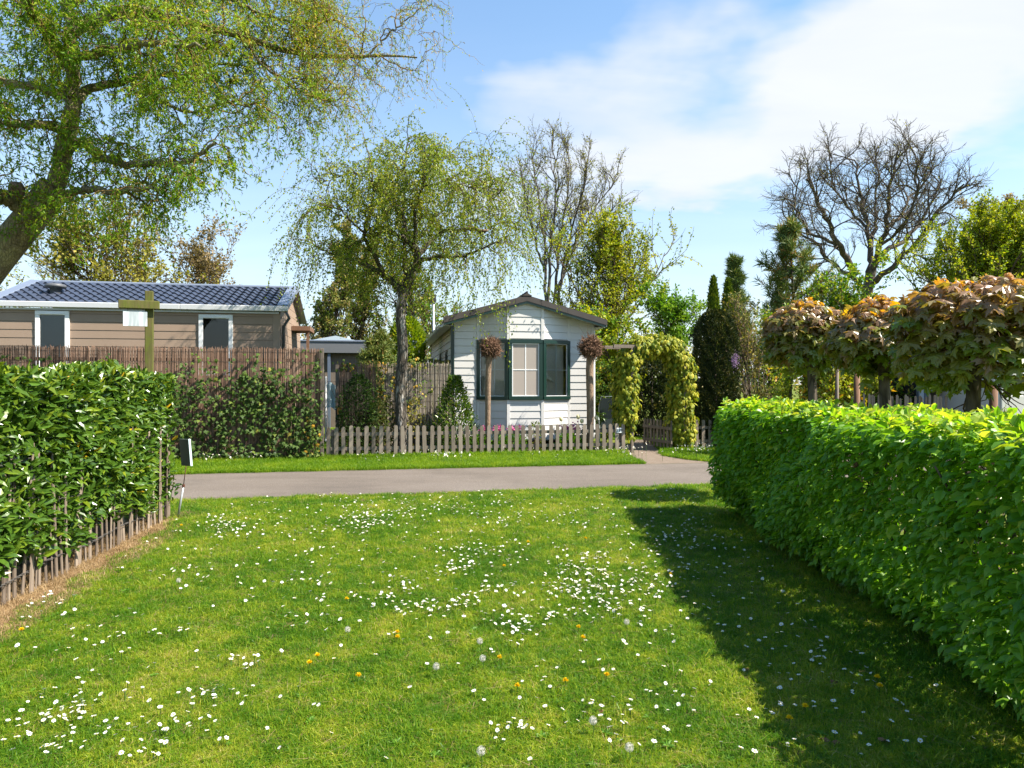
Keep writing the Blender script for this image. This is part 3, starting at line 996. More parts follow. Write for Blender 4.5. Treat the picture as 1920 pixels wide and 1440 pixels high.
ug = HUC - (HU1 - HU0) / 2 - OVs
zg = ZA - slope * abs(ug - HUC)
gm = MB()
gm.prism(SITE, [(ug - .10, zg - .02), (ug - .08, zg - .085), (ug - .02, zg - .085), (ug, zg - .02), (ug - .012, zg - .02), (ug - .025, zg - .07), (ug - .075, zg - .07), (ug - .088, zg - .02)], RF + .05, HB + .3)
gm.obj('gutter', M['grey_blue_trim'], roof_o)
MB().prism(SITE, [(ug, zg - .06), (ug + .02, zg - .06), (ug + .02, zg + .02), (ug, zg + .02)], RF + .05, HB + .3).obj('eaves_board', M['white_trim'], roof_o)
MB().prism(SITE, [(ug, zg - .03), (HU0, zg - .03), (HU0, zg - .02), (ug, zg - .02)], RF + .2, HB + .3).obj('soffit', M['white_trim'], roof_o)
MB().prism(SITE, [(HU1, zg - .03), (HU1 + OVs, zg - .03), (HU1 + OVs, zg - .02), (HU1, zg - .02)], RF + .2, HB + .3).obj('soffit', M['white_trim'], roof_o)
for dv in (.6, 1.9):
    MB().tube([S(ug + .0, HV + dv, zg - .07), S(ug - .09, HV + dv, zg - .08), S(ug - .11, HV + dv, zg - .01)], .008, .008, 5).obj('gutter_bracket', M['black'], roof_o)
MB().box(SITE, HU0 + .02, HU0 + .045, HV - .045, HV - .027, .25, ZE - .1).obj('downpipe', M['dark_green'], white)
MB().tube([S(HU1 + .06, HV + .1, .3), S(HU1 + .06, HV + .1, 2.88)], .03, .03, 8).obj('downpipe', M['pvc'], white)

# a white bird figurine standing inside the bay window
fb3 = Frame(S(BU[3], BV[3]), S(BU[4], BV[4]) - S(BU[3], BV[3]))
bpt = fb3([(.20, .09, 0)])[0]
bu, bv = bpt[0] * SC + bpt[1] * SS, -bpt[0] * SS + bpt[1] * SC
bird = thing('bird_figurine', 'pale long-necked bird figurine standing inside the bay window', 'figurine', S(bu, bv, 1.22))
b = MB()
fb = Frame(S(bu, bv), (SC, SS, 0))
b.tube(fb([(.0, 0, 1.72), (-.03, 0, 1.86), (-.075, 0, 1.95), (-.085, 0, 2.02), (-.10, 0, 2.06)]), .05, .022, 8)
b.tube(fb([(.19, 0, 1.58), (.12, 0, 1.64), (.03, 0, 1.69), (-.02, 0, 1.73), (-.04, 0, 1.77)]), .012, .05, 8)
b.tube(fb([(.10, 0, 1.64), (.05, 0, 1.68), (-.01, 0, 1.71), (-.03, 0, 1.75)]), .05, .055, 8)
b.tube(fb([(-.085, 0, 2.06), (-.12, 0, 2.065)]), .036, .028, 8)
b.tube(fb([(-.13, 0, 2.06), (-.20, 0, 2.03)]), .012, .004, 6)
b.obj('body', M['bird'], bird, True)
for dx in (-.01, .05):
    MB().tube(fb([(dx, 0, 1.66), (dx + .01, 0, 1.45), (dx, 0, 1.28)]), .009, .008, 6).obj('leg', M['bird'], bird)
MB().box(fb, -.09, .12, -.05, .05, 1.265, 1.285, .004).obj('base', M['bird'], bird)
MB().prism(Frame((0, 0, 0), (SC, SS, 0), (0, 0, 1)), [(BU[1] + .12, -HV - .16), (BU[4] - .12, -HV - .16), (BU[4] - .12, -HV + .02), (BU[3] - .02, -HV + .24), (BU[2] + .02, -HV + .24), (BU[1] + .12, -HV + .02)], 1.225, 1.26).obj('window_board', M['white_trim'], white)

# ------------------------------------------------------------------ brown mobile home with the tiled roof
BV0 = 17.3
U0, U1 = -8.75, -2.55
BW = 3.9
UE0, UE1 = U0 - .15, U1 + .2
ZEv, ZR = 3.40, 4.13
brown = thing('mobile_home', 'brown boarded mobile home with a glazed blue-grey tiled roof behind the reed fence', 'mobile home', S((U0 + U1) / 2, BV0))
wins = [(site_u(67, BV0), site_u(131, BV0), 1.75, 3.23), (site_u(373, BV0), site_u(437, BV0), 1.75, 3.23)]
wz1 = EYE + (HOR - 585) / FOC * site_Y(100, BV0)
MB().box(SITE, U0, U1, BV0 + .02, BV0 + .10, .3, ZEv - .12).obj('wall', M['brown_trim'], brown)
MB().box(SITE, U0, U1, BV0 + BW - .1, BV0 + BW, .3, ZEv - .12).obj('wall', M['brown_trim'], brown)
z = .35
while z < 3.27:
    z1 = min(z + .188, 3.28)
    sp = [(U0 + .10, U1 - .16)]
    if z1 > 1.75:
        sp = [(U0 + .10, wins[0][0]), (wins[0][1], wins[1][0]), (wins[1][1], U1 - .16)]
    for a_, b_ in sp:
        MB().prism(SITE, [(a_, z + .005), (b_, z + .005), (b_, z1 - .004), (a_, z1 - .004)], [BV0 - .008, BV0 - .008, BV0, BV0], BV0 + .019).obj('plank', M['brown_siding'], brown)
    z = z1
MB().box(SITE, U1 - .16, U1 + .012, BV0 - .016, BV0 + .019, .3, 3.28, .004).obj('corner_trim', M['brown_trim'], brown)
MB().box(SITE, U0 - .012, U0 + .10, BV0 - .016, BV0 + .019, .3, 3.28, .004).obj('corner_trim', M['brown_trim'], brown)
for k, (a_, b_, z0, z1) in enumerate(wins):
    z1 = EYE + (HOR - (583 if k == 0 else 590)) / FOC * site_Y(100 if k == 0 else 405, BV0)
    fw = .095
    f = MB()
    f.box(SITE, a_, b_, BV0 - .045, BV0 + .018, z1 - fw, z1, .004).box(SITE, a_, b_, BV0 - .05, BV0 + .018, z0, z0 + fw, .004)
    f.box(SITE, a_, a_ + fw, BV0 - .04, BV0 + .016, z0 + fw, z1 - fw, .004).box(SITE, b_ - fw, b_, BV0 - .04, BV0 + .016, z0 + fw, z1 - fw, .004)
    Wd = f.obj('window', M['pvc'], brown)
    MB().box(SITE, a_ + fw + .02, b_ - fw - .02, BV0 - .062, BV0 - .047, z1 - .085, z1 - .045, .004).obj('trickle_vent', M['pvc'], Wd)
    MB().box(SITE, a_ + fw, b_ - fw, BV0 - .012, BV0 - .008, z0 + fw, z1 - fw).obj('pane', M['dark_glass'], Wd)
    MB().box(SITE, a_ + fw, b_ - fw, BV0 + .004, BV0 + .012, z0 + fw, z1 - fw).obj('pane_backing', M['pane_backing'] if k == 0 else M['painted_room_dark'], Wd)  # first window: frosted curtain; second: black sheet painted as an unlit room
# gable end
fg = Frame(S(U1, BV0 + .02), (-SS, SC, 0))
z = .35
gz = lambda x: ZEv - .05 + (ZR - ZEv) * (1 - abs(x - BW / 2) / (BW / 2))
while z < ZR:
    z1 = z + .188
    pl = [(0.03, z + .005), (BW - .03, z + .005), (BW - .03, z1 - .004), (0.03, z1 - .004)]
    k_ = (ZR - ZEv) / (BW / 2)
    pl = clip_poly(pl, lambda p: ZEv - .05 + k_ * p[0] - p[1])
    pl = clip_poly(pl, lambda p: ZEv - .05 + k_ * (BW - p[0]) - p[1])
    if len(pl) >= 3:
        MB().prism(fg, pl, -.012, .02).obj('plank', M['brown_siding'], brown)
    z = z1
# fascia / gutter along the eaves
um = site_u(340, BV0)
for a_, b_ in ((UE0, um - .003), (um, UE1)):
    MB().box(SITE, a_, b_, BV0 - .13, BV0 - .03, ZEv - .10, ZEv + .03, .012).obj('gutter', M['grey_blue_trim'], brown)
MB().box(SITE, UE0, UE1 - .22, BV0 - .06, BV0 + .05, ZEv - .155, ZEv - .115).obj('soffit', M['grey_blue_trim'], brown)
# roof slopes and tiles
ang_r = math.atan2(ZR - ZEv, BW / 2 + .05)
f_roof = Frame(S(UE0, BV0 - .05, ZEv), (SC, SS, 0), np.array((-SS * math.cos(ang_r), SC * math.cos(ang_r), math.sin(ang_r))))
Lr = math.hypot(ZR - ZEv, BW / 2 + .05)
Wr = UE1 - UE0
rf = MB()
rf.box(f_roof, 0, Wr, 0, Lr, -.06, -.03)
f_back = Frame(S(UE1, BV0 + BW + .05, ZEv), (-SC, -SS, 0), np.array((SS * math.cos(ang_r), -SC * math.cos(ang_r), math.sin(ang_r))))
rf.box(f_back, 0, Wr, 0, Lr - .02, -.06, -.02)
roof_b = rf.obj('roof', M['tile_trim'], brown)
ncol, nrow = 30, 8
tw, th = (Wr - .52) / ncol, (Lr - .02) / nrow
nx = 8
xs = np.linspace(0, 1, nx + 1)
prof = .030 * np.sin(xs * 2 * np.pi + .6) + .004
TV = []
for yy, lift in ((0.0, .020), (0.0, .046), (th + .03, .008)):
    for i in range(nx + 1):
        TV.append((xs[i] * tw, yy, prof[i] + lift - (.026 if (yy == 0 and lift < .03) else 0)))
TV = np.array(TV)
TF = []
for r in range(2):
    for i in range(nx):
        p = r * (nx + 1) + i
        TF.append((p, p + 1, p + nx + 2, p + nx + 1))
Rm = np.stack([f_roof.ex, f_roof.ey, f_roof.ez], 1)
tile_me = build_mesh('tile', TV @ Rm.T, [np.array(TF)], np.full(len(TV), .3))
tile_me.materials.append(M['tile'])
o0 = np.array(roof_b.parent.location)
for r in range(nrow):
    for c in range(ncol):
        o = bpy.data.objects.new('tile', tile_me)
        p = f_roof([(.26 + c * tw, r * th - .02, rng.normal() * .002)])[0]
        o.location = tuple(p - o0)
        o.parent = roof_b.parent
        COL.objects.link(o)
for x0 in (0, Wr - .26):
    MB().box(f_roof, x0, x0 + .26, -.02, Lr, -.02, .07, .01).obj('verge_flashing', M['tile_trim'], roof_b)
MB().tube([S(UE0, BV0 + BW / 2, ZR + .02), S(UE1, BV0 + BW / 2, ZR + .02)], .05, .05, 10).obj('ridge_tile', M['tile_trim'], roof_b)
pv = f_roof([(site_u(95, BV0 + .6) - UE0, .95, 0)])[0]
MB().lathe(pv, [(.0, .25), (.12, .245), (.22, .21), (.235, .17), (.22, .14), (.12, .12), (.12, -.05)], 18).obj('roof_vent', M['dark_grey'], brown, True)
MB().tube([S(UE1 - .05, BV0 - .08, ZEv - .10), S(UE1 + .02, BV0 - .02, ZEv - .25), S(U1 + .07, BV0 + .12, ZEv - .45), S(U1 + .07, BV0 + .12, .3)], .038, .038, 8).obj('downpipe', M['dark_grey'], brown, True)
MB().box(fg, 1.9, 3.0, -.5, -.02, 3.0, 3.12).box(fg, 1.95, 2.02, -.47, -.40, .2, 3.0).obj('porch_frame', M['red_post'], brown)

# ------------------------------------------------------------------ low flat-roofed building behind the fences
gv = 25.0
ga, gb = site_u(560, gv), site_u(745, gv)
gz_ = EYE + (HOR - 641) / FOC * site_Y(650, gv)
flatb = thing('garden_room', 'low flat-roofed building with a zinc edge seen behind the reed fences', 'building', S((ga + gb) / 2, gv))
MB().box(SITE, ga, gb + .6, gv + .25, gv + 3.5, .0, gz_ - .42).obj('wall', M['post'], flatb)
MB().box(SITE, ga - .1, gb + .8, gv, gv + 4, gz_ - .40, gz_, .01).obj('roof_slab', M['zinc'], flatb)
MB().box(SITE, ga - .12, gb + .82, gv - .03, gv + 4, gz_ + .002, gz_ + .06, .01).obj('roof_edge', M['tile_trim'], flatb)
cu = site_u(628, gv + 1.5)
MB().add(SITE([(cu - 1.0, gv + .8, gz_ + .06), (cu + 1.0, gv + .8, gz_ + .06), (cu + 1.0, gv + 2.8, gz_ + .06), (cu - 1.0, gv + 2.8, gz_ + .06), (cu, gv + 1.8, gz_ + .34)]),
         [(0, 1, 4), (1, 2, 4), (2, 3, 4), (3, 0, 4)]).obj('skylight', M['dome'], flatb)
for px in (617, 727):
    u_ = site_u(px, gv + .1)
    MB().box(SITE, u_ - .05, u_ + .05, gv + .05, gv + .15, 0, gz_ - .41).obj('post', M['blue_grey'] if px < 700 else M['red_post'], flatb)

# flue pipe with a black cowl between the birch and the white home
fv = 24.5
fp = S(site_u(813, fv), fv)
Yf = site_Y(813, fv)
zt_, zb_ = EYE + (HOR - 553) / FOC * Yf, EYE + (HOR - 566) / FOC * Yf
flue = thing('flue_pipe', 'tall thin steel flue pipe with a black cowl behind the birch trunk', 'flue pipe', fp)
MB().tube([fp, fp + (0, 0, zb_)], .045, .045, 8).obj('pipe', M['steel'], flue, True)
MB().lathe(fp, [(.0, zb_ - .02), (.09, zb_ - .02), (.09, zt_), (.0, zt_ + .01)], 12).obj('cowl', M['black'], flue)

# blue-grey shed with an arched opening, and a cream garage, both behind the hedge
sy = 14.5
shed = thing('garden_shed', 'blue-grey shed with a dark arched opening seen under the maples', 'shed', P(1760, 760, sy) * (1, 1, 0))
sx0, sx1 = P(1722, 0, sy)[0], P(1850, 0, sy)[0]
xa, xb = P(1738, 0, sy)[0], P(1783, 0, sy)[0]
xc, rr, zc_ = (xa + xb) / 2, (xb - xa) / 2, EYE + (HOR - 752) / FOC * sy
fs = Frame((0, sy, 0), (1, 0, 0))
arc = [(xc + rr * math.cos(a), zc_ + rr * math.sin(a)) for a in np.linspace(0, math.pi, 13)]
m = MB()
m.prism(fs, [(sx0, 0), (xa, 0), (xa, zc_), (sx0, zc_)], 0, .08)
m.prism(fs, [(xb, 0), (sx1, 0), (sx1, zc_), (xb, zc_)], 0, .08)
for i in range(12):
    p, q = arc[i], arc[i + 1]
    m.prism(fs, [(q[0], q[1]), (p[0], p[1]), (p[0], 2.3), (q[0], 2.3)], 0, .08)
m.prism(fs, [(sx0, zc_), (xa, zc_), (xa, 2.3), (sx0, 2.3)], 0, .08).prism(fs, [(xb, zc_), (sx1, zc_), (sx1, 2.3), (xb, 2.3)], 0, .08)
m.obj('wall', M['blue_grey'], shed)
MB().box(fs, sx0, sx1, 2.2, 2.28, 0, 2.3).box(fs, sx0, sx0 + .06, .09, 2.19, 0, 2.3).box(fs, sx1 - .06, sx1, .09, 2.19, 0, 2.3).obj('back_wall', M['painted_room_dark'], shed)
MB().box(fs, sx0 - .15, sx1 + .15, -.2, 2.4, 2.31, 2.42, .01).obj('roof', M['zinc'], shed)
for px in (1726, 1790):
    x_ = P(px, 0, sy)[0]
    MB().box(fs, x_ - .045, x_ + .045, -.05, -.005, 0, 2.29, .005).obj('post', M['blue_trim'], shed)
gy = 13.0
garage = thing('garage', 'cream panelled garage front at the right edge beyond the hedge', 'garage', P(1920, 0, gy) * (1, 1, 0))
fgx = Frame((0, gy, 0), (1, 0, 0))
gx0, gx1 = P(1878, 0, gy)[0], P(1878, 0, gy)[0] + 2.6
MB().box(fgx, gx0 - .1, gx1 + .1, .05, 3.0, 0, 2.3).obj('wall', M['white_trim'], garage)
MB().box(fgx, gx0 - .2, gx1 + .2, -.1, 3.1, 2.31, 2.42, .01).obj('roof', M['zinc'], garage)
for k in range(5):
    MB().box(fgx, gx0, gx1, .0, .04, .06 + k * .43, .06 + k * .43 + .415, .012).obj('door_panel', M['cream_door'], garage)

# ------------------------------------------------------------------ fences
def picket_poly(x0, x1, z0, z1):
    c, r = (x0 + x1) / 2, (x1 - x0) / 2
    return [(x0, z0), (x1, z0), (x1, z1 - r)] + [(c + r * math.cos(a), z1 - r + r * math.sin(a)) for a in np.linspace(.3, math.pi - .3, 6)] + [(x0, z1 - r)]


pu0, pu1 = site_u(612, V_FENCE), site_u(1172, V_FENCE)
picket_fence = thing('picket_fence', 'low weathered picket fence with rounded tops along the verge before the white home', 'picket fence', S((pu0 + pu1) / 2, V_FENCE))
npk = 43
pitch = (pu1 - pu0 - .07) / (npk - 1)
for i in range(npk):
    x = pu0 + i * pitch
    tilt = rng.normal() * .012
    h = .672 + rng.normal() * .006 - (.02 if i < 3 else 0) - .015 * i / npk
    fr = Frame(S(x, V_FENCE + rng.normal() * .003), (SC, SS, tilt), (-SS, SC, 0))
    wv = .078 + rng.normal() * .002
    MB().prism(fr, picket_poly(0, wv, .02, h), 0, .02, tint=rng.uniform(.1, .9)).obj('picket', M['picket'], picket_fence)
for zr in (.20, .50):
    for a_, b_ in ((pu0, pu0 + 2.2), (pu0 + 2.205, pu0 + 4.4), (pu0 + 4.405, pu1)):
        MB().box(SITE, a_, b_, V_FENCE + .022, V_FENCE + .05, zr - .035, zr + .035, .003, tint=.3).obj('rail', M['picket'], picket_fence)
for x in np.linspace(pu0 + .12, pu1 - .12, 5):
    MB().box(SITE, x - .035, x + .035, V_FENCE + .052, V_FENCE + .12, -.05, .60, .004, tint=.2).obj('fence_post', M['picket'], picket_fence)
# number plate on the last picket
nu = site_u(1161, V_FENCE)
Yn = site_Y(1161, V_FENCE)
nz = EYE - (807 - HOR) / FOC * Yn
plate = thing('number_plate', 'small white plate with house number 139 on the end of the picket fence', 'house number', S(nu, V_FENCE, nz))
MB().box(SITE, nu - .064, nu + .064, V_FENCE - .010, V_FENCE - .003, nz - .055, nz + .055, .002).obj('plate', M['plate'], plate)
tcv = bpy.data.curves.new('digits', 'FONT')
tcv.body, tcv.size, tcv.align_x, tcv.align_y, tcv.extrude = '139', .092, 'CENTER', 'CENTER', .0008
tcv.offset = .0016
tmp = bpy.data.objects.new('digits_outline', tcv)
COL.objects.link(tmp)
bpy.context.view_layer.update()
dme_ = bpy.data.meshes.new_from_object(tmp.evaluated_get(bpy.context.evaluated_depsgraph_get()))
bpy.data.objects.remove(tmp)
dme_.materials.clear(); dme_.materials.append(M['digit'])
to = bpy.data.objects.new('digits', dme_)
to.rotation_euler = (math.radians(90), 0, ANG)
to.location = tuple(S(0, -.0115) - np.array((0, 0, .002)))
to.parent = plate
COL.objects.link(to)

# open gate: short pickets swung inwards on the arch post
hA, hB = P(1262, 0, 15.75)[:2], P(1208, 0, 16.9)[:2]
gdir = np.array((*(hB - hA), 0.0)); gl = np.linalg.norm(gdir)
gate = thing('picket_gate', 'open picket gate swung inwards beside the arch in shade', 'gate', (hA[0], hA[1], 0))
fgt = Frame((hA[0], hA[1], 0), gdir)
for i in range(9):
    x = .03 + i * (gl - .1) / 8
    MB().prism(fgt, picket_poly(x, x + .075, .06, .70 + rng.normal() * .005), 0, .02, tint=rng.uniform(.1, .7)).obj('picket', M['picket'], gate)
for zr in (.2, .52):
    MB().box(fgt, 0, gl, .022, .05, zr - .035, zr + .035, tint=.3).obj('rail', M['picket'], gate)
# short run of fence beyond the arch
r0, r1 = site_u(1304, V_FENCE + .45), site_u(1420, V_FENCE + .45)
pf2 = thing('picket_fence', 'short shaded picket fence below the dark clipped yew', 'picket fence', S((r0 + r1) / 2, V_FENCE + .45))
for i, x in enumerate(np.arange(r0, r1, .165)):
    fr = Frame(S(x, V_FENCE + .45), (SC, SS, 0))
    MB().prism(fr, picket_poly(0, .078, .02, .70 + rng.normal() * .01), 0, .02, tint=rng.uniform(.1, .6)).obj('picket', M['picket'], pf2)
for zr in (.2, .52):
    MB().box(SITE, r0, r1, V_FENCE + .472, V_FENCE + .50, zr - .035, zr + .035, tint=.3).obj('rail', M['picket'], pf2)


def cane_screen(name, label, u0, u1, v, h0, h1, d, mat, root_name='reed_fence', layers=2, wires=(.3, .8, 1.3, 1.8), posts=(), post_mat=None, gapy=0.0):
    root = thing(name, label, 'reed fence', S((u0 + u1) / 2, v))
    V, Q, T, n = [], [], [], 0
    for l in range(layers):
        xs = np.arange(u0, u1, d * (1.0 if l == 0 else 1.15)) + rng.normal(0, d * .15, len(np.arange(u0, u1, d * (1.0 if l == 0 else 1.15))))
        N = len(xs)
        hh = h0 + (h1 - h0) * (xs - u0) / (u1 - u0) + rng.normal(0, .018, N) - np.abs(rng.normal(0, .02, N)) * (rng.uniform(size=N) < .15)
        lean = rng.normal(0, .012, N)
        pts = np.zeros((N, 4, 3))
        bow = rng.normal(0, .004, (N, 4))
        for k, f in enumerate((0, .33, .66, 1)):
            uu_, vv_ = xs + lean * (f - .3) * hh * .5 + bow[:, k], v + l * d * 1.1 + rng.normal(0, d * .25, N)
            pts[:, k] = np.stack([uu_ * SC - vv_ * SS, uu_ * SS + vv_ * SC, .03 + hh * f - .03 * f], 1)
        r = d * .5 * rng.uniform(.75, 1.15, N)
        a, q = tube_arrays(pts, r, r * .85, 5)
        V.append(a); Q.append(q + n); n += len(a)
        T.append(np.repeat(np.clip(rng.beta(1.6, 1.6, N) * (1 - .25 * l), 0, 1), 20))
    o = raw_obj('canes', np.concatenate(V), [np.concatenate(Q)], mat, root, np.concatenate(T), kind='stuff')
    for zw in wires:
        uu_ = np.linspace(u0, u1, max(4, int((u1 - u0) / .3)))
        MB().tube([S(x, v - d * .75, zw + rng.normal() * .004) for x in uu_], .0022, .0022, 4).obj('binding_wire', M['wire'], root)
    for (x, hp) in posts:
        MB().box(SITE, x - .035, x + .035, v - .06, v - .012, 0, hp, .004, tint=.4).obj('fence_post', post_mat or M['post'], root)
    return root


RV = 14.52
ru1 = site_u(606, RV)
tall_reed = cane_screen('reed_fence', 'tall brown reed fence overgrown with ivy behind the laurel hedge', -9.6, ru1 - .05, RV, 2.27, 2.27, .0125, M['reed'],
                        wires=(.35, .9, 1.45, 2.0, 2.2), posts=((ru1 - .02, 2.28),))
for x in np.arange(-9.0, ru1, 1.9):
    MB().box(SITE, x - .03, x + .03, RV + .05, RV + .11, 0, 2.25, .004, tint=.3).obj('fence_post', M['post'], tall_reed)
MB().box(SITE, -9.6, ru1, RV + .05, RV + .09, 2.0, 2.07, .003, tint=.3).obj('rail', M['post'], tall_reed)
sv = 15.75
sA, sB, sC = site_u(634, sv), site_u(707, sv), site_u(846, sv)
cane_screen('reed_fence', 'short brown reed screen with a dark bush before it, between the gap and the birch', sA, sB - .02, sv, 2.0, 2.0, .0125, M['reed'], wires=(.4, 1.0, 1.6, 1.9), posts=((sA - .02, 1.98),))
cane_screen('willow_fence', 'grey willow cane screen behind the birch, ending at the white home', sB + .07, sC, sv + .02, 2.02, 2.02, .019, M['cane'], wires=np.arange(.2, 2.0, .16), posts=((sB + .04, 2.03),), post_mat=M['yellow_wood'])
# stack of short round logs showing above the willow screen
lu0, lu1 = site_u(797, sv + .5), site_u(842, sv + .5)
logs = thing('log_edging', 'row of short mossy logs showing above the willow cane screen', 'log edging', S((lu0 + lu1) / 2, sv + .5))
for i, x in enumerate(np.arange(lu0, lu1, .135)):
    h = 2.12 + rng.normal() * .012
    MB().tube([S(x, sv + .5, .0), S(x, sv + .5, h)], .064, .062, 10, tint=rng.uniform(.1, .6)).obj('log', M['moss_post'], logs)
# pale blue cloth hanging in the gap
cu0, cu1 = site_u(613, 18.5), site_u(632, 18.5)
cl = MB()
nxs, nzs = 13, 9
V = []
for j in range(nzs):
    for i in range(nxs):
        f, g = i / (nxs - 1), j / (nzs - 1)
        V.append((cu0 + (cu1 - cu0) * f, 18.5 + .05 * math.sin(f * 13 + g * 1.5) * (1.1 - g * .6) + .03 * math.sin(g * 4), .9 + (1.55 - .9) * g + .05 * math.sin(f * 5)))
cl.add(SITE(V), [(j * nxs + i, j * nxs + i + 1, (j + 1) * nxs + i + 1, (j + 1) * nxs + i) for j in range(nzs - 1) for i in range(nxs - 1)])
tag(cl.obj('hanging_cloth', M['cloth'], None, True, S(cu0, 18.5, .9)), 'pale blue cloth hanging in the gap between the two reed fences', 'cloth')
m_ = cl  # cloth line
po = thing('clothes_post', 'thin pale post with a line carrying the pale blue cloth', 'post', S(cu0 - .03, 18.5))
MB().tube([S(cu0 - .03, 18.5, 0), S(cu0 - .03, 18.5, 1.75)], .03, .028, 8).obj('post', M['pvc'], po)
MB().tube([S(cu0 - .03, 18.5, 1.62), S(cu1 + .6, 18.5, 1.60)], .006, .006, 5).obj('line', M['wire'], po)
# small orange lantern-like feeder in the bush
ou = site_u(636, 15.5)
oz = EYE - (770 - HOR) / FOC * site_Y(636, 15.5)
fd = thing('lantern', 'small orange lantern hanging low on the reed screen by the gap', 'lantern', S(ou, 15.5, oz))
MB().lathe(S(ou, 15.62, oz), [(.0, -.09), (.05, -.09), (.055, .06), (.03, .09), (.0, .09)], 10).obj('body', M['orange'], fd)
MB().lathe(S(ou, 15.62, oz), [(.065, .092), (.02, .125), (.006, .18), (.0, .18)], 10).obj('cap', M['black'], fd)

# ------------------------------------------------------------------ split-pale fence in front of the laurel hedge
paling = thing('paling_fence', 'split chestnut paling fence at the foot of the laurel hedge', 'paling fence', (-3.7, 6.0, 0))
y = 3.15
pd = nrm(np.array((*(PALE_B - PALE_A), 0.0)))
npale = 0
while y < 7.84:
    x = pale_x(y) + rng.normal() * .012
    wv = rng.uniform(.024, .042) * (1.45 if rng.uniform() < .12 else 1)
    h = rng.uniform(1.02, 1.2)
    lean = np.array((rng.normal() * .02, rng.normal() * .035, 1.0))
    fr = Frame((x, y, -.02), pd + np.array((0, 0, 0)), None)
    ez = nrm(lean); fr.ez = ez
    c = MB()
    n = 7
    ang = np.sort(rng.uniform(0, 2 * np.pi, n))
    ang = np.arange(n) / n * 2 * np.pi + rng.normal(0, .15, n)
    rad = rng.uniform(.75, 1.15, n)
    ring = np.stack([np.cos(ang) * rad * wv * .50, np.sin(ang) * rad * wv * .30], 1)
    V = [(p[0] * s + bx, p[1] * s, zz) for zz, s, bx in ((0, 1, 0), (h * .5, .97, rng.normal() * .006), (h * .9, .9, 0), (h, .35, 0)) for p in ring]
    q = [(k * n + i, k * n + (i + 1) % n, (k + 1) * n + (i + 1) % n, (k + 1) * n + i) for k in range(3) for i in range(n)]
    c.add(fr(V), q, tint=rng.uniform(0, .9))
    c.F.setdefault(n, []).append(np.array([list(range(3 * n, 4 * n))]))
    c.obj('pale', M['pale'], paling)
    y += wv + rng.uniform(.018, .06)
    npale += 1
for zw in (.17, .62, 1.0):
    for off in (-1, 1):
        pts = [(pale_x(t) + off * .020 * math.sin(t * 60) + .012, t, zw + .012 * math.sin(t * 5) + off * .004 * math.cos(t * 60)) for t in np.arange(3.15, 7.85, .035)]
        MB().tube(pts, .0028, .0028, 4).obj('wire', M['wire'], paling)
# end stake
MB().tube([(-3.97, 7.86, 0), (-3.98, 7.88, 1.35)], .033, .03, 9, tint=.3).obj('stake', M['pale'], paling)

# far split-pale fence behind the hedge on the garden side
fy = 13.3
pal2 = thing('paling_fence', 'far split-pale fence showing over the hornbeam hedge before the blue-grey shed', 'paling fence', P(1690, 800, fy) * (1, 1, 0))
x = P(1600, 0, fy)[0]; xe = P(1745, 0, fy)[0]
k = 0
while x < xe:
    yy = fy - .35 * (x - P(1600, 0, fy)[0])
    h = EYE + (HOR - 741 + rng.normal() * 3) / FOC * yy
    wv = rng.uniform(.028, .05)
    MB().prism(Frame((x, yy, 0), (1, -.35, rng.normal() * .02), (.35, 1, 0)), [(0, 0), (wv, 0), (wv, h - .03), (wv * .5, h), (0, h - .02)], 0, .02, tint=rng.uniform(.3, 1)).obj('pale', M['pale'], pal2)
    x += wv + rng.uniform(.012, .03)
for zz in (.35, 1.05):
    xa_, xb_ = P(1600, 0, fy)[0], xe
    MB().tube([(xa_, fy + .03, zz), (xb_, fy + .03 - .35 * (xb_ - xa_), zz)], .004, .004, 4).obj('wire', M['wire'], pal2)

# ------------------------------------------------------------------ mossy gallows post with a hanging board
gY = 8.75
gp = P(280, 0, gY)
top = P(280, 546, gY)[2]
gal = thing('sign_post', 'green mossy wooden cross post rising behind the laurel hedge', 'sign post', (gp[0], gY, 0))
fpz = Frame((gp[0], gY, 0), (.93, .36, 0))
MB().box(fpz, -.047, .047, -.047, .047, 0, top, .006, tint=.5).obj('post', M['moss_post'], gal)
bz = P(280, 573, gY)[2]
MB().box(fpz, -.335, .125, -.105, -.049, bz - .052, bz + .052, .006, tint=.7).obj('beam', M['moss_post'], gal)
board = thing('hanging_sign', 'blank whitish board hanging from the beam of the mossy post', 'hanging sign', tuple(fpz([(-.18, -.077, bz - .19)])[0]))
MB().box(fpz, -.285, -.015, -.082, -.070, bz - .275, bz - .085, .002).obj('board', M['board'], board)
for dx in (-.235, -.065):
    MB().tube(fpz([(dx, -.076, bz - .05), (dx + .006, -.076, bz - .068), (dx, -.076, bz - .09)]), .0028, .0028, 5).obj('hook', M['wire'], board)

# leaning little sign at the lawn corner, seen from behind
b0, b1, b2 = P(333, 973, 7.85), P(344, 911, 7.85), P(349, 873, 7.85)
lsg = thing('lawn_sign', 'small grey sign leaning on a thin rod at the corner of the lawn', 'sign', tuple(b0))
MB().tube([b0, b1], .0125, .0115, 10).obj('tube', M['steel'], lsg, True)
MB().tube([b1 - (b1 - b0) * .02, b2 + (b2 - b1) * .35], .005, .005, 8).obj('rod', M['rust'], lsg, True)
MB().tube([b1 - (b1 - b0) * .03, b1 + (b1 - b0) * .04], .016, .016, 10).obj('collar', M['rust'], lsg)
pc = P(347, 849, 7.85)
upv = nrm(np.array((-.11, 0.06, 1.0)))
fs_ = Frame(tuple(pc), (.86, -.50, .02)); fs_.ez = upv
MB().box(fs_, -.083, .083, -.006, .006, -.150, .160, .004).obj('panel', M['panel_back'], lsg)
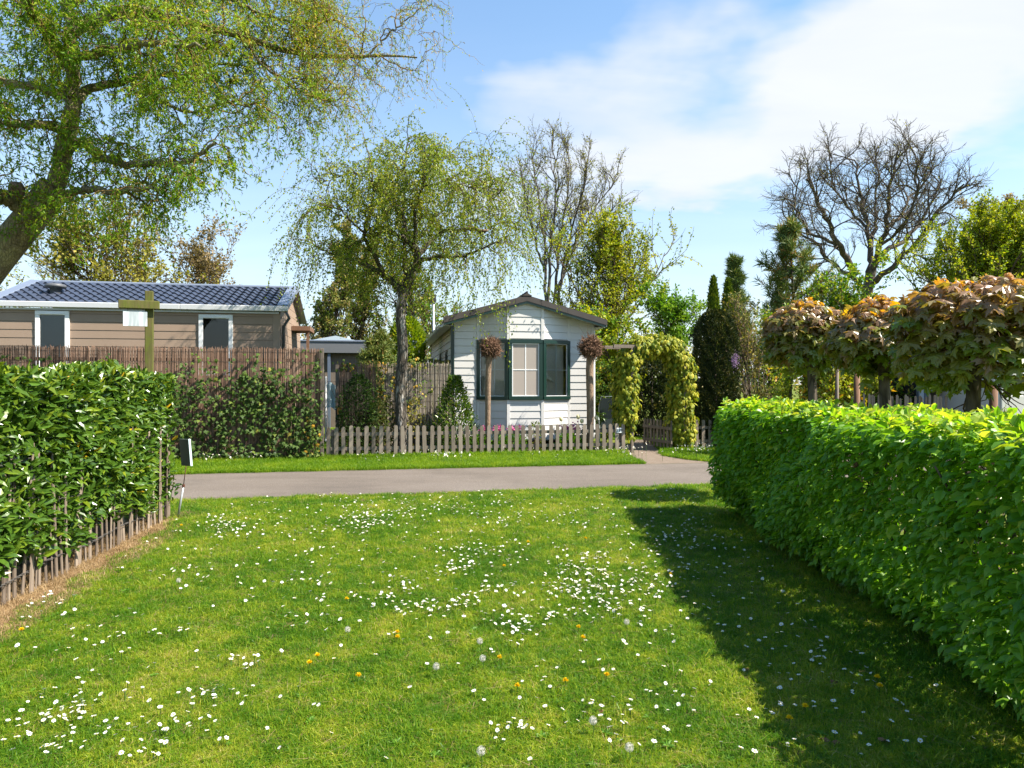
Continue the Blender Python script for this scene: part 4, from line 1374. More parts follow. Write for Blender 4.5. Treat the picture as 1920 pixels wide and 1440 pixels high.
MB().box(fs_, .084, .094, -.007, .020, -.150, .160, .003).obj('edge', M['panel_edge_lit'], lsg)

# ------------------------------------------------------------------ trees
def concat_leaves(parts):
    V, F, T, n = [], {}, [], 0
    for v, fs, t in parts:
        V.append(v); T.append(t)
        for f in fs:
            F.setdefault(f.shape[1], []).append(f + n)
        n += len(v)
    return np.concatenate(V), [np.concatenate(f) for f in F.values()], np.concatenate(T)


def tubes_obj(name, sets, mat, root):
    """sets: list of (polylines, r0, r1, sides)"""
    V, Q, n = [], [], 0
    for pts, r0, r1, sd in sets:
        a, q = tube_arrays(pts, np.broadcast_to(r0, (len(pts),)), np.broadcast_to(r1, (len(pts),)), sd)
        V.append(a); Q.append(q + n); n += len(a)
    return raw_obj(name, np.concatenate(V), [np.concatenate(Q)], mat, root, None, True)


def smooth_line(pts, n):
    pts = np.array(pts, float)
    t = np.concatenate([[0], np.cumsum(np.linalg.norm(np.diff(pts, axis=0), axis=1))]); t /= t[-1]
    k = np.linspace(0, 1, n)
    o = np.stack([np.interp(k, t, pts[:, i]) for i in range(3)], 1)
    for _ in range(2):
        o[1:-1] = .25 * o[:-2] + .5 * o[1:-1] + .25 * o[2:]
    return o


def scatter_on(Pt, m, t0=.15, t1=1.0, jit=.03):
    idx, t, pos, d = spawn(Pt, m, t0, t1, .9, .35)
    return pos + rng.normal(size=pos.shape) * jit, d, idx, t


def bg_tree(name, label, px, Y, top, crown_px, mats, base_h=.25, r=.16, n1=26, k2=6, k3=5, leaf=(.10, .06), per=14, shape='round',
            ang=.9, trop=.05, cat='tree', droop=0.0, tw=.010, lean=0.0, twig_len=.5, clump=0.0, group=None, bark=None, twig=None, tmpl=T_DIA, tint0=0.0, tint1=1.0, wander=.12, fine=0, seed=0):
    reseed(label, seed)
    base = P(px, 0, Y) * (1, 1, 0)
    H = EYE + (HOR - top) / FOC * Y
    R = crown_px / FOC * Y / 2
    root = thing(name, label, cat, base, group)
    bark = bark or M['bark']
    twig = twig or M['twig']
    if shape == 'fan':
        # short bole, heavy limbs fanning to a dome, fine twigs at the rim
        trunk = grow([base + (0, 0, -.1)], [(lean, 0, 1)], H * base_h * 1.5, 8, .05, (0, 0, 1), .1)
        tubes_obj('trunk', [(trunk, r, r * .62, 9)], bark, root)
        i1, t1_, p1, d1 = spawn(trunk, n1, .6, 1.0, .5, .2)
        an = (1.75 * ang * np.sqrt((np.arange(n1) + .4) / n1)).clip(.05, 1.4); azm = np.arange(n1) * 2.4 + rng.normal(0, .2, n1)
        d1 = np.stack([np.sin(an) * np.cos(azm), np.sin(an) * np.sin(azm), np.cos(an)], 1)
        hh = H - p1[:, 2]
        L1 = 1.0 / np.sqrt((np.sin(an) / R) ** 2 + (np.cos(an) / hh) ** 2) * rng.uniform(.72, .92, n1)
    else:
        trunk = grow([base + (0, 0, -.1)], [(lean, 0, 1)], H * (.93 if shape in ('column', 'cone') else .80), 10, .05, (0, 0, 1), .1)
        tubes_obj('trunk', [(trunk, r, r * .25, 9)], bark, root)
        i1, t1_, p1, d1 = spawn(trunk, n1, base_h, .98, ang, .15)
        s = (t1_ - base_h) / (1 - base_h)
        if shape == 'round':
            prof = np.sqrt(np.clip(1 - (2 * s - .85) ** 2 * .85, .12, 1))
        elif shape == 'cone':
            prof = 1.02 - s * .86
        else:
            prof = np.clip(1.1 - .75 * s, .2, 1) * np.minimum(1, .4 + s * 3)
        L1 = R * prof * rng.uniform(.5, 1.22, len(s)) / np.clip(np.sin(ang), .45, 1)
    if shape != 'fan':
        L1 = np.minimum(L1, np.maximum((H * 1.02 - p1[:, 2]) / math.cos(ang) * rng.uniform(.75, 1.1, len(s)), .25))
    b1 = grow(p1, d1, L1, 9, wander * .7, (0, 0, 1), trop)
    i2, t2, p2, d2 = spawn(b1, k2, .22, 1.0, .65, .2, up=.2)
    L2 = L1[i2] * .48 * (1.1 - .5 * t2) * rng.uniform(.7, 1.2, len(i2))
    if shape == 'fan': L2 *= .8
    b2 = grow(p2, d2, L2, 6, wander, (0, 0, 1), trop * 1.3)
    i3, t3, p3, d3 = spawn(b2, k3, .25, 1.0, .6, .25)
    L3 = twig_len * rng.uniform(.5, 1.2, len(i3)) * np.clip(L2[i3] / (L2.mean() + 1e-6), .5, 1.3)
    b3 = grow(p3, d3, L3, 5, wander * 1.3, (0, 0, -1 if droop else 1), droop if droop else trop)
    r1 = np.clip(r * (.40 if shape == 'fan' else .42) * (1.05 - (.2 if shape == 'fan' else .6) * t1_), .012, None)
    r2 = np.clip(r1[i2] * (.28 if shape == 'fan' else .38), .006, None)
    sets = [(b1, r1, r1 * .22, 6), (b2, r2, r2 * .35, 4), (b3, tw, tw * .5, 3)]
    if fine:
        i4, t4, p4, d4 = spawn(b3, fine, .2, 1.0, .6, .2)
        sets.append((grow(p4, d4, twig_len * .4 * rng.uniform(.5, 1.2, len(i4)), 3, wander, (0, 0, 1), trop), tw * .6, tw * .35, 3))
    tubes_obj('limbs', sets, twig, root)
    for k, (mt, share) in enumerate(mats):
        cnt = max(1, int(round(per * share * 1.7)))
        pos, d, idx, t = scatter_on(b3, cnt, .1, 1.0, leaf[0] * .45)
        if clump:
            keep = rng.uniform(size=len(b3)) > clump
            sel = keep[idx]
            pos, d, idx = pos[sel], d[sel], idx[sel]
        N = len(pos)
        d = nrm(d + rng.normal(size=(N, 3)) * .5 + np.array((0, 0, -.3 if droop else .1)))
        nn = nrm(rng.normal(size=(N, 3)) * .7 + np.array((0, 0, .8)))
        base_t = rng.uniform(tint0, tint1, len(b3))[idx]
        tint = np.clip(base_t + rng.normal(0, .18, N), 0, .99)
        L = leaf[0] * rng.uniform(.6, 1.25, N)
        V, F, T = leaves(tmpl, pos, d, nn, L, L * leaf[1] / leaf[0], tint)
        raw_obj('crown', V, F, mt, root, T)
    return root


reseed('willow')
# --- willow by the left edge: twisted branches and curled leaves
wY = 10.4
willow = thing('willow_tree', 'big corkscrew willow with a leaning mossy trunk reaching in from the left', 'tree', P(-170, 0, wY) * (1, 1, 0))


def W(*pts):
    return [P(a, b, wY + (c[0] if c else 0)) for a, b, *c in pts]


tr_main = smooth_line([P(-190, 0, wY) * (1, 1, 0) + (0, 0, -.1)] + W((-120, 640), (-20, 500), (40, 428), (78, 388), (104, 350)), 14)
limbs_w = [
    (W((92, 372), (112, 320), (124, 250), (138, 190), (134, 110), (128, 30), (120, -80), (140, -200)), .135, .06),
    (W((110, 300), (148, 262, -.1), (179, 285, -.3), (210, 307, -.4), (250, 309, -.5), (291, 305, -.6), (340, 309, -.8), (372, 293, -.9), (405, 268, -1.1)), .085, .02),
    (W((96, 366), (130, 362, -.3), (150, 354, -.5), (188, 354, -.6), (224, 361, -.7), (255, 354, -.8), (312, 358, -1.0)), .070, .02),
    (W((60, 405), (20, 372, -.3), (-20, 366, -.6), (-80, 330, -.9)), .14, .07),
    (W((132, 200), (160, 170, .2), (200, 158, .4), (250, 148, .5), (300, 134, .6), (358, 150, .8), (400, 118, 1.0), (450, 122, 1.2)), .075, .018),
    (W((132, 60), (180, 30, .1), (270, 13, .3), (313, 36, .4), (403, 54, .5), (448, 67, .6), (493, 80, .7), (538, 98, .7), (596, 107, .8), (650, 105, .8), (700, 107, .8), (726, 103, .8), (782, 108, .8)), .105, .012),
    (W((690, 104, .8), (720, 72, .8), (753, 45, .8), (790, 14, .8)), .018, .008),
    (W((125, -60), (200, -110, -.4), (320, -150, -.8), (460, -140, -1.2), (600, -90, -1.4)), .11, .03),
    (W((130, 0), (220, -40, .8), (350, -60, 1.4), (500, -20, 2.0), (620, 30, 2.4)), .10, .025),
    (W((128, 120), (90, 60, -.6), (50, 10, -1.2), (20, -60, -1.6)), .10, .04),
    (W((124, 250), (80, 232, -.4), (45, 236, -.7), (0, 229, -.9), (-60, 200, -1.2)), .075, .03),
    (W((128, 180), (60, 160, .3), (0, 150, .7), (-80, 110, 1.0)), .08, .03),
    (W((250, 150, .5), (300, 190, .3), (360, 215, .1), (420, 190, -.1), (470, 200, -.3)), .035, .012),
    (W((448, 67, .6), (500, 130, .4), (560, 170, .3), (620, 190, .2)), .030, .010),
    (W((350, -60, 1.4), (470, 20, 1.2), (540, 40, 1.0), (640, 40, .8)), .045, .012),
    (W((134, 110), (220, 90, -.8), (300, 80, -1.5), (380, 90, -2.0)), .07, .018),
]
sets = [(tr_main[None], .30, .215, 14)]
twl = []
wl = []
for pts, ra, rb in limbs_w:
    ln = smooth_line(pts, 26)
    amp = .018 + .5 * rb
    ln[1:-1] += rng.normal(size=(24, 3)) * amp * .5
    sets.append((ln[None], ra, rb, 9))
    wl.append(ln)
tubes_obj('trunk', sets[:2], M['willow_bark'], willow)
tubes_obj('limbs', sets[2:], M['willow_bark'], willow)
knob = MB()
kc = P(31, 354, wY - .25)
knob.lathe(kc, [(0, .10), (.075, .09), (.11, .02), (.10, -.08), (.05, -.16)], 10).obj('burl', M['pollard_bark'], willow, True)
wlA = np.stack(wl)
cntA = np.array([10, 20, 15, 10, 26, 40, 6, 34, 34, 16, 14, 14, 18, 18, 24, 22])
i1, t1_, p1, d1 = spawn(wlA, cntA, .12, 1.0, .9, .3, up=.3)
LA = rng.uniform(.45, 1.15, len(i1))
b1 = grow(p1, d1, LA, 9, .26, (0, 0, 1), .03, curl=.35)
i2, t2, p2, d2 = spawn(b1, 9, .2, 1.0, .8, .3)
L2 = rng.uniform(.4, 1.0, len(i2))
b2 = grow(p2, d2, L2, 13, .22, (.05, 0, -1), .16, curl=.55)
# long trailing twigs at the right-hand end of the crown
sel = np.where(b1[:, -1, 0] > -3.6)[0]
i3, t3, p3, d3 = spawn(b1[sel], 5, .3, 1.0, .8, .3)
L3 = rng.uniform(.5, 1.35, len(i3))
b3 = grow(p3, d3, L3, 13, .15, (.12, 0, -1), .22, curl=.4)
thin_ = lambda b: b[(b[:, 0, 0] < -2.5) | (rng.uniform(size=len(b)) < .45)]
b1, b2, b3 = thin_(b1), thin_(b2), thin_(b3)
tubes_obj('twigs', [(b1, .012, .004, 4), (b2, .0052, .0020, 3), (b3, .0042, .0016, 3)], M['willow_twig'], willow)
lp = []
for Pt, per in ((b1, 16), (b2, 27), (b3, 20)):
    pos, d, idx, t = scatter_on(Pt, per, .12, 1.0, .02)
    N = len(pos)
    d = nrm(d + np.array((0, 0, -.55)) + rng.normal(size=(N, 3)) * .4)
    nn = rng.normal(size=(N, 3)) + np.array((0, 0, .5))
    # brownish catkins and buds toward the right-hand, upper end
    f = np.clip((pos[:, 0] + 5.2) / 3.2, 0, 1) * np.clip((pos[:, 2] - 4.6) / 1.6, 0, 1)
    cl_ = rng.uniform(0, .5, len(Pt))[idx]
    tint = np.clip(cl_ + rng.normal(.12, .14, N) + f * rng.uniform(.0, .75, N), 0, .99)
    keep = rng.uniform(size=N) > f * .35
    L = rng.uniform(.045, .090, N) * (1 - .3 * f)
    lp.append(leaves((T_DIA[0] * (1, 1, 2.2) + np.array([(0, 0, 0), (0, 0, 0), (0, 0, -.25), (0, 0, 0)]), T_DIA[1]), pos[keep], d[keep], nn[keep], L[keep], L[keep] * .30, tint[keep]))
raw_obj('crown', *concat_leaves(lp)[:2], M['willow'], willow, concat_leaves(lp)[2])

reseed('birch')
# --- weeping birch in the garden before the white home
bY = 15.1
birch = thing('birch_tree', 'weeping birch with a pale rough trunk in front of the willow cane screen', 'tree', P(752, 0, bY) * (1, 1, 0))


def B(*pts):
    return [P(a, b, bY + (c[0] if c else 0)) for a, b, *c in pts]


bt = smooth_line([P(753, 0, bY) * (1, 1, 0) + (0, 0, -.1)] + B((753, 800), (750, 740), (753, 690), (757, 640), (749, 600), (752, 565), (757, 545)), 18)
limbs_b = [
    (B((756, 548), (770, 520), (783, 490), (783, 470, -.1), (772, 462, -.2)), .115, .085),
    (B((774, 464, -.1), (761, 450, -.2), (745, 440, -.3), (728, 432, -.4), (706, 440, -.5), (690, 443, -.6)), .060, .035),
    (B((765, 455, -.1), (754, 406, .2), (756, 382, .4), (762, 345, .5), (757, 300, .6), (770, 255, .7)), .055, .012),
    (B((778, 470, 0), (778, 422, -.4), (775, 388, -.5), (793, 350, -.7), (800, 300, -.9)), .050, .012),
    (B((784, 478), (809, 452, .2), (829, 430, .4), (856, 433, .5), (882, 428, .6), (905, 436, .8)), .060, .022),
    (B((882, 428, .6), (888, 400, .6), (893, 350, .7), (905, 310, .8)), .020, .008),
    (B((783, 495), (800, 484, -.3), (825, 480, -.5), (845, 484, -.7), (868, 482, -.9), (900, 466, -1.1), (940, 450, -1.2)), .050, .016),
    (B((755, 550), (734, 526, .1), (710, 509, .2), (688, 497, .4), (672, 492, .5)), .080, .04),
    (B((720, 516), (704, 486, -.2), (688, 458, -.4), (678, 442, -.5), (690, 414, -.6), (698, 387, -.6), (702, 350, -.7), (694, 300, -.8)), .055, .014),
    (B((690, 444, -.6), (664, 420, -.8), (640, 395, -1.0), (600, 380, -1.2)), .028, .010),
    (B((674, 493, .5), (640, 480, .8), (605, 470, 1.0), (575, 450, 1.1)), .032, .010),
    (B((759, 540), (760, 500, .3), (760, 460, .6), (745, 400, 1.0), (735, 340, 1.3), (730, 290, 1.4)), .055, .014),
    (B((760, 480, .5), (800, 430, 1.0), (840, 380, 1.4), (860, 330, 1.5)), .030, .010),
    (B((905, 436, .8), (930, 420, .9), (955, 415, 1.0), (975, 425, 1.0)), .020, .008),
    (B((754, 406, .2), (715, 350, .0), (660, 320, -.1), (600, 345, -.2)), .024, .008),
    (B((793, 350, -.7), (830, 340, -.9), (880, 350, -1.0), (930, 375, -1.0)), .022, .008),
    (B((762, 345, .5), (790, 310, .4), (825, 300, .3), (840, 290, .3)), .018, .007),
]
tubes_obj('trunk', [(bt[None], .135, .105, 14)], M['birch_bark'], birch)
bl_, sets = [], []
for pts, ra, rb in limbs_b:
    ln = smooth_line(pts, 20); ln[1:-1] += rng.normal(size=(18, 3)) * .014
    sets.append((ln[None], ra, rb, 8)); bl_.append(ln)
tubes_obj('limbs', sets, M['birch_limb'], birch)
stub = MB()
stub.tube(smooth_line(B((868, 432, .5), (884, 424, .45), (900, 434, .4), (916, 432, .4)), 8), .055, .028, 8).obj('cut_stub', M['pollard_bark'], birch, True)
blA = np.stack(bl_)
cnt = np.array([5, 9, 20, 17, 11, 11, 12, 9, 16, 10, 11, 18, 14, 9, 15, 15, 11])
i1, t1_, p1, d1 = spawn(blA, cnt, .2, 1.0, .9, .3, up=.5)
L1 = rng.uniform(.35, .95, len(i1))
b1 = grow(p1, d1, L1, 7, .16, (0, 0, 1), .02)
i2, t2, p2, d2 = spawn(b1, 7, .15, 1.0, .8, .3)
low = np.clip((p2[:, 2] - 3.2) / 4.0, 0.05, 1)
L2 = rng.uniform(.45, 1.15, len(i2)) * np.where(np.abs(p2[:, 0] + 2.4) > 1.4, 1.85, .95)
b2 = grow(p2, d2, L2, 9, .10, (0, 0, -1), .30)
tubes_obj('twigs', [(b1, .012, .004, 4), (b2, .0045, .0018, 3)], M['twig'], birch)
lp = []
for Pt, per in ((b1, 16), (b2, 30)):
    pos, d, idx, t = scatter_on(Pt, per, .08, 1.0, .03)
    N = len(pos)
    d = nrm(d + np.array((0, 0, -.7)) + rng.normal(size=(N, 3)) * .4)
    nn = rng.normal(size=(N, 3)) + np.array((0, 0, .6))
    tint = np.clip(rng.uniform(.1, .7, len(Pt))[idx] + rng.normal(0, .16, N), 0, .99)
    L = rng.uniform(.035, .062, N)
    lp.append(leaves(T_DIA, pos, d, nn, L, L * .72, tint))
cv = concat_leaves(lp)
raw_obj('crown', cv[0], cv[1], M['birch'], birch, cv[2])

reseed('pollards')
# --- two pollarded globe trees before the bay window
for px, ytop, r0, rb, lab in ((914, 654, .056, .285, 'pollarded globe tree with a slim trunk covering the left pane of the bay window'),
                              (1106, 653, .075, .33, 'pollarded globe tree with a thicker trunk at the right corner of the white home')):
    v = 14.95
    Yp = site_Y(px, v)
    base = P(px, 0, Yp) * (1, 1, 0)
    c = P(px + (5 if px < 1000 else 2), ytop, Yp)
    pol = thing('pollard_tree', lab, 'tree', base, 'pollarded globe trees before the bay window')
    ln = smooth_line([base + (0, 0, -.05), base + (.01, 0, 1.0), c + (-.04, 0, -rb * .9), c + (0, 0, -rb * .25)], 12)
    tubes_obj('trunk', [(ln[None], r0 * 1.0, r0 * 1.15, 12)], M['pollard_bark'], pol)
    n = 620
    d = nrm(rng.normal(size=(n, 3)) + np.array((0, 0, .15)))
    st = c + d * rb * rng.uniform(.15, .55, (n, 1))
    b_ = grow(st, d + rng.normal(size=(n, 3)) * .5, rng.uniform(.28, .62, n) * rb, 5, .35, (0, 0, 1), .04, curl=.4)
    e_i, _, ep, ed = spawn(b_, 2, .5, 1.0, .8, .3)
    b2_ = grow(ep, ed, rng.uniform(.06, .14, len(e_i)), 3, .3)
    wi = rng.choice(n, 9)
    wh = grow(c + d[wi] * rb * .9, d[wi] + (0, 0, .8), rng.uniform(.15, .42, 9), 5, .1)
    tubes_obj('twigs', [(b_, .011, .007, 4), (b2_, .006, .004, 3), (wh, .0035, .0015, 3)], M['knot_twig'], pol)

reseed('maples')
# --- young maples in a row behind the hornbeam hedge: leaves hang around a low globe
maple_specs = [
    (1526, 8.9, 1512, 548, 692, 150, 'maple tree farthest along the row, its globe clear of its neighbours on one side', 620),
    (1664, 7.3, 1640, 552, 700, 158, 'middle maple of the row, orange tips, half hidden by the biggest globe', 620),
    (1822, 5.7, 1835, 494, 735, 290, 'biggest maple globe with bronze leaves, nearest to the viewer', 800),
]
for px, Y, cx, ctop, cbot, cw, lab, nl in maple_specs:
    base = P(px, 0, Y) * (1, 1, 0)
    root = thing('maple_tree', lab, 'tree', base, 'globe maples behind the hornbeam hedge')
    cc = P(cx, (ctop + cbot) / 2 + 10, Y)
    hz = (cbot - ctop) / FOC * Y / 2
    rx = cw / FOC * Y / 2
    ln = smooth_line([base + (0, 0, -.05), base + (.0, 0, 1.0), (cc[0] * .4 + base[0] * .6, Y, cc[2] - hz * .4)], 10)
    tubes_obj('trunk', [(ln[None], .062, .052, 12)], M['bark'], root)
    st = np.repeat([ln[-1]], 26, 0) + rng.normal(size=(26, 3)) * .03
    br = grow(st, nrm(rng.normal(size=(26, 3)) * (1, 1, .5) + (0, 0, .25)), rx * rng.uniform(.6, .95, 26), 6, .12, (0, 0, 1), .03)
    _, _, q1, e1 = spawn(br, 5, .3, 1.0, .7, .2)
    br2 = grow(q1, e1, rx * .3, 4, .15)
    tubes_obj('limbs', [(br, .016, .006, 6), (br2, .006, .003, 4)], M['twig'], root)
    d = nrm(rng.normal(size=(nl * 2, 3)))
    rad = rng.uniform(.55, 1.0, nl * 2) ** .6
    lump = 1 + .09 * np.sin(d[:, 0] * 4.2 + Y) * np.cos(d[:, 1] * 3.7) + .06 * np.sin(d[:, 2] * 6 + Y * 2)
    pos = cc + d * (rad * lump)[:, None] * np.array((rx, rx * .95, hz))
    # lower edge hangs in tufts instead of a smooth bottom
    azl = np.arctan2(d[:, 1], d[:, 0])
    keep = (d[:, 2] > -.50 + .26 * np.sin(azl * 3 + Y) + .18 * np.sin(azl * 7 + Y * 3)) | (rng.uniform(size=nl * 2) < .10)
    pos, d, rad = pos[keep], d[keep], rad[keep]
    N = len(pos)
    outw = nrm(d * (1, 1, .25) + rng.normal(size=(N, 3)) * .35)
    tip = nrm(outw * .75 + np.array((0, 0, -.75)) + rng.normal(size=(N, 3)) * .25)
    nn = nrm(outw * .5 + np.array((.15, -.1, .85)) + rng.normal(size=(N, 3)) * .34)
    L = rng.uniform(.095, .165, N) * (1 - .25 * (d[:, 2] > .75))
    up = (pos[:, 2] - cc[2]) / hz
    tint = np.clip(.37 + .32 * up + rng.normal(0, .14, N), .03, .80)
    young = (up > .25) & (rng.uniform(size=N) < .30 * np.clip(up, 0, 1) ** 1.5)
    tint[young] = rng.uniform(.86, .99, young.sum())
    L[young] *= .6
    tip[young] = nrm(outw[young] + np.array((0, 0, .35)) + rng.normal(size=(young.sum(), 3)) * .4)
    vis = np.where(in_view(pos) & (d[:, 1] < .35), rad * lump[keep] * L, 0)
    o = np.argsort(-vis)
    big, rest = o[:300], o[300:]
    leaf_parts(T_MAPLE, 'leaf', pos[big], tip[big], nn[big], L[big], L[big] * 1.0, tint[big], M['maple'], root, 12)
    V, F, T = leaves(T_MAPLE, pos[rest], tip[rest], nn[rest], L[rest], L[rest], tint[rest])
    raw_obj('foliage', V, F, M['maple'], root, T, kind='stuff')

# stakes beside the maples
for px, Y, ytop, mat, lab in ((1606, 7.9, 690, 'red_post', 'brown tree stake between the far and the middle maple'),
                              (1569, 8.6, 668, 'post', 'thin grey stake just beyond the far maple'),
                              (1862, 6.2, 722, 'red_post', 'brown wooden post between the biggest maple and the cream garage')):
    b_ = P(px, 0, Y); t_ = P(px, ytop, Y)[2]
    so = MB().tube([(b_[0], Y, -.05), (b_[0], Y, t_ * .5), (b_[0] + .004, Y, t_)], .037 if mat == 'red_post' else .024, .033 if mat == 'red_post' else .022, 10, tint=.5)
    tag(so.obj('tree_stake', M[mat], None, True, (b_[0], Y, 0)), lab, 'stake', 'stakes beside the maples')

# --- trees beyond the plots
bg_tree('blossoming_tree', 'olive yellow blossoming tree behind the tiled roof of the brown home', 295, 27, 366, 330, [(M['olive'], 1)], .15, .14, 40, 7, 6, (.13, .115), 5, 'round', .75, .10, clump=.1, twig_len=.8, tint0=.1, tint1=.8)
bg_tree('copper_tree', 'copper leaved tree between the brown roof and the birch', 450, 31, 430, 150, [(M['copper'], 1)], .12, .12, 30, 5, 5, (.13, .09), 7, 'round', .45, .15, twig_len=.7, clump=.15)
bg_tree('bare_tree', 'thin bare tree rising beside the willow trunk above the brown roof', 75, 33, 398, 150, [(M['olive'], 1)], .2, .12, 16, 5, 4, (.07, .05), 1, 'round', .7, .12, twig=M['grey_twig'], tw=.008)
bg_tree('bushy_tree', 'pale olive bushy tree at the left edge above the brown roof', -10, 30, 478, 220, [(M['copper'], .4), (M['yellow_green'], .6)], .1, .12, 20, 5, 4, (.13, .08), 9, 'round')
bg_tree('poplar_tree', 'column poplar with brownish young leaves left of the birch trunk', 592, 27, 405, 95, [(M['poplar'], 1)], .06, .11, 44, 4, 4, (.12, .09), 10, 'column', .4, .12, twig_len=.5)
bg_tree('poplar_tree', 'narrow column poplar behind the flat-roofed building beside the birch trunk', 668, 29, 440, 85, [(M['poplar'], 1)], .06, .11, 40, 4, 4, (.12, .09), 9, 'column', .4, .12, twig_len=.5, tint0=.3, tint1=1.0)
bg_tree('loose_tree', 'loose pale green tree between the birch trunk and the white roof', 800, 28, 470, 170, [(M['fresh'], .6), (M['olive'], .4)], .08, .13, 34, 6, 5, (.10, .07), 8, 'round', .6, .12, clump=.1, twig_len=.7)
reseed('tall')
tY = 30
tall = thing('tall_tree', 'tall half-bare multi-stemmed tree rising behind the white home', 'tree', P(1030, 0, tY) * (1, 1, 0))


def Tt(*pts):
    return [P(a, b, tY + dy) for a, b, dy in pts]


stems_t = [
    (Tt((1022, 600, 0), (1024, 500, .2), (1018, 420, .5), (1006, 350, .8), (996, 285, 1)), .085, .02),
    (Tt((1026, 600, 0), (1031, 480, -.3), (1040, 400, -.6), (1042, 330, -.9), (1034, 262, -1)), .09, .02),
    (Tt((1034, 600, 0), (1044, 500, .5), (1056, 410, 1), (1068, 340, 1.3), (1066, 268, 1.5)), .085, .02),
    (Tt((1040, 600, 0), (1058, 490, -.3), (1077, 410, -.8), (1096, 350, -1.3), (1102, 298, -1.6)), .08, .02),
    (Tt((1045, 545, 0), (1075, 465, .4), (1105, 405, .8), (1138, 360, 1), (1160, 325, 1.2)), .07, .015),
    (Tt((1020, 510, 0), (1002, 440, -.5), (988, 385, -.9), (975, 325, -1.2)), .06, .015),
    (Tt((1060, 480, 0), (1085, 440, -1), (1120, 415, -1.5), (1150, 400, -1.8)), .045, .012),
]
tt_ = smooth_line([P(1030, 0, tY) * (1, 1, 0) + (0, 0, -.1)] + Tt((1030, 660, 0), (1030, 590, 0)), 6)
tubes_obj('trunk', [(tt_[None], .22, .15, 9)], M['bark'], tall)
ol, sets = [], []
for pts, ra, rb in stems_t:
    ln = smooth_line(pts, 18); ln[1:-1] += rng.normal(size=(16, 3)) * .035
    sets.append((ln[None], ra, rb, 6)); ol.append(ln)
i1, t1_, p1, d1 = spawn(np.stack(ol), np.array([18, 18, 18, 18, 16, 14, 11]), .22, 1.0, .55, .2, up=.5)
b1 = grow(p1, d1, rng.uniform(.9, 1.9, len(i1)) * (1.15 - .55 * t1_), 7, .10, (0, 0, 1), .09)
i2, t2, p2, d2 = spawn(b1, 7, .2, 1.0, .6, .2)
b2 = grow(p2, d2, rng.uniform(.35, .9, len(i2)), 4, .12, (0, 0, 1), .07)
i3, t3, p3, d3 = spawn(b2, 4, .2, 1.0, .6, .2)
b3 = grow(p3, d3, rng.uniform(.15, .4, len(i3)), 3, .12, (0, 0, 1), .05)
tubes_obj('limbs', sets + [(b1, .026, .010, 4), (b2, .011, .006, 3), (b3, .006, .004, 3)], M['grey_twig'], tall)
pos, d, idx, t = scatter_on(b2, 7, .3, 1.0, .05)
hi = rng.uniform(size=len(b2))[idx] < .75
pos, d = pos[hi], d[hi]
lf = rng.uniform(.05, .10, len(pos))
V, F, T = leaves(T_DIA, pos, d, rng.normal(size=pos.shape) + (0, 0, .5), lf, lf * .75, rng.uniform(0, .8, len(pos)))
raw_obj('crown', V, F, M['olive'], tall, T)
bg_tree('field_maple', 'bright yellow-green bushy tree right behind the white roof', 1120, 25, 395, 235, [(M['yellow_green'], 1)], .08, .15, 38, 7, 7, (.092, .075), 9, 'round', .62, .10, clump=.15, twig_len=.75)
bg_tree('thorn_bush', 'yellow-green shrub behind the right corner of the white home and the arch', 1165, 20.5, 560, 130, [(M['yellow_green'], .7), (M['fresh'], .3)], .05, .07, 22, 5, 4, (.11, .08), 10, 'round', .6, .1, cat='shrub', twig_len=.3)
bg_tree('rowan_tree', 'fresh green tree between the white home and the cypress columns', 1272, 24, 528, 120, [(M['fresh'], 1)], .1, .09, 26, 5, 5, (.13, .07), 10, 'round', .6, .1, twig_len=.4, tint0=.25)
reseed('oak')
oY = 38
oak = thing('oak_tree', 'large nearly leafless oak with dark spreading limbs above the maples', 'tree', P(1622, 0, oY) * (1, 1, 0))


def O(*pts):
    return [P(a, b, oY + dy) for a, b, dy in pts]


limbs_o = [
    (O((1605, 515, 0), (1582, 480, -.6), (1570, 462, -1), (1561, 433, -1.4), (1547, 404, -1.8), (1532, 375, -2), (1512, 335, -2.2)), .20, .05),
    (O((1630, 520, 0), (1631, 492, .3), (1633, 462, .6), (1628, 427, .9), (1620, 390, 1.2), (1612, 355, 1.4), (1602, 300, 1.6)), .19, .04),
    (O((1634, 510, 0), (1643, 490, -.4), (1647, 462, -.8), (1662, 427, -1.2), (1662, 390, -1.5), (1672, 340, -1.8), (1682, 285, -2)), .19, .04),
    (O((1634, 505, 0), (1655, 478, .6), (1675, 462, 1), (1692, 455, 1.4), (1720, 425, 2), (1745, 390, 2.4), (1766, 335, 2.8)), .17, .04),
    (O((1636, 530, 0), (1660, 512, -.8), (1690, 483, -1.6), (1725, 448, -2.4), (1750, 410, -3), (1783, 368, -3.4), (1808, 345, -3.8)), .18, .04),
    (O((1612, 528, 0), (1590, 514, .8), (1562, 500, 1.5), (1538, 465, 2.2), (1515, 447, 2.8), (1490, 422, 3.2), (1470, 405, 3.5)), .15, .035),
    (O((1571, 464, -1), (1550, 449, -.5), (1523, 440, 0), (1500, 412, .4), (1488, 385, .8), (1495, 350, 1)), .10, .03),
    (O((1662, 427, -1.2), (1688, 408, -.6), (1701, 375, 0), (1728, 350, .5), (1745, 315, 1)), .10, .03),
    (O((1633, 462, .6), (1646, 420, 2), (1640, 380, 3), (1645, 330, 3.6), (1640, 275, 4)), .11, .03),
    (O((1628, 427, .9), (1600, 400, 2), (1575, 370, 2.8), (1560, 330, 3.2), (1556, 290, 3.5)), .09, .03),
    (O((1647, 462, -.8), (1690, 430, -2.2), (1715, 390, -3), (1722, 340, -3.5), (1715, 290, -3.8)), .09, .03),
]
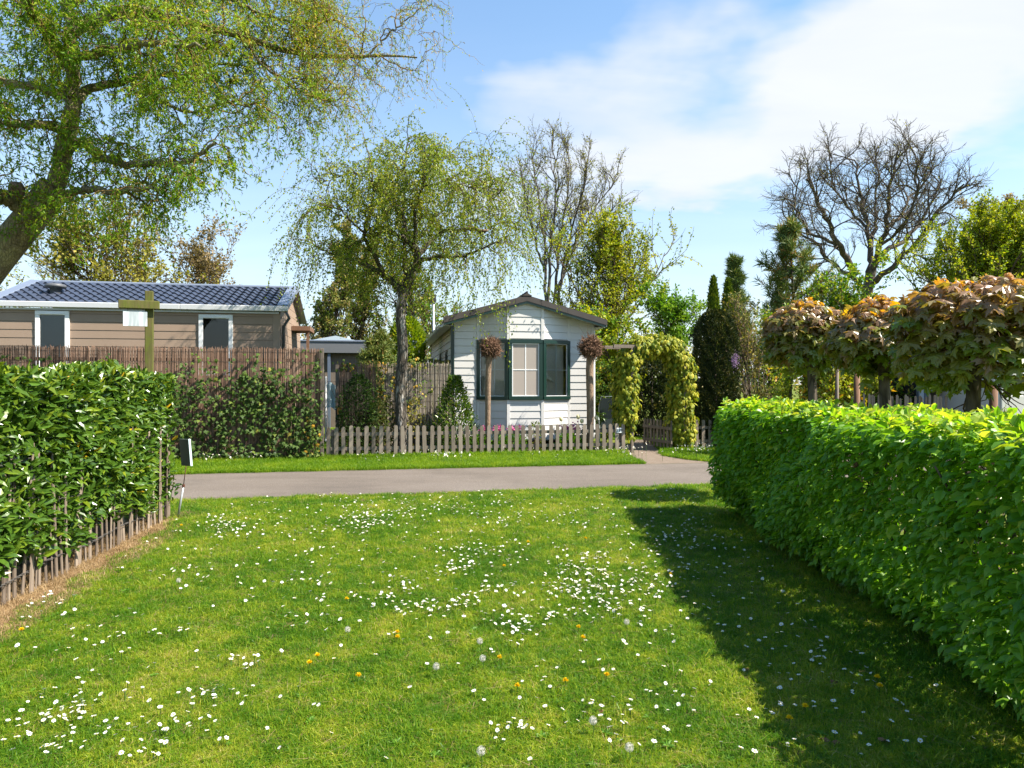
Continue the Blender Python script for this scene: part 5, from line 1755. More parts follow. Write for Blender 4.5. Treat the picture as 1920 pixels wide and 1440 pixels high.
ot = smooth_line([P(1620, 0, oY) * (1, 1, 0) + (0, 0, -.1)] + O((1618, 640, 0), (1621, 565, 0), (1629, 535, 0), (1634, 505, 0)), 10)
tubes_obj('trunk', [(ot[None], .42, .26, 10)], M['bark'], oak)
ol, sets = [], []
for pts, ra, rb in limbs_o:
    ln = smooth_line(pts, 18); ln[1:-1] += rng.normal(size=(16, 3)) * .06
    sets.append((ln[None], ra, rb, 7)); ol.append(ln)
olA = np.stack(ol)
i1, t1_, p1, d1 = spawn(olA, np.array([15, 16, 16, 15, 16, 14, 11, 11, 13, 12, 12]), .22, 1.0, .75, .25, up=.3)
b1 = grow(p1, d1, rng.uniform(1.2, 2.7, len(i1)) * (1.15 - .4 * t1_), 7, .13, (0, 0, 1), .05)
i2, t2, p2, d2 = spawn(b1, 7, .2, 1.0, .7, .2)
b2 = grow(p2, d2, rng.uniform(.5, 1.3, len(i2)), 5, .16, (0, 0, 1), .05)
i3, t3, p3, d3 = spawn(b2, 7, .15, 1.0, .65, .2)
b3 = grow(p3, d3, rng.uniform(.2, .6, len(i3)), 3, .15, (0, 0, 1), .03)
tubes_obj('limbs', sets + [(b1, .045, .016, 5), (b2, .018, .009, 4), (b3, .009, .006, 3)], M['bark'], oak)
pos, d, idx, t = scatter_on(b2, 2, .3, 1.0, .1)
V, F, T = leaves(T_DIA, pos, d, rng.normal(size=pos.shape) + (0, 0, .5), .09, .06, rng.uniform(0, .6, len(pos)))
raw_obj('crown', V, F, M['olive'], oak, T)
bg_tree('copper_oak', 'brownish budding tree behind the lime green tree at the right edge', 1890, 40, 300, 190, [(M['copper'], 1)], .2, .3, 28, 6, 6, (.14, .11), 5, 'round', .75, .06, twig_len=.9, twig=M['grey_twig'])
bg_tree('larch_tree', 'lime green feathery tree behind the two nearer maples', 1850, 22, 440, 300, [(M['conifer'], .6), (M['yellow_green'], .4)], .05, .16, 90, 7, 7, (.092, .062), 14, 'round', .55, .18, twig_len=.45, tint0=.2)
bg_tree('hazel_bush', 'green bush between the pine and the oak above the far maple', 1585, 23, 520, 170, [(M['fresh'], .6), (M['yellow_green'], .4)], .05, .07, 26, 5, 4, (.12, .08), 9, 'round', .6, .1, cat='shrub', twig_len=.35)
bg_tree('amber_shrub', 'yellow and amber leaved shrub under the far maple', 1535, 14.5, 655, 175, [(M['amber'], 1)], .05, .04, 28, 5, 4, (.10, .05), 10, 'round', .7, .1, cat='shrub', twig_len=.25)
bg_tree('grey_shrub', 'thin grey twiggy shrub between the dark yew and the far maple', 1415, 17, 575, 120, [(M['grey_bush'], 1)], .05, .04, 24, 5, 4, (.08, .04), 5, 'round', .45, .12, cat='shrub', twig=M['pollard_bark'], twig_len=.35, tw=.006)
bg_tree('green_shrub', 'green shrub with light shoots behind the far maple and the yew', 1445, 19, 600, 120, [(M['yellow_green'], .4), (M['fresh'], .6)], .05, .05, 24, 5, 4, (.10, .05), 9, 'round', .6, .1, cat='shrub', twig_len=.3)
bg_tree('holly_shrub', 'dark green shrub in shade beside the garden chair', 1135, 18.2, 672, 75, [(M['laurel'], 1)], .05, .04, 20, 5, 4, (.09, .05), 12, 'round', .7, .1, cat='shrub', twig_len=.22)
bg_tree('garden_shrub', 'mixed green shrub between the middle maple and the far split-pale fence', 1640, 15.5, 690, 130, [(M['grey_bush'], .5), (M['fresh'], .5)], .05, .04, 20, 5, 4, (.08, .05), 10, 'round', .7, .1, cat='shrub', twig_len=.25)
bg_tree('garden_shrub', 'small bright tuft shrub between the biggest maple and the brown wooden post', 1840, 10.5, 735, 40, [(M['yellow_green'], 1)], .05, .02, 16, 4, 3, (.07, .02), 10, 'round', .5, .1, cat='shrub', twig_len=.15)

# ------------------------------------------------------------------ conifers
def pine(name, label, px, Y, top, crown_px, n1, needle=.11, base_h=.25, r=.08, per=6, tw=.007, tint=(0, .95)):
    reseed(label)
    base = P(px, 0, Y) * (1, 1, 0)
    H = EYE + (HOR - top) / FOC * Y
    R = crown_px / FOC * Y / 2
    root = thing(name, label, 'tree', base)
    tr = grow([base + (0, 0, -.1)], [(0, 0, 1)], H * .96, 10, .04, (0, 0, 1), .1)
    tubes_obj('trunk', [(tr, r, r * .2, 8)], M['bark'], root)
    i1, t1, p1, d1 = spawn(tr, n1, base_h, 1.0, 1.0, .2)
    s = (t1 - base_h) / (1 - base_h)
    L1 = R * np.clip(1.1 - .8 * s, .22, 1) * rng.uniform(.6, 1.15, len(s))
    b1 = grow(p1, d1, L1, 7, .12, (0, 0, 1), .14)
    i2, t2, p2, d2 = spawn(b1, 6, .25, 1.0, .6, .2)
    b2 = grow(p2, d2, L1[i2] * .4 * rng.uniform(.6, 1.2, len(i2)) + .08, 4, .12, (0, 0, 1), .2)
    tubes_obj('limbs', [(b1, r * .3, r * .08, 5), (b2, tw, tw * .6, 3)], M['twig'], root)
    lp = []
    for Pt, m in ((b2, per), (b1, per)):
        idx, t, pos, _ = spawn(Pt, m, .35, 1.0, .5, .2)
        tan = nrm(Pt[idx, -1] - Pt[idx, -2])
        k = 11
        pos = np.repeat(pos, k, 0) + rng.normal(size=(len(pos) * k, 3)) * .012
        dd = nrm(np.repeat(tan, k, 0) * .8 + rng.normal(size=(len(pos), 3)) * .65)
        nn = rng.normal(size=(len(pos), 3))
        tb = np.clip(np.repeat(rng.uniform(*tint, len(idx)), k) + rng.normal(0, .08, len(pos)), 0, .99)
        L = needle * rng.uniform(.6, 1.2, len(pos))
        lp.append(leaves(T_DIA, pos, dd, nn, L, L * .09 + .004, tb))
    V, F, T = concat_leaves(lp)
    raw_obj('crown', V, F, M['pine'], root, T)
    return root


pine('pine_tree', 'dark open pine with brown patches left of the bare oak', 1478, 24, 425, 245, 42, .30, .14, .12, 5, tint=(.1, 1.0))
pine('pine_tree', 'thin small pine beside the cypress columns', 1398, 22, 470, 66, 40, .24, .35, .06, 4, tint=(.1, .8))
pine('young_pine', 'young pine with upright candles above the short reed screen', 678, 17.2, 604, 105, 20, .20, .45, .05, 8, tint=(.35, .9))


def clipped(name, label, cat, px, Y, top, w_px, mat, n, leaf, shape, cols=1, tops=None, trunkr=.06, lump=.10):
    reseed(label)
    """dense conifers: sprays on a lumpy column"""
    base = P(px, 0, Y) * (1, 1, 0)
    H = EYE + (HOR - top) / FOC * Y
    R = w_px / FOC * Y / 2
    root = thing(name, label, cat, base)
    MB().tube([base + (0, 0, -.05), base + (0, 0, H * .85)], trunkr, trunkr * .3, 8).obj('trunk', M['bark'], root)
    z = rng.uniform(.015, 1, n)
    a = rng.uniform(0, 2 * np.pi, n)
    if shape == 'dome':
        pr = np.where(z > .78, np.sqrt(np.clip(1 - ((z - .78) / .225) ** 2, 0, 1)), 1) * (.86 + .14 * np.sin(np.pi * z))
    else:
        pr = np.where(z > .45, np.clip(1 - ((z - .45) / .56) ** 1.7, 0, 1), .85 + .15 * z / .45)
    lm = 1 + lump * (np.sin(a * 5 + z * 9) * np.cos(z * 23 + a * 2) + .7 * np.sin(a * 11 + z * 37))
    rad = R * pr * lm * rng.uniform(.55, 1.0, n) ** .35
    pos = base + np.stack([rad * np.cos(a), rad * np.sin(a), z * H], 1)
    outw = np.stack([np.cos(a), np.sin(a), np.zeros(n)], 1)
    d = nrm(outw * (.7 if shape == 'dome' else .35) + np.array((0, 0, .6 if shape == 'dome' else 1.0)) + rng.normal(size=(n, 3)) * .45)
    nn = rng.normal(size=(n, 3)) * .7 + outw
    tint = np.clip(rng.beta(1.5, 2.6, n) + .25 * (lm - 1) / lump * .5, 0, .99)
    L = leaf * rng.uniform(.6, 1.3, n)
    V, F, T = leaves(T_DIA, pos, d, nn, L, L * .38, tint)
    raw_obj('foliage', V, F, mat, root, T)
    return root


clipped('yew_tree', 'broad dark clipped yew column right of the ivy arch', 'tree', 1341, 16.6, 583, 82, M['yew'], 26000, .075, 'dome')
clipped('cypress_tree', 'taller of two cypress columns rising behind the clipped yew', 'tree', 1338, 20, 522, 36, M['cypress'], 9000, .12, 'spire', lump=.14)
clipped('cypress_tree', 'second cypress column, touching the taller one on the side of the pine', 'tree', 1365, 20.3, 526, 34, M['cypress'], 9000, .12, 'spire', lump=.14)
clipped('dwarf_conifer', 'lime green bushy conifer directly behind the birch trunk', 'shrub', 762, 20, 596, 64, M['conifer'], 9000, .12, 'dome', lump=.14)
clipped('dark_hedge', 'dark shaded conifer hedge seen through the ivy arch', 'hedge', 1222, 20.0, 668, 120, M['yew'], 16000, .10, 'dome')


def shrub(name, label, cat, px, v, top, w_px, mat, n, L, tmpl=T_LEAF, asp=.36, shape='cone', upd=.7, tint=(0, .8), tips=0.0, seed_stems=10):
    reseed(label)
    Y = site_Y(px, v)
    base = P(px, 0, Y) * (1, 1, 0)
    H = EYE + (HOR - top) / FOC * Y
    R = w_px / FOC * Y / 2
    root = thing(name, label, cat, base)
    st = grow(np.repeat([base], seed_stems, 0) + rng.normal(size=(seed_stems, 3)) * (.03, .03, 0), nrm(rng.normal(size=(seed_stems, 3)) * (.35, .35, 0) + (0, 0, 1)), H * rng.uniform(.6, .95, seed_stems), 6, .08, (0, 0, 1), .05)
    tubes_obj('stems', [(st, .012, .004, 5)], M['twig'], root)
    z = rng.uniform(.03, 1, n) ** (1.25 if shape == 'cone' else 1)
    a = rng.uniform(0, 2 * np.pi, n)
    pr = (np.clip(1.05 - z, .03, 1) ** .75 * np.minimum(1, .55 + z * 2)) if shape == 'cone' else np.sqrt(np.clip(1 - (2 * z - .8) ** 2 * .75, .05, 1))
    lm = 1 + .18 * np.sin(a * 4 + z * 8) + .12 * np.sin(a * 7 - z * 17)
    rad = R * pr * lm * rng.uniform(.3, 1, n) ** .5
    pos = base + np.stack([rad * np.cos(a), rad * np.sin(a) * .9, z * H], 1)
    outw = np.stack([np.cos(a), np.sin(a), np.zeros(n)], 1)
    d = nrm(outw * .6 + np.array((0, 0, upd)) + rng.normal(size=(n, 3)) * .45)
    nn = nrm(outw * .3 + np.array((0, 0, .7)) + rng.normal(size=(n, 3)) * .4)
    t = np.clip(rng.uniform(*tint, n) + tips * np.clip((rad / (R * pr * lm) - .6), 0, .4) * np.clip(z * 2, 0, 1), 0, .985)
    LL = L * rng.uniform(.7, 1.2, n)
    V, F, T = leaves(tmpl, pos, d, nn, LL, LL * asp, t)
    raw_obj('foliage', V, F, mat, root, T)
    return root


shrub('laurel_bush', 'pointed glossy laurel bush beside the bay window behind the pickets', 'bush', 852, 15.3, 706, 112, M['laurel'], 3600, .085, tips=1.0, tint=(.05, .65))
shrub('dark_bush', 'dark straggly bush growing against the short reed screen', 'bush', 672, 15.25, 702, 78, M['ivy'], 3200, .055, T_IVY, .9, 'round', .2, (0, .55))
shrub('grey_green_bush', 'grey-green bushy plant between the dark bush and the birch trunk', 'bush', 712, 15.2, 752, 34, M['grey_bush'], 900, .05, T_LEAF, .4, 'round', .6, (.1, .6))
shrub('dry_bush', 'thin brownish plant right of the birch foot before the willow canes', 'bush', 778, 15.35, 745, 38, M['grey_bush'], 380, .06, T_IVY, .8, 'round', .3, (.5, .95))
shrub('garden_bush', 'yellowish ivy bush left of the birch foot', 'bush', 728, 15.45, 745, 30, M['ivy'], 420, .055, T_IVY, .9, 'round', .3, (.6, .97))
shrub('border_plant', 'leafy yellow-flowering plant in the bed under the bay window', 'plant', 1003, 15.3, 793, 34, M['amber'], 260, .07, T_LEAF, .35, 'round', .9, (.0, .6))
shrub('border_plant', 'broad-leaved green plant in the bed near the right pollard', 'plant', 1062, 15.05, 812, 40, M['fresh'], 200, .13, T_LEAF, .28, 'round', 1.2, (.1, .6))
shrub('border_plant', 'low green plant in the bed between the laurel bush and the left pollard', 'plant', 900, 15.0, 815, 46, M['fresh'], 260, .09, T_LEAF, .3, 'round', 1.0, (.0, .6))
shrub('border_plant', 'green tulip leaves in the bed at the middle of the picket fence', 'plant', 965, 15.0, 815, 44, M['fresh'], 200, .12, T_LEAF, .22, 'round', 1.4, (.1, .6))
shrub('border_plant', 'low green ground plant behind the left end of the picket fence', 'plant', 655, 15.0, 818, 60, M['ivy'], 420, .05, T_IVY, .9, 'round', .5, (.2, .8))
shrub('lilac_bush', 'small bush with lilac blossom at the edge of the dark yew', 'bush', 1386, 15.6, 672, 26, M['grey_bush'], 300, .05, T_LEAF, .4, 'round', .6, (.1, .6))
lb = thing('lilac_blossom', 'cluster of pale lilac flowers beside the dark yew', 'flowers', P(1379, 675, 15.2))
pos = P(1379, 676, 15.2) + rng.normal(size=(240, 3)) * (.04, .05, .09)
V, F, T = leaves(T_DIA, pos, rng.normal(size=(240, 3)), rng.normal(size=(240, 3)), .018, .016, .5)
raw_obj('petals', V, F, M['lilac'], lb, T)

# pink flowering cushions in the bed
for k, (px, wpx) in enumerate(((908, 12), (934, 16), (967, 22), (1060, 12), (1077, 26))):
    Yp = site_Y(px, 15.35)
    base = P(px, 0, Yp) * (1, 1, 0)
    labs = ('pink flower clump beside the left pollard trunk', 'pink flower clump right of the left pollard trunk', 'wide pink flower clump under the left half of the bay window', 'small pink flower clump by the cream tulips', 'wide pink flower clump before the right pollard trunk')
    root = thing('pink_flower', labs[k], 'flowers', base, 'pink flower clumps in the bed')
    n = 130; R = wpx / FOC * Yp / 2
    pos = base + rng.normal(size=(n, 3)) * (R * .6, .06, .05) + (0, 0, .50)
    V, F, T = leaves(T_DIA, pos, rng.normal(size=(n, 3)) + (0, 0, .6), rng.normal(size=(n, 3)) + (0, -.6, .5), .05, .045, .5)
    raw_obj('petals', V, F, M['pink'], root, T)
    pos = base + rng.normal(size=(n, 3)) * (R * .6, .06, .0) + np.column_stack([np.zeros(n), np.zeros(n), rng.uniform(.0, .46, n)])
    V, F, T = leaves(T_LEAF, pos, rng.normal(size=(n, 3)) * .5 + (0, 0, 1), rng.normal(size=(n, 3)), .09, .03, rng.uniform(0, .6, n))
    raw_obj('foliage', V, F, M['fresh'], root, T)

# cream tulips
for px, ztop, lab in ((1052, 786, 'cream tulip standing alone before the bay window corner'), (1084, 782, 'taller of two cream tulips by the right pollard trunk'),
                      (1091, 790, 'lower of two cream tulips by the right pollard trunk'), (1118, 784, 'cream tulip right of the white wall corner')):
    Yp = site_Y(px, 15.0)
    base = P(px, 0, Yp) * (1, 1, 0)
    t_ = P(px, ztop, Yp)
    root = thing('tulip', lab, 'tulip', base, 'cream tulips in the bed')
    MB().tube([base, base * .5 + t_ * .5 + (.01, 0, 0), t_ - (0, 0, .05)], .006, .005, 6).obj('stem', M['stem'], root)
    MB().lathe(t_, [(.006, -.05), (.036, -.03), (.046, .005), (.040, .035), (.026, .055), (.012, .052)], 9).obj('flower', M['tulip'], root, True)
    lf = np.array([base + (.0, 0, .02)] * 3)
    V, F, T = leaves(T_LEAF, lf, nrm(rng.normal(size=(3, 3)) * .3 + (0, 0, 1)), rng.normal(size=(3, 3)), .3, .06, .4)
    raw_obj('leaf', V, F, M['fresh'], root, T)

reseed('ivy climbing')
# ------------------------------------------------------------------ ivy climbing the tall reed fence
ivy = thing('ivy', 'ivy climbing in patches over the tall brown reed fence', 'ivy', S(-3, RV - .1))
patches = []   # (px, py, sx, sy, number)
for (a, b, sx, sy, n) in ((345, 780, 22, 55, 650), (375, 730, 20, 45, 330), (420, 800, 22, 45, 380), (455, 750, 34, 45, 800), (490, 725, 26, 42, 620), (510, 800, 24, 45, 520),
                          (545, 760, 26, 55, 820), (580, 745, 16, 60, 620), (585, 810, 14, 45, 430), (330, 720, 16, 30, 200), (470, 690, 20, 18, 120), (595, 680, 6, 18, 50), (520, 700, 24, 18, 120),
                          (450, 840, 40, 14, 250), (360, 830, 25, 20, 200), (550, 840, 35, 14, 260), (30, 668, 30, 9, 30), (75, 664, 22, 8, 35), (210, 668, 10, 10, 20), (350, 680, 20, 14, 45), (400, 690, 14, 20, 60)):
    patches.append((a, b + 8, sx * .8, sy * .72, int(n * .30)))
vp, vd, vn, vt = [], [], [], []
for a, b, sx, sy, n in patches:
    x = a + rng.normal(size=n) * sx; y = b + rng.normal(size=n) * sy
    y = np.minimum(y, 858 - rng.uniform(0, 10, n)); x = np.minimum(x, 603)
    y = np.maximum(y, 652 + rng.uniform(0, 12, n))
    Yv = RV - .03 - np.abs(rng.normal(0, .075, n)) - .03
    Yw = Yv / (SC - SS * (x - 960) / FOC)
    vp.append(np.stack([(x - 960) / FOC * Yw, Yw, EYE - (y - HOR) / FOC * Yw], 1))
    vt.append(np.clip(rng.normal(.38, .2, n) + .30 * (x > 570) * (y > 780) * rng.uniform(0, 1, n), 0, .99))
vp, vt = np.concatenate(vp), np.concatenate(vt)
N = len(vp)
front = np.array((SS, -SC, 0))
vd = nrm(np.array((0, 0, -.7)) + front * .5 + rng.normal(size=(N, 3)) * .45)
vn = nrm(front * .9 + np.array((.25, 0, .55)) + rng.normal(size=(N, 3)) * .4)
L = rng.uniform(.05, .105, N)
V, F, T = leaves(T_IVY, vp, vd, vn, L, L * 1.05, vt)
raw_obj('foliage', V, F, M['ivy'], ivy, T)
ns = 60
us = rng.uniform(site_u(330, RV), ru1 - .05, ns)
st = grow(np.array([S(u, RV - .03, 0) for u in us]), np.repeat([(0, 0, 1.0)], ns, 0) + rng.normal(size=(ns, 3)) * (.2, .02, .1), rng.uniform(.9, 1.9, ns), 12, .10, (0, 0, 1), .12)
for k in range(st.shape[1]):
    u_ = st[:, k, 0] * SC + st[:, k, 1] * SS
    st[:, k, :2] = np.stack([u_ * SC - (RV - .02 - .012 * (k % 3)) * SS, u_ * SS + (RV - .02 - .012 * (k % 3)) * SC], 1)
tubes_obj('stems', [(st, .007, .003, 5)], M['twig'], ivy)
# strands of ivy on the willow screen and over the tops of the screens
ivy2 = thing('ivy', 'thin ivy strands with pale leaves on the willow screen and its yellow post', 'ivy', S(sB, sv))
vp = []
for a, b, sx, sy, n in ((714, 720, 5, 28, 110), (716, 780, 8, 25, 120), (738, 715, 8, 10, 26), (790, 725, 10, 12, 30), (770, 760, 12, 18, 60), (650, 686, 14, 6, 40), (735, 680, 18, 5, 60), (775, 678, 16, 6, 60), (690, 790, 14, 14, 70), (808, 730, 3, 3, 6)):
    x = a + rng.normal(size=n) * sx; y = b + rng.normal(size=n) * sy
    Yw = (sv - .08 - np.abs(rng.normal(0, .04, n))) / (SC - SS * (x - 960) / FOC)
    vp.append(np.stack([(x - 960) / FOC * Yw, Yw, EYE - (y - HOR) / FOC * Yw], 1))
vp = np.concatenate(vp); vp[:, 2] = np.maximum(vp[:, 2], .05); N = len(vp)
L = rng.uniform(.04, .085, N)
V, F, T = leaves(T_IVY, vp, nrm(front * .4 + np.array((0, 0, -.7)) + rng.normal(size=(N, 3)) * .4), nrm(front + np.array((.25, 0, .5)) + rng.normal(size=(N, 3)) * .4), L, L, np.clip(rng.normal(.75, .2, N), 0, .99))
raw_obj('foliage', V, F, M['ivy'], ivy2, T)

reseed('ivy-clad arch')
# ------------------------------------------------------------------ ivy-clad arch over the path
aA, aB = P(1178, 0, 15.55) * (1, 1, 0), P(1276, 0, 15.95) * (1, 1, 0)
arch = thing('ivy_arch', 'garden arch wrapped in golden variegated ivy at the gate', 'arch', (aA + aB) / 2)
ax = nrm(aB - aA); ay = np.array((-ax[1], ax[0], 0)); wA = np.linalg.norm(aB - aA)
far = Frame(tuple(aA), ax)
for x in (0, wA):
    for dy in (-.18, .30):
        MB().box(far, x - .03, x + .03, dy - .03, dy + .03, 0, 2.352, .004).obj('arch_post', M['post'], arch)
for dy in (-.18, .30):
    MB().box(far, -.46, wA + .04, dy - .025, dy + .025, 2.355, 2.43, .004).obj('arch_beam', M['post'], arch)


def seg_leaves(specs):
    out_p, out_o = [], []
    for (x0, z0, x1, z1, rx, rz, n) in specs:
        t = rng.uniform(0, 1, n)
        c = np.stack([x0 + (x1 - x0) * t, np.full(n, .06), z0 + (z1 - z0) * t], 1)
        d = nrm(rng.normal(size=(n, 3)))
        lm = 1 + .25 * np.sin(t * 17 + x0 * 5) * np.cos(d[:, 0] * 3)
        r = (rng.uniform(.25, 1, n) ** .5 * lm)[:, None]
        c = c + d * r * np.array((rx, .38, rz))
        out_p.append(c); out_o.append(d)
    return np.concatenate(out_p), np.concatenate(out_o)


lpz, lo = seg_leaves([(-.06, .74, -.04, 2.05, .29, .2, 2300), (.03, .45, .0, .9, .12, .2, 220), (wA + .03, .22, wA + .06, 2.02, .35, .2, 3000), (wA + .12, .15, wA + .10, .9, .22, .22, 500), (-.04, 2.05, .26, 2.42, .27, .22, 1500), (.2, 2.44, wA - .2, 2.46, .28, .27, 2600), (wA - .24, 2.42, wA + .06, 2.02, .30, .24, 1700)])
pos = far(lpz)
outw = nrm(lo[:, :1] * ax + lo[:, 1:2] * ay + lo[:, 2:3] * np.array((0, 0, 1)))
N = len(pos)
d = nrm(outw * .35 + np.array((0, 0, -.9)) + rng.normal(size=(N, 3)) * .3)
nn = nrm(outw * .9 + np.array((.15, -.2, .35)) + rng.normal(size=(N, 3)) * .35)
L = rng.uniform(.07, .14, N)
tint = np.clip(rng.normal(.52, .24, N), 0, .99)
camd = np.linalg.norm(pos - np.array((0, 0, EYE)), axis=1)
toc = nrm(np.array((0, 0, EYE)) - pos)
sc_ = np.sum(lo * np.stack([toc @ ax, toc @ ay, toc[:, 2]], 1), 1) * L + (np.linalg.norm((lpz - np.array((0, .06, 0)))[:, 1:2], axis=1) > .2) * .03
o = np.argsort(-sc_)
big, rest = o[:300], o[300:]
leaf_parts(T_OVAL, 'leaf', pos[big], d[big], nn[big], L[big], L[big] * .62 / .8, tint[big], M['gold_ivy'], arch)
V, F, T = leaves(T_OVAL, pos[rest], d[rest], nn[rest], L[rest], L[rest] * .62 / .8, tint[rest])
raw_obj('foliage', V, F, M['gold_ivy'], arch, T, kind='stuff')

# ------------------------------------------------------------------ folded garden chair between the house corner and the arch
cv_ = 16.9
cx = site_u(1143, cv_)
chair = thing('garden_chair', 'dark green reclining garden chair between the white house corner and the arch', 'chair', S(cx, cv_))
fc = Frame(S(cx, cv_), (SC * .96 + SS * .28, SS * .96 - SC * .28, 0))
sl = MB()
prof_ = [(-.22, .42), (.22, .42), (.25, .95), (.20, 1.18), (-.20, 1.18), (-.25, .95)]
sl.prism(fc, prof_, [.0 + .22 * (z - .42) for _, z in prof_], .05)
so = sl.obj('backrest', M['chair_cloth'], chair)
MB().tube(fc([(-.25, .12, .40), (-.27, .14, .95), (-.21, .20, 1.22), (.21, .20, 1.22), (.27, .14, .95), (.25, .12, .40)]), .014, .014, 7).obj('frame', M['chair_tube'], chair, True)
MB().box(fc, -.24, .24, -.42, .02, .40, .44, .015).obj('seat', M['chair_cloth'], chair)
for s in (-1, 1):
    MB().tube(fc([(s * .29, -.40, .64), (s * .29, -.1, .66), (s * .29, .14, .70)]), .024, .02, 7).obj('armrest', M['chair_tube'], chair, True)
    MB().tube(fc([(s * .28, -.36, .64), (s * .27, -.1, .40), (s * .27, .25, .0)]), .013, .013, 7).obj('leg', M['chair_tube'], chair, True)
    MB().tube(fc([(s * .26, .10, .60), (s * .26, -.1, .40), (s * .26, -.42, .0)]), .013, .013, 7).obj('leg', M['chair_tube'], chair, True)

reseed('right: hornbeam')
# ------------------------------------------------------------------ right: hornbeam hedge
HX = lambda y: 2.36 + .045 * (y - 3.0)                      # foot of the visible face
HY0, HY1, HTOP, HDEP = .6, 8.2, 1.285, .62
hedge = thing('hornbeam_hedge', 'long clipped hornbeam hedge with fresh green leaves along the shaded side of the lawn', 'hedge', (HX(5) + .5, 4.6, 0))


def bulge(y, z):
    return .055 * np.sin(y * 2.3 + z * 3.1) + .035 * np.sin(y * 5.1 - z * 4.3) + .03 * np.cos(y * 3.7 + z * 6.7)


n = 33000
reg = rng.choice(4, n, p=(.63, .25, .06, .06))
y = HY0 + (HY1 - HY0) * rng.uniform(0, 1, n)
z = rng.uniform(.10, HTOP, n)
x = np.zeros(n); ow = np.zeros((n, 3))
dep = np.abs(rng.normal(0, .10, n))
f = reg == 0                                            # face towards the lawn, widest at half height
x[f] = HX(y[f]) - .10 * np.clip((z[f] - .1) / .5, 0, 1) - bulge(y[f], z[f]) + dep[f] - .05
ow[f] = (-1, 0, .1)
f = reg == 1                                            # top
x[f] = HX(y[f]) - .08 + rng.uniform(0, HDEP, f.sum())
z[f] = HTOP + .035 * np.sin(y[f] * 3.1 + x[f] * 4) + .02 * np.sin(y[f] * 7.3) - dep[f] + .03
ow[f] = (0, 0, 1)
f = reg == 2                                            # far end
y[f] = HY1 - dep[f] + bulge(x[f] * 3, z[f]); x[f] = HX(HY1) - .08 + rng.uniform(0, HDEP, f.sum()); ow[f] = (0, 1, .1)
f = reg == 3                                            # inside, and the far face
x[f] = HX(y[f]) + rng.uniform(.05, HDEP + .05, f.sum()); ow[f] = (1, 0, .2)
pos = np.stack([x, y, z], 1)
# lower edge is ragged
inner = rng.uniform(size=n) < .5
z = np.where((reg == 3) & inner, rng.uniform(.02, .35, n), z); pos[:, 2] = z
keep = (z > .14 + .09 * np.sin(y * 3.3) * np.sin(y * 1.7 + 1)) | (rng.uniform(size=n) < .12) | (reg == 3)
pos, ow, reg = pos[keep], ow[keep], reg[keep]
N = len(pos)
dd = nrm(ow * .75 + np.array((-.05, -.1, -.42)) + rng.normal(size=(N, 3)) * .42)
tp = reg == 1
dd[tp] = nrm(rng.normal(size=(tp.sum(), 3)) * (.8, .8, .25) + (-.2, 0, .05))
nn = nrm(ow * .62 + np.array((0, 0, .80)) + rng.normal(size=(N, 3)) * .36)
L = rng.uniform(.040, .094, N)
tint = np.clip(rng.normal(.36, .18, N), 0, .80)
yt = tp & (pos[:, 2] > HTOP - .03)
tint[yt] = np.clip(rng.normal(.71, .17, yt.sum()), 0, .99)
# low inner leaves that keep the sun from running under the hedge
m = 7000
py_ = rng.uniform(HY0, HY1, m)
pos = np.concatenate([pos, np.stack([HX(py_) + rng.uniform(.06, .55, m), py_, rng.uniform(.02, .42, m)], 1)])
dd = np.concatenate([dd, nrm(rng.normal(size=(m, 3)) + (-.5, 0, -.3))]); nn = np.concatenate([nn, nrm(rng.normal(size=(m, 3)) + (.6, 0, .6))])
L = np.concatenate([L, rng.uniform(.07, .12, m)]); tint = np.concatenate([tint, rng.uniform(0, .4, m)]); reg = np.concatenate([reg, np.full(m, 3)]); ow = np.concatenate([ow, np.repeat([(1.0, 0, 0)], m, 0)])
# upright young shoots along the top edge
m = 420
sp = np.stack([HX(0) + rng.uniform(-.1, HDEP, m), rng.uniform(HY0, HY1, m), np.full(m, HTOP)], 1); sp[:, 0] += .045 * sp[:, 1]
k = 6
shoots = grow(sp, rng.normal(size=(m, 3)) * (.5, .5, 0) + (0, 0, 1), rng.uniform(.03, .12, m), 4, .12)
i_, t_, q_, e_ = spawn(shoots, k, .1, 1.0, .9, .25)
e_ = nrm(e_ + np.array((0, 0, .1)))
pos = np.concatenate([pos, q_]); dd = np.concatenate([dd, e_])
nn = np.concatenate([nn, nrm(rng.normal(size=(len(q_), 3)) * .5 + (0, 0, 1))])
L = np.concatenate([L, rng.uniform(.04, .075, len(q_))]); tint = np.concatenate([tint, np.clip(rng.normal(.7, .2, len(q_)), 0, .99)])
reg = np.concatenate([reg, np.full(len(q_), 5)]); ow = np.concatenate([ow, np.repeat([(0, 0, 1.0)], len(q_), 0)])
outer = pos[:, 0] - (HX(pos[:, 1]) - .10 - bulge(pos[:, 1], pos[:, 2]) - .05)
dist = np.linalg.norm(pos - np.array((0, 0, EYE)), axis=1)
score = np.where(in_view(pos, -.01) & (((reg == 0) & (outer < .035)) | (reg == 5)), L / dist, 0)
o = np.argsort(-score); big, rest = o[:300], o[300:]
leaf_parts(T_LEAF, 'leaf', pos[big], dd[big], nn[big], L[big], L[big] * .62, tint[big], M['hornbeam'], hedge, 10)
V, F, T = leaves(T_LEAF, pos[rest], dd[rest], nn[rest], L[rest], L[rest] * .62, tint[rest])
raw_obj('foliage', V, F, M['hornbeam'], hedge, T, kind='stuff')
ns = 150
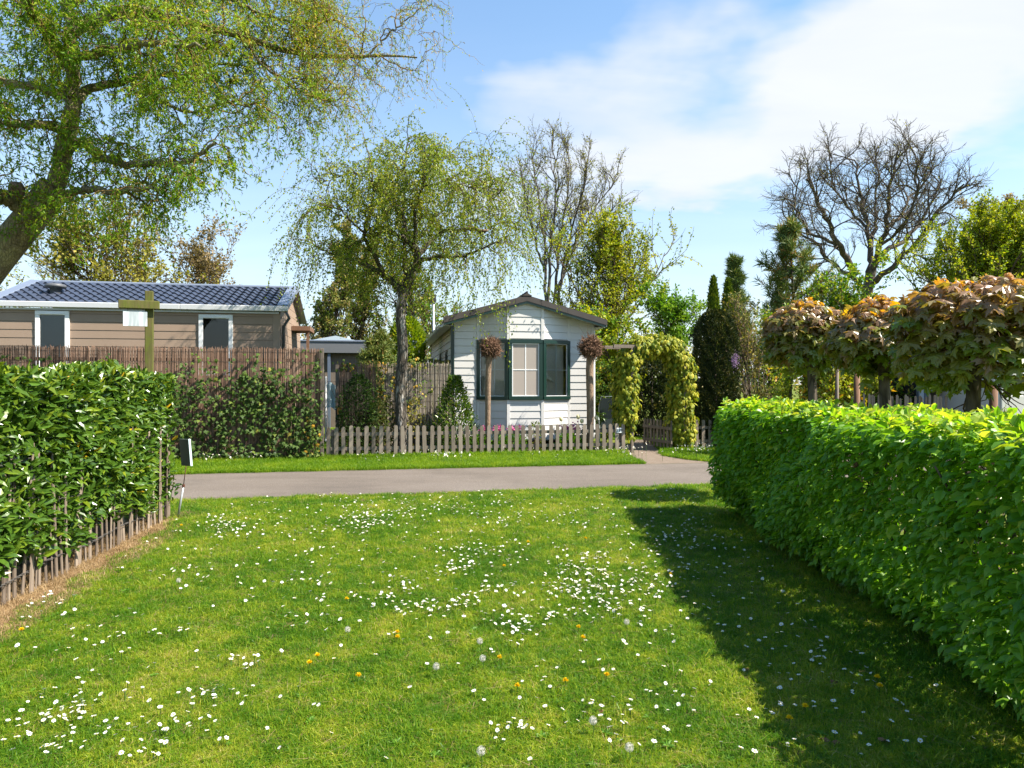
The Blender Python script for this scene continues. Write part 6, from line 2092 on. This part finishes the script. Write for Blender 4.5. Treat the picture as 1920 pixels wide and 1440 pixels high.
st = grow(np.stack([HX(0) + .2 + rng.uniform(0, .5, ns), rng.uniform(HY0 + .1, HY1 - .1, ns), np.full(ns, -.03)], 1) + 0, rng.normal(size=(ns, 3)) * (.15, .15, 0) + (0, 0, 1), rng.uniform(1.0, 1.32, ns), 8, .07, (0, 0, 1), .05)
st[:, :, 0] += .045 * st[:, :1, 1]
i_, t_, q_, e_ = spawn(st, 9, .15, 1.0, 1.0, .25)
b_ = grow(q_, e_, rng.uniform(.2, .45, len(q_)), 5, .15, (0, 0, 1), .05)
b_[:, :, 2] = np.minimum(b_[:, :, 2], HTOP - .02)
b_[:, :, 0] = np.maximum(b_[:, :, 0], HX(b_[:, :, 1]) - .05)
tubes_obj('stems', [(st, .014, .006, 6), (b_, .005, .002, 3), (shoots, .002, .001, 3)], M['bark'], hedge)

reseed('left: cherry laurel')
# ------------------------------------------------------------------ left: cherry laurel hedge over the paling fence
LTOP = 1.62
laurel = thing('laurel_hedge', 'glossy cherry laurel hedge growing through the paling fence at the sunny side of the lawn', 'hedge', (-4.3, 6, 0))
n = 29000
reg = rng.choice(4, n, p=(.62, .20, .08, .10))
y = 3.2 + (7.82 - 3.2) * rng.uniform(0, 1, n)
z = .18 + (LTOP - .18) * rng.uniform(0, 1, n) ** .92
lowz = .23 + .08 * np.sin(y * 4.1) + .07 * np.sin(y * 9.3 + 1)
dep = np.abs(rng.normal(0, .075, n))
x = np.zeros(n); ow = np.zeros((n, 3))
f = reg == 0
x[f] = pale_x(y[f]) + .030 + .028 * np.clip((z[f] - .3) / .5, 0, 1) + .03 * np.sin(y[f] * 2.7 + z[f] * 4) + .025 * np.sin(y[f] * 6 - z[f] * 5) - dep[f] * 1.6 - .07 * np.clip((y[f] - 7.0) / .8, 0, 1)
ow[f] = (1, -.1, .1)
f = reg == 1
x[f] = pale_x(y[f]) + .10 - rng.uniform(0, 1.05, f.sum()); z[f] = LTOP + .05 * np.sin(y[f] * 3 + x[f] * 3) - dep[f] + .03; ow[f] = (0, 0, 1)
f = reg == 2
y[f] = 7.82 - dep[f] + .05 * np.sin(z[f] * 6); x[f] = pale_x(7.9) + .1 - rng.uniform(0, 1.05, f.sum()); ow[f] = (0, 1, .1)
f = reg == 3
x[f] = pale_x(y[f]) - rng.uniform(.05, 1.0, f.sum()); ow[f] = (-1, 0, .3)
keep = (z > lowz) | (reg == 1)
pos, ow, reg = np.stack([x, y, z], 1)[keep], ow[keep], reg[keep]
N = len(pos)
d = nrm(ow * .55 + np.array((0, 0, .28)) + rng.normal(size=(N, 3)) * .52)
nn = nrm(ow * .65 + np.array((.1, -.15, .6)) + rng.normal(size=(N, 3)) * .38)
L = rng.uniform(.058, .122, N)
tint = np.clip(rng.normal(.42, .2, N), 0, .93)
tint[rng.uniform(size=N) < .007] = .995
tint[reg == 1] = np.clip(tint[reg == 1] + .2, 0, .95)
outer = pale_x(pos[:, 1]) + .055 - pos[:, 0]
dist = np.linalg.norm(pos - np.array((0, 0, EYE)), axis=1)
score = np.where(in_view(pos, -.005) & (reg == 0) & (outer < .07), L / dist, 0)
o = np.argsort(-score); big, rest = o[:300], o[300:]
leaf_parts(T_LEAF, 'leaf', pos[big], d[big], nn[big], L[big], L[big] * .40, tint[big], M['laurel'], laurel, 10)
V, F, T = leaves(T_LEAF, pos[rest], d[rest], nn[rest], L[rest], L[rest] * .40, tint[rest])
raw_obj('foliage', V, F, M['laurel'], laurel, T, kind='stuff')
ns = 90
yy = rng.uniform(3.3, 7.85, ns)
st = grow(np.stack([pale_x(yy) - rng.uniform(.3, .8, ns), yy, np.full(ns, -.03)], 1), rng.normal(size=(ns, 3)) * (.15, .15, 0) + (0, 0, 1), rng.uniform(1.2, 1.66, ns), 8, .06, (0, 0, 1), .05)
i_, t_, q_, e_ = spawn(st, 8, .25, 1.0, .8, .25)
b_ = grow(q_, e_, rng.uniform(.2, .5, len(q_)), 5, .12, (0, 0, 1), .1)
b_[:, :, 2] = np.minimum(b_[:, :, 2], LTOP)
b_[:, :, 0] = np.minimum(b_[:, :, 0], pale_x(b_[:, :, 1]) - .06)
tubes_obj('stems', [(st, .012, .005, 6), (b_, .005, .002, 4)], M['twig'], laurel)

reseed('far wood')
# ------------------------------------------------------------------ far wood closing the view: one mass nobody could count
n = 42000
ca = np.array([(rng.uniform(-1.3, 1.3), rng.uniform(44, 62), rng.uniform(3.0, 6.8), rng.uniform(1.6, 3.2)) for _ in range(150)])
ci = rng.integers(0, len(ca), n)
d = nrm(rng.normal(size=(n, 3)))
hh = ca[ci, 2]
pos = np.stack([ca[ci, 0] * ca[ci, 1], ca[ci, 1], hh * .55], 1) + d * (rng.uniform(.3, 1, n) ** .5)[:, None] * np.stack([ca[ci, 3], ca[ci, 3], hh * .5], 1)
tint = np.clip(rng.uniform(0, 1, len(ca))[ci] * .8 + rng.normal(.1, .15, n), 0, .99)
L = rng.uniform(.18, .40, n)
V, F, T = leaves(T_DIA, pos, rng.normal(size=(n, 3)), rng.normal(size=(n, 3)) + (0, 0, .6), L, L * .7, tint)
wood = raw_obj('treeline', V, F, M['poplar'], None, T, kind='stuff')
ns = 200
st = grow(np.stack([rng.uniform(-60, 60, ns), rng.uniform(44, 62, ns), np.zeros(ns)], 1), rng.normal(size=(ns, 3)) * (.1, .1, 0) + (0, 0, 1), rng.uniform(3, 8, ns), 6, .07, (0, 0, 1), .05)
V, Q = tube_arrays(st, np.full(ns, .12), np.full(ns, .03), 5)
raw_obj('treeline_trunks', V, [Q], M['grey_twig'], None, None, True, kind='stuff')

reseed('lawn')
# ------------------------------------------------------------------ grass
hidden = bpy.data.collections.new('grass_sources')           # never linked to the scene: only read by the node trees


def tuft(name, mat, nb, rad, hmin, hmax, wid, bend, seed):
    r = np.random.default_rng(seed)
    a = r.uniform(0, 2 * np.pi, nb); q = rad * np.sqrt(r.uniform(0, 1, nb))
    b = np.stack([q * np.cos(a), q * np.sin(a), np.full(nb, -.004)], 1)
    h = r.uniform(hmin, hmax, nb); az = r.uniform(0, 2 * np.pi, nb); bd = np.abs(r.normal(0, bend, nb)) + .1
    out_ = np.stack([np.cos(az), np.sin(az), np.zeros(nb)], 1)
    fa = az + r.normal(np.pi / 2, .7, nb)
    sd = np.stack([np.cos(fa), np.sin(fa), np.zeros(nb)], 1)
    wv = wid * r.uniform(.6, 1.3, nb)
    mid = b + np.array((0, 0, 1)) * (h * .58)[:, None] + out_ * (h * bd * .28)[:, None]
    tip = b + np.array((0, 0, 1)) * (h * np.clip(1 - bd * .35, .3, 1))[:, None] + out_ * (h * bd)[:, None]
    V = np.stack([b - sd * wv[:, None] * .5, b + sd * wv[:, None] * .5, mid - sd * wv[:, None] * .42, mid + sd * wv[:, None] * .42, tip], 1).reshape(-1, 3)
    k = np.arange(nb)[:, None] * 5
    me = build_mesh(name, V, [k + np.array([0, 1, 3, 2]), k + np.array([2, 3, 4])], np.repeat(r.uniform(0, 1, nb), 5))
    me.materials.append(mat)
    return bpy.data.objects.new(name, me)


def scatter(name, pts, scale, sources, label):
    cl = bpy.data.collections.new(name + '_sources')
    for s in sources:
        cl.objects.link(s)
    me = bpy.data.meshes.new(name)
    me.vertices.add(len(pts))
    me.vertices.foreach_set('co', np.asarray(pts, np.float32).ravel())
    at = me.attributes.new('size', 'FLOAT', 'POINT'); at.data.foreach_set('value', np.asarray(scale, np.float32))
    rt = me.attributes.new('turn', 'FLOAT_VECTOR', 'POINT')
    rv = np.zeros((len(pts), 3), np.float32); rv[:, 2] = rng.uniform(0, 6.283, len(pts)); rv[:, 0] = rng.normal(0, .12, len(pts)); rv[:, 1] = rng.normal(0, .12, len(pts))
    rt.data.foreach_set('vector', rv.ravel())
    ix = me.attributes.new('kind_of', 'INT', 'POINT'); ix.data.foreach_set('value', rng.integers(0, len(sources), len(pts)).astype(np.int32))
    o = bpy.data.objects.new(name, me)
    COL.objects.link(o)
    o['kind'] = 'stuff'; o['label'] = label
    ng = bpy.data.node_groups.new(name + '_nodes', 'GeometryNodeTree')
    ng.interface.new_socket('Geometry', in_out='INPUT', socket_type='NodeSocketGeometry')
    ng.interface.new_socket('Geometry', in_out='OUTPUT', socket_type='NodeSocketGeometry')
    gi, go = ng.nodes.new('NodeGroupInput'), ng.nodes.new('NodeGroupOutput')
    ci = ng.nodes.new('GeometryNodeCollectionInfo')
    ci.inputs['Collection'].default_value = cl
    ci.inputs['Separate Children'].default_value = True
    ci.inputs['Reset Children'].default_value = True
    ip = ng.nodes.new('GeometryNodeInstanceOnPoints')
    ip.inputs['Pick Instance'].default_value = True

    def attr(nm, ty):
        a = ng.nodes.new('GeometryNodeInputNamedAttribute'); a.data_type = ty; a.inputs['Name'].default_value = nm
        return a.outputs['Attribute']
    ln = ng.links.new
    ln(gi.outputs[0], ip.inputs['Points']); ln(ci.outputs[0], ip.inputs['Instance'])
    ln(attr('kind_of', 'INT'), ip.inputs['Instance Index'])
    e2r = ng.nodes.new('FunctionNodeEulerToRotation')
    ln(attr('turn', 'FLOAT_VECTOR'), e2r.inputs[0]); ln(e2r.outputs[0], ip.inputs['Rotation'])
    ln(attr('size', 'FLOAT'), ip.inputs['Scale'])
    ln(ip.outputs[0], go.inputs[0])
    md = o.modifiers.new('scatter', 'NODES'); md.node_group = ng
    return o


def lawn_ok(x, y):
    v = -x * SS + y * SC
    ok = (v < V_NEAR + .02 + .03 * np.sin(x * 7) * np.sin(x * 3.1)) & (y > 2.2)
    ok &= x > pale_x(y) + np.where(y < 7.75, .20 + .06 * np.sin(y * 9), -3.2)
    ok &= (x < HX(y) + .5) | (y > HY1)
    return ok & (np.abs(x) < y * .78 + .7)


def vnoise(x, y, s, seed):
    r = np.random.default_rng(seed); ph = r.uniform(0, 6.28, 8); kx = r.normal(0, s, 8); ky = r.normal(0, s, 8)
    return np.mean([np.sin(x * a + y * b + c) for a, b, c in zip(kx, ky, ph)], 0) * 1.6


n = 210000
yy = 2.3 + 10.0 * rng.uniform(0, 1, n) ** 1.65
xx = rng.uniform(-1, 1, n) * (yy * .78 + .7)
ok = lawn_ok(xx, yy)
xx, yy = xx[ok], yy[ok]
thin = vnoise(xx, yy, 2.2, 3) + .5 * vnoise(xx, yy, 7, 8)
k = rng.uniform(size=len(xx)) < np.clip(.86 + .25 * thin, .45, 1)
xx, yy, thin = xx[k], yy[k], thin[k]
sz = np.clip(.82 + .30 * thin + rng.normal(0, .16, len(xx)), .4, 1.7) * (1 + .3 * (xx > HX(yy) - .5))
sz *= 1 + np.clip((yy - 5) / 9, 0, .4)
src = [tuft('blade_tuft', M['grass'], 13, .036, .022, .055, .0034, 1.05, 100 + i) for i in range(9)] + [tuft('dry_tuft', M['straw'], 5, .04, .02, .045, .0026, 1.6, 190)]
scatter('grass', np.stack([xx, yy, np.full(len(xx), .001)], 1), sz, src, 'short mown lawn grass with daisies')

n = 52000
u = rng.uniform(-11, 8.5, n); v = rng.uniform(V_FAR - .02, V_FENCE + .35, n) ** 1
x_, y_ = u * SC - v * SS, u * SS + v * SC
pxs = 960 + x_ / y_ * FOC
edge = np.interp(u, [-20, pth[2][0] - .9, pth[2][0] - .05, pth[3][0] + .05, 20], [0, 0, 0, 0, 0])
onpath = (u > np.interp(v, [12.4, 13.4, 14.4, 15.2], [pth[2][0], pth[1][0], pth[0][0], pth[0][0]])) & (u < np.interp(v, [12.4, 13.05, 13.9, 15.2], [pth[3][0], pth[4][0], pth[5][0], pth[6][0]]))
k = (np.abs(x_) < y_ * .76) & ~onpath & ((v < V_FENCE + .02) | (u < pu0)) & (v > V_FAR + .02 + .03 * np.sin(u * 6))
u, v, x_, y_ = u[k], v[k], x_[k], y_[k]
near = np.clip((v - (V_FENCE - .45)) / .45, 0, 1)
sz = (.95 + .9 * near * rng.uniform(.3, 1.1, len(u)) + rng.normal(0, .12, len(u))) * 1.15
src2 = [tuft('verge_tuft', M['verge'], 12, .055, .03, .085, .0055, .7, 200 + i) for i in range(5)]
scatter('verge_grass', np.stack([x_, y_, np.full(len(u), .002)], 1), sz, src2, 'longer grass along the far side of the road')

# sunlit lawn behind the gate and in the gap between the screens
n = 16000
u = np.concatenate([rng.uniform(site_u(1170, 17), site_u(1300, 17), n // 2), rng.uniform(site_u(590, 18), site_u(650, 18), n // 2)])
v = np.concatenate([rng.uniform(14.9, 19.4, n // 2), rng.uniform(15.6, 24, n // 2)])
onp = (u > pth[9][0] - .05) & (u < np.interp(v, [15.2, 18], [pth[6][0], pth[7][0]])) & (v < 18.1)
k = ~onp
scatter('garden_grass', np.stack([u[k] * SC - v[k] * SS, u[k] * SS + v[k] * SC, np.full(k.sum(), .002)], 1), rng.uniform(.7, 1.2, k.sum()), [tuft('garden_tuft', M['verge'], 12, .07, .03, .08, .008, .7, 260 + i) for i in range(3)], 'sunlit grass behind the gate')

# broad-leaved weeds between the blades
def rosette(name, nb, L, seed):
    r = np.random.default_rng(seed)
    a = np.arange(nb) / nb * 6.283 + r.normal(0, .25, nb)
    d_ = np.stack([np.cos(a), np.sin(a), r.uniform(.15, .6, nb)], 1)
    V, F, T = leaves(T_LEAF, np.repeat([(0, 0, .006)], nb, 0), d_, np.repeat([(0, 0, 1.0)], nb, 0), L * r.uniform(.6, 1.2, nb), L * .34, r.uniform(.1, .6, nb))
    me = build_mesh(name, V, F, T); me.materials.append(M['fresh'])
    return bpy.data.objects.new(name, me)


n = 2600
yy = 2.4 + 7.2 * rng.uniform(0, 1, n) ** 1.5; xx = rng.uniform(-1, 1, n) * (yy * .78 + .6)
k = lawn_ok(xx, yy) & (rng.uniform(size=n) < np.clip(.35 + .6 * vnoise(xx, yy, 1.6, 21), .08, 1))
scatter('lawn_weeds', np.stack([xx[k], yy[k], np.full(k.sum(), .008)], 1), rng.uniform(.6, 1.3, k.sum()), [rosette('rosette', 7, .024, 70), rosette('rosette', 9, .034, 71), rosette('rosette', 5, .02, 72)], 'low broad-leaved weeds between the grass blades')

# dry straw on the soil strip
n = 9000
yy = rng.uniform(3.2, 8.2, n); xx = pale_x(yy) + rng.uniform(-.35, .40, n)
scatter('dry_straw', np.stack([xx, yy, np.full(n, .004)], 1), rng.uniform(.5, 1.3, n), [tuft('straw_tuft', M['straw'], 7, .04, .012, .05, .0028, 1.7, 300 + i) for i in range(4)], 'dry straw along the foot of the paling fence')

# ------------------------------------------------------------------ flowers in the lawn
def daisy_mesh(r, h, seed, closed=False):
    q = np.random.default_rng(seed)
    tilt = q.normal(0, .28, 2)
    fr = Frame((0, 0, h), nrm(np.array((1, 0, tilt[0]))), None); fr.ey = nrm(np.array((0, 1, tilt[1]))); fr.ez = nrm(np.cross(fr.ex, fr.ey))
    V, F, mi, n = [], [], [], 0
    npet = 13
    for i in range(npet):
        a = i / npet * 2 * np.pi + q.normal(0, .06); c, s = math.cos(a), math.sin(a)
        rr = r * q.uniform(.88, 1.06); up = r * q.uniform(.05, .35)
        pts = [(c * r * .25 - s * r * .05, s * r * .25 + c * r * .05, 0), (c * r * .25 + s * r * .05, s * r * .25 - c * r * .05, 0),
               (c * rr * .85 + s * r * .16, s * rr * .85 - c * r * .16, up * .8), (c * rr, s * rr, up * .7), (c * rr * .85 - s * r * .16, s * rr * .85 + c * r * .16, up * .8)]
        V += [tuple(p) for p in fr(pts)]; F.append(tuple(range(n, n + 5))); mi.append(0); n += 5
    ring = [(math.cos(a) * r * .34, math.sin(a) * r * .34, r * .05) for a in np.arange(7) / 7 * 2 * np.pi] + [(0, 0, r * .25)]
    V += [tuple(p) for p in fr(ring)]
    for i in range(7):
        F.append((n + i, n + (i + 1) % 7, n + 7)); mi.append(1)
    n += 8
    w_ = .0016
    st = [(w_, 0, 0), (-w_, w_, 0), (-w_, -w_, 0), (w_, 0, h), (-w_, w_, h), (-w_, -w_, h)]
    V += st
    for i in range(3):
        F.append((n + i, n + (i + 1) % 3, n + 3 + (i + 1) % 3, n + 3 + i)); mi.append(2)
    me = bpy.data.meshes.new('daisy')
    me.from_pydata([tuple(map(float, p)) for p in V], [], F)
    for m_ in (M['petal'], M['disc'], M['stem']):
        me.materials.append(m_)
    me.polygons.foreach_set('material_index', mi)
    return me


def ground_at(px, py):
    Y = EYE * FOC / (np.asarray(py, float) - HOR)
    return (np.asarray(px, float) - 960) / FOC * Y, Y


clusters = [(135, 1355, 48, 22, 46), (60, 1385, 40, 30, 10), (110, 1405, 30, 15, 8), (180, 1290, 25, 20, 10), (270, 1405, 45, 25, 16), (310, 1370, 40, 20, 10), (390, 1340, 50, 25, 16), (455, 1255, 22, 8, 14),
            (420, 1320, 60, 25, 9), (90, 1135, 30, 16, 14), (120, 1190, 50, 25, 12), (250, 1205, 50, 20, 10), (350, 1085, 30, 10, 10), (700, 985, 32, 10, 75), (745, 970, 40, 14, 45), (655, 955, 18, 8, 22),
            (660, 990, 25, 10, 25), (760, 950, 12, 4, 12), (850, 957, 40, 10, 40), (940, 945, 14, 5, 14), (925, 975, 35, 10, 30), (850, 1030, 30, 12, 32), (900, 1045, 35, 16, 40), (870, 1080, 30, 10, 22),
            (750, 1105, 25, 14, 24), (720, 1130, 25, 14, 14), (920, 1115, 25, 10, 22), (850, 1148, 40, 8, 40), (790, 1160, 25, 8, 16), (960, 1180, 22, 14, 26), (980, 1200, 16, 10, 12), (1090, 1075, 26, 18, 60),
            (1080, 1115, 34, 12, 70), (1120, 1100, 40, 24, 50), (1140, 1150, 34, 14, 34), (1050, 1160, 30, 12, 20), (1060, 980, 20, 8, 16), (1130, 995, 20, 10, 14), (1200, 1080, 40, 30, 34), (1230, 1120, 30, 20, 26),
            (1245, 1010, 25, 14, 30), (1290, 1000, 40, 30, 34), (1300, 1050, 40, 30, 26), (1340, 1080, 40, 40, 22), (1230, 1180, 40, 20, 16), (1330, 935, 25, 6, 26), (1260, 930, 30, 8, 14), (960, 1385, 25, 10, 14),
            (1170, 1370, 40, 20, 14), (1090, 1340, 60, 30, 8), (1240, 1330, 30, 20, 8), (1300, 1360, 50, 30, 8), (1480, 1340, 40, 30, 12), (1560, 1380, 80, 30, 8), (1490, 1220, 60, 40, 14), (1540, 1160, 50, 40, 10),
            (1600, 1280, 60, 40, 10), (1440, 1180, 50, 40, 12), (600, 1120, 70, 30, 14), (500, 1080, 90, 30, 16), (420, 1000, 70, 18, 26), (500, 980, 60, 14, 24), (560, 1000, 40, 14, 16), (620, 1060, 60, 30, 16), (395, 990, 34, 9, 34), (455, 1000, 30, 8, 18)]
dp = [ground_at(a + rng.normal(size=n) * sx, np.clip(b + rng.normal(size=n) * sy, 925, 1436)) for a, b, sx, sy, n in clusters]
dx = np.concatenate([p[0] for p in dp]); dy = np.concatenate([p[1] for p in dp])
a_ = rng.uniform(-3.5, 2.3, 650); b_ = rng.uniform(2.7, 9.4, 650)
dx, dy = np.concatenate([dx, a_]), np.concatenate([dy, b_])
ok = lawn_ok(dx, dy) & (dx < HX(dy) - .12)
dx, dy = dx[ok], dy[ok]
dm = [daisy_mesh(rng.uniform(.0085, .0118), rng.uniform(.035, .055), 400 + i) for i in range(10)]
o = np.argsort(dy)
vis_first = o[np.abs(dx[o] / dy[o]) < .745]
big = vis_first[:300]
rest = np.setdiff1d(np.arange(len(dx)), big)
for i in big:
    ob = bpy.data.objects.new('daisy', dm[int(rng.integers(10))])
    ob.location = (dx[i], dy[i], 0); ob.rotation_euler = (0, 0, rng.uniform(0, 6.28)); s = rng.uniform(.8, 1.15); ob.scale = (s, s, s)
    COL.objects.link(ob)
    tag(ob, 'small white daisy with a yellow centre growing in the mown lawn', 'daisy', 'daisies in the lawn')


def joined_daisies(name, xs, ys, hgt, rsc, label):
    V, F, mi, n = [], [], [], 0
    for x0, y0 in zip(xs, ys):
        me = dm[int(rng.integers(10))]
        c = np.empty(len(me.vertices) * 3, np.float32); me.vertices.foreach_get('co', c); c = c.reshape(-1, 3) * rng.uniform(.85, 1.2) * rsc
        a = rng.uniform(0, 6.28); R2 = np.array([[math.cos(a), -math.sin(a), 0], [math.sin(a), math.cos(a), 0], [0, 0, hgt]])
        V.append(c @ R2.T + (x0, y0, 0))
        for p in me.polygons:
            F.append(tuple(v_ + n for v_ in p.vertices)); mi.append(p.material_index)
        n += len(c)
    me = bpy.data.meshes.new(name)
    me.from_pydata(np.concatenate(V).tolist(), [], F)
    for m_ in (M['petal'], M['disc'], M['stem']):
        me.materials.append(m_)
    me.polygons.foreach_set('material_index', mi)
    ob = bpy.data.objects.new(name, me); COL.objects.link(ob); ob['kind'] = 'stuff'; ob['label'] = label
    return ob


joined_daisies('daisy_carpet', dx[rest], dy[rest], 1.0, 1.1, 'white daisies scattered over the far part of the lawn')
vd_ = []
for a, b, sx, sy, n in ((355, 868, 20, 5, 14), (430, 872, 45, 5, 30), (835, 868, 22, 3, 34), (720, 868, 30, 4, 12), (1180, 858, 20, 5, 22), (1140, 857, 25, 4, 14), (1315, 852, 12, 6, 60), (1000, 862, 60, 4, 14), (1270, 858, 15, 4, 8), (1205, 812, 16, 12, 40)):
    gx, gy_ = ground_at(a + rng.normal(size=n) * sx, np.minimum(b + rng.normal(size=n) * sy, 884))
    vd_.append(np.stack([gx, gy_], 1))
vd_ = np.concatenate(vd_)
joined_daisies('verge_daisies', vd_[:, 0], vd_[:, 1], 2.4, 1.45, 'white daisies on the grass verge before the picket fence')


def dandelion():
    m = MB()
    q = np.random.default_rng(77)
    n = 60
    a = q.uniform(0, 6.28, n); e = q.uniform(0.1, 1.3, n)
    d = np.stack([np.cos(a) * np.cos(e), np.sin(a) * np.cos(e), np.sin(e)], 1)
    V, F, T = leaves(T_DIA, np.repeat([(0, 0, .055)], n, 0), d, q.normal(size=(n, 3)) + (0, 0, 1), .018, .007, .5)
    return V, F


dl = [(40, 1198), (595, 1248), (580, 1262), (745, 1203), (745, 1212), (937, 1252), (970, 1307), (1060, 1297), (1138, 1286), (672, 1287), (1258, 1090), (990, 1027), (1480, 1370), (1510, 1347), (1645, 1290), (1650, 1307), (1085, 1193), (1093, 1213), (650, 1138), (945, 1074), (1098, 1020), (340, 995)]
V, F = dandelion()
dme = build_mesh('flower', V, F); dme.materials.append(M['dandelion'])
sme = MB().tube([(0, 0, 0), (.003, 0, .03), (0, 0, .055)], .0022, .002, 5).mesh('stem'); sme.materials.append(M['stem'])
for px, py in dl:
    gx, gy_ = ground_at(px, py)
    r_ = thing('dandelion', 'open yellow dandelion flower in the mown lawn', 'dandelion', (gx, gy_, 0), 'dandelions in the lawn')
    r_.rotation_euler = (0, 0, rng.uniform(0, 6.28))
    for nm_, me in (('flower', dme), ('stem', sme)):
        c = bpy.data.objects.new(nm_, me); c.parent = r_; COL.objects.link(c)

q = np.random.default_rng(5)
d = nrm(q.normal(size=(170, 3)))
V, F, T = leaves(T_DIA, np.repeat([(0, 0, .08)], 170, 0) + d * .004, d, q.normal(size=(170, 3)), .015, .0010, .5)
V2, F2, T2 = leaves(T_DIA, np.array([(0, 0, .08)]) + d * .018, nrm(np.cross(d, q.normal(size=(170, 3)))), d, .005, .0025, .5)
V, F, T = concat_leaves([(V, F, T), (V2, F2, T2)])
fme = build_mesh('seed_head', V, F); fme.materials.append(M['fluff'])
s2 = MB().tube([(0, 0, 0), (.004, 0, .04), (0, 0, .08)], .0022, .002, 5).mesh('stem'); s2.materials.append(M['stem'])
for px, py in ((1175, 1190), (1112, 1385), (902, 1445), (905, 1262), (1180, 1438), (900, 1228), (335, 1108), (652, 1205), (818, 1278)):
    gx, gy_ = ground_at(px, py)
    r_ = thing('dandelion_clock', 'round pale dandelion seed head standing in the mown lawn', 'dandelion clock', (gx, gy_, 0), 'dandelion clocks in the lawn')
    for nm_, me in (('seed_head', fme), ('stem', s2)):
        c = bpy.data.objects.new(nm_, me); c.parent = r_; COL.objects.link(c)

T_ = T_OVAL[0].copy(); T_[:, 2] *= 1.8; T_[:, 2] += .12 * np.sin(T_[:, 1] * 9)
dlm = build_mesh('dead_leaf', T_ * (.06, .05, .06), T_OVAL[1]); dlm.materials.append(M['dead_leaf'])
for px, py in ((1395, 1218), (1568, 1284), (1605, 1420), (1645, 1395), (1390, 1225), (1850, 1318), (1570, 1398), (1400, 1260), (1545, 1398), (1865, 1400), (1000, 1275), (1130, 1340), (1720, 1255), (1505, 1418)):
    gx, gy_ = ground_at(px, py)
    ob = bpy.data.objects.new('dead_leaf', dlm); ob.location = (gx, gy_, .03); ob.rotation_euler = (rng.normal() * .3, rng.normal() * .3, rng.uniform(0, 6.28))
    COL.objects.link(ob)
    tag(ob, 'curled brown dead leaf lying in the lawn grass', 'leaf', 'dead leaves on the lawn')
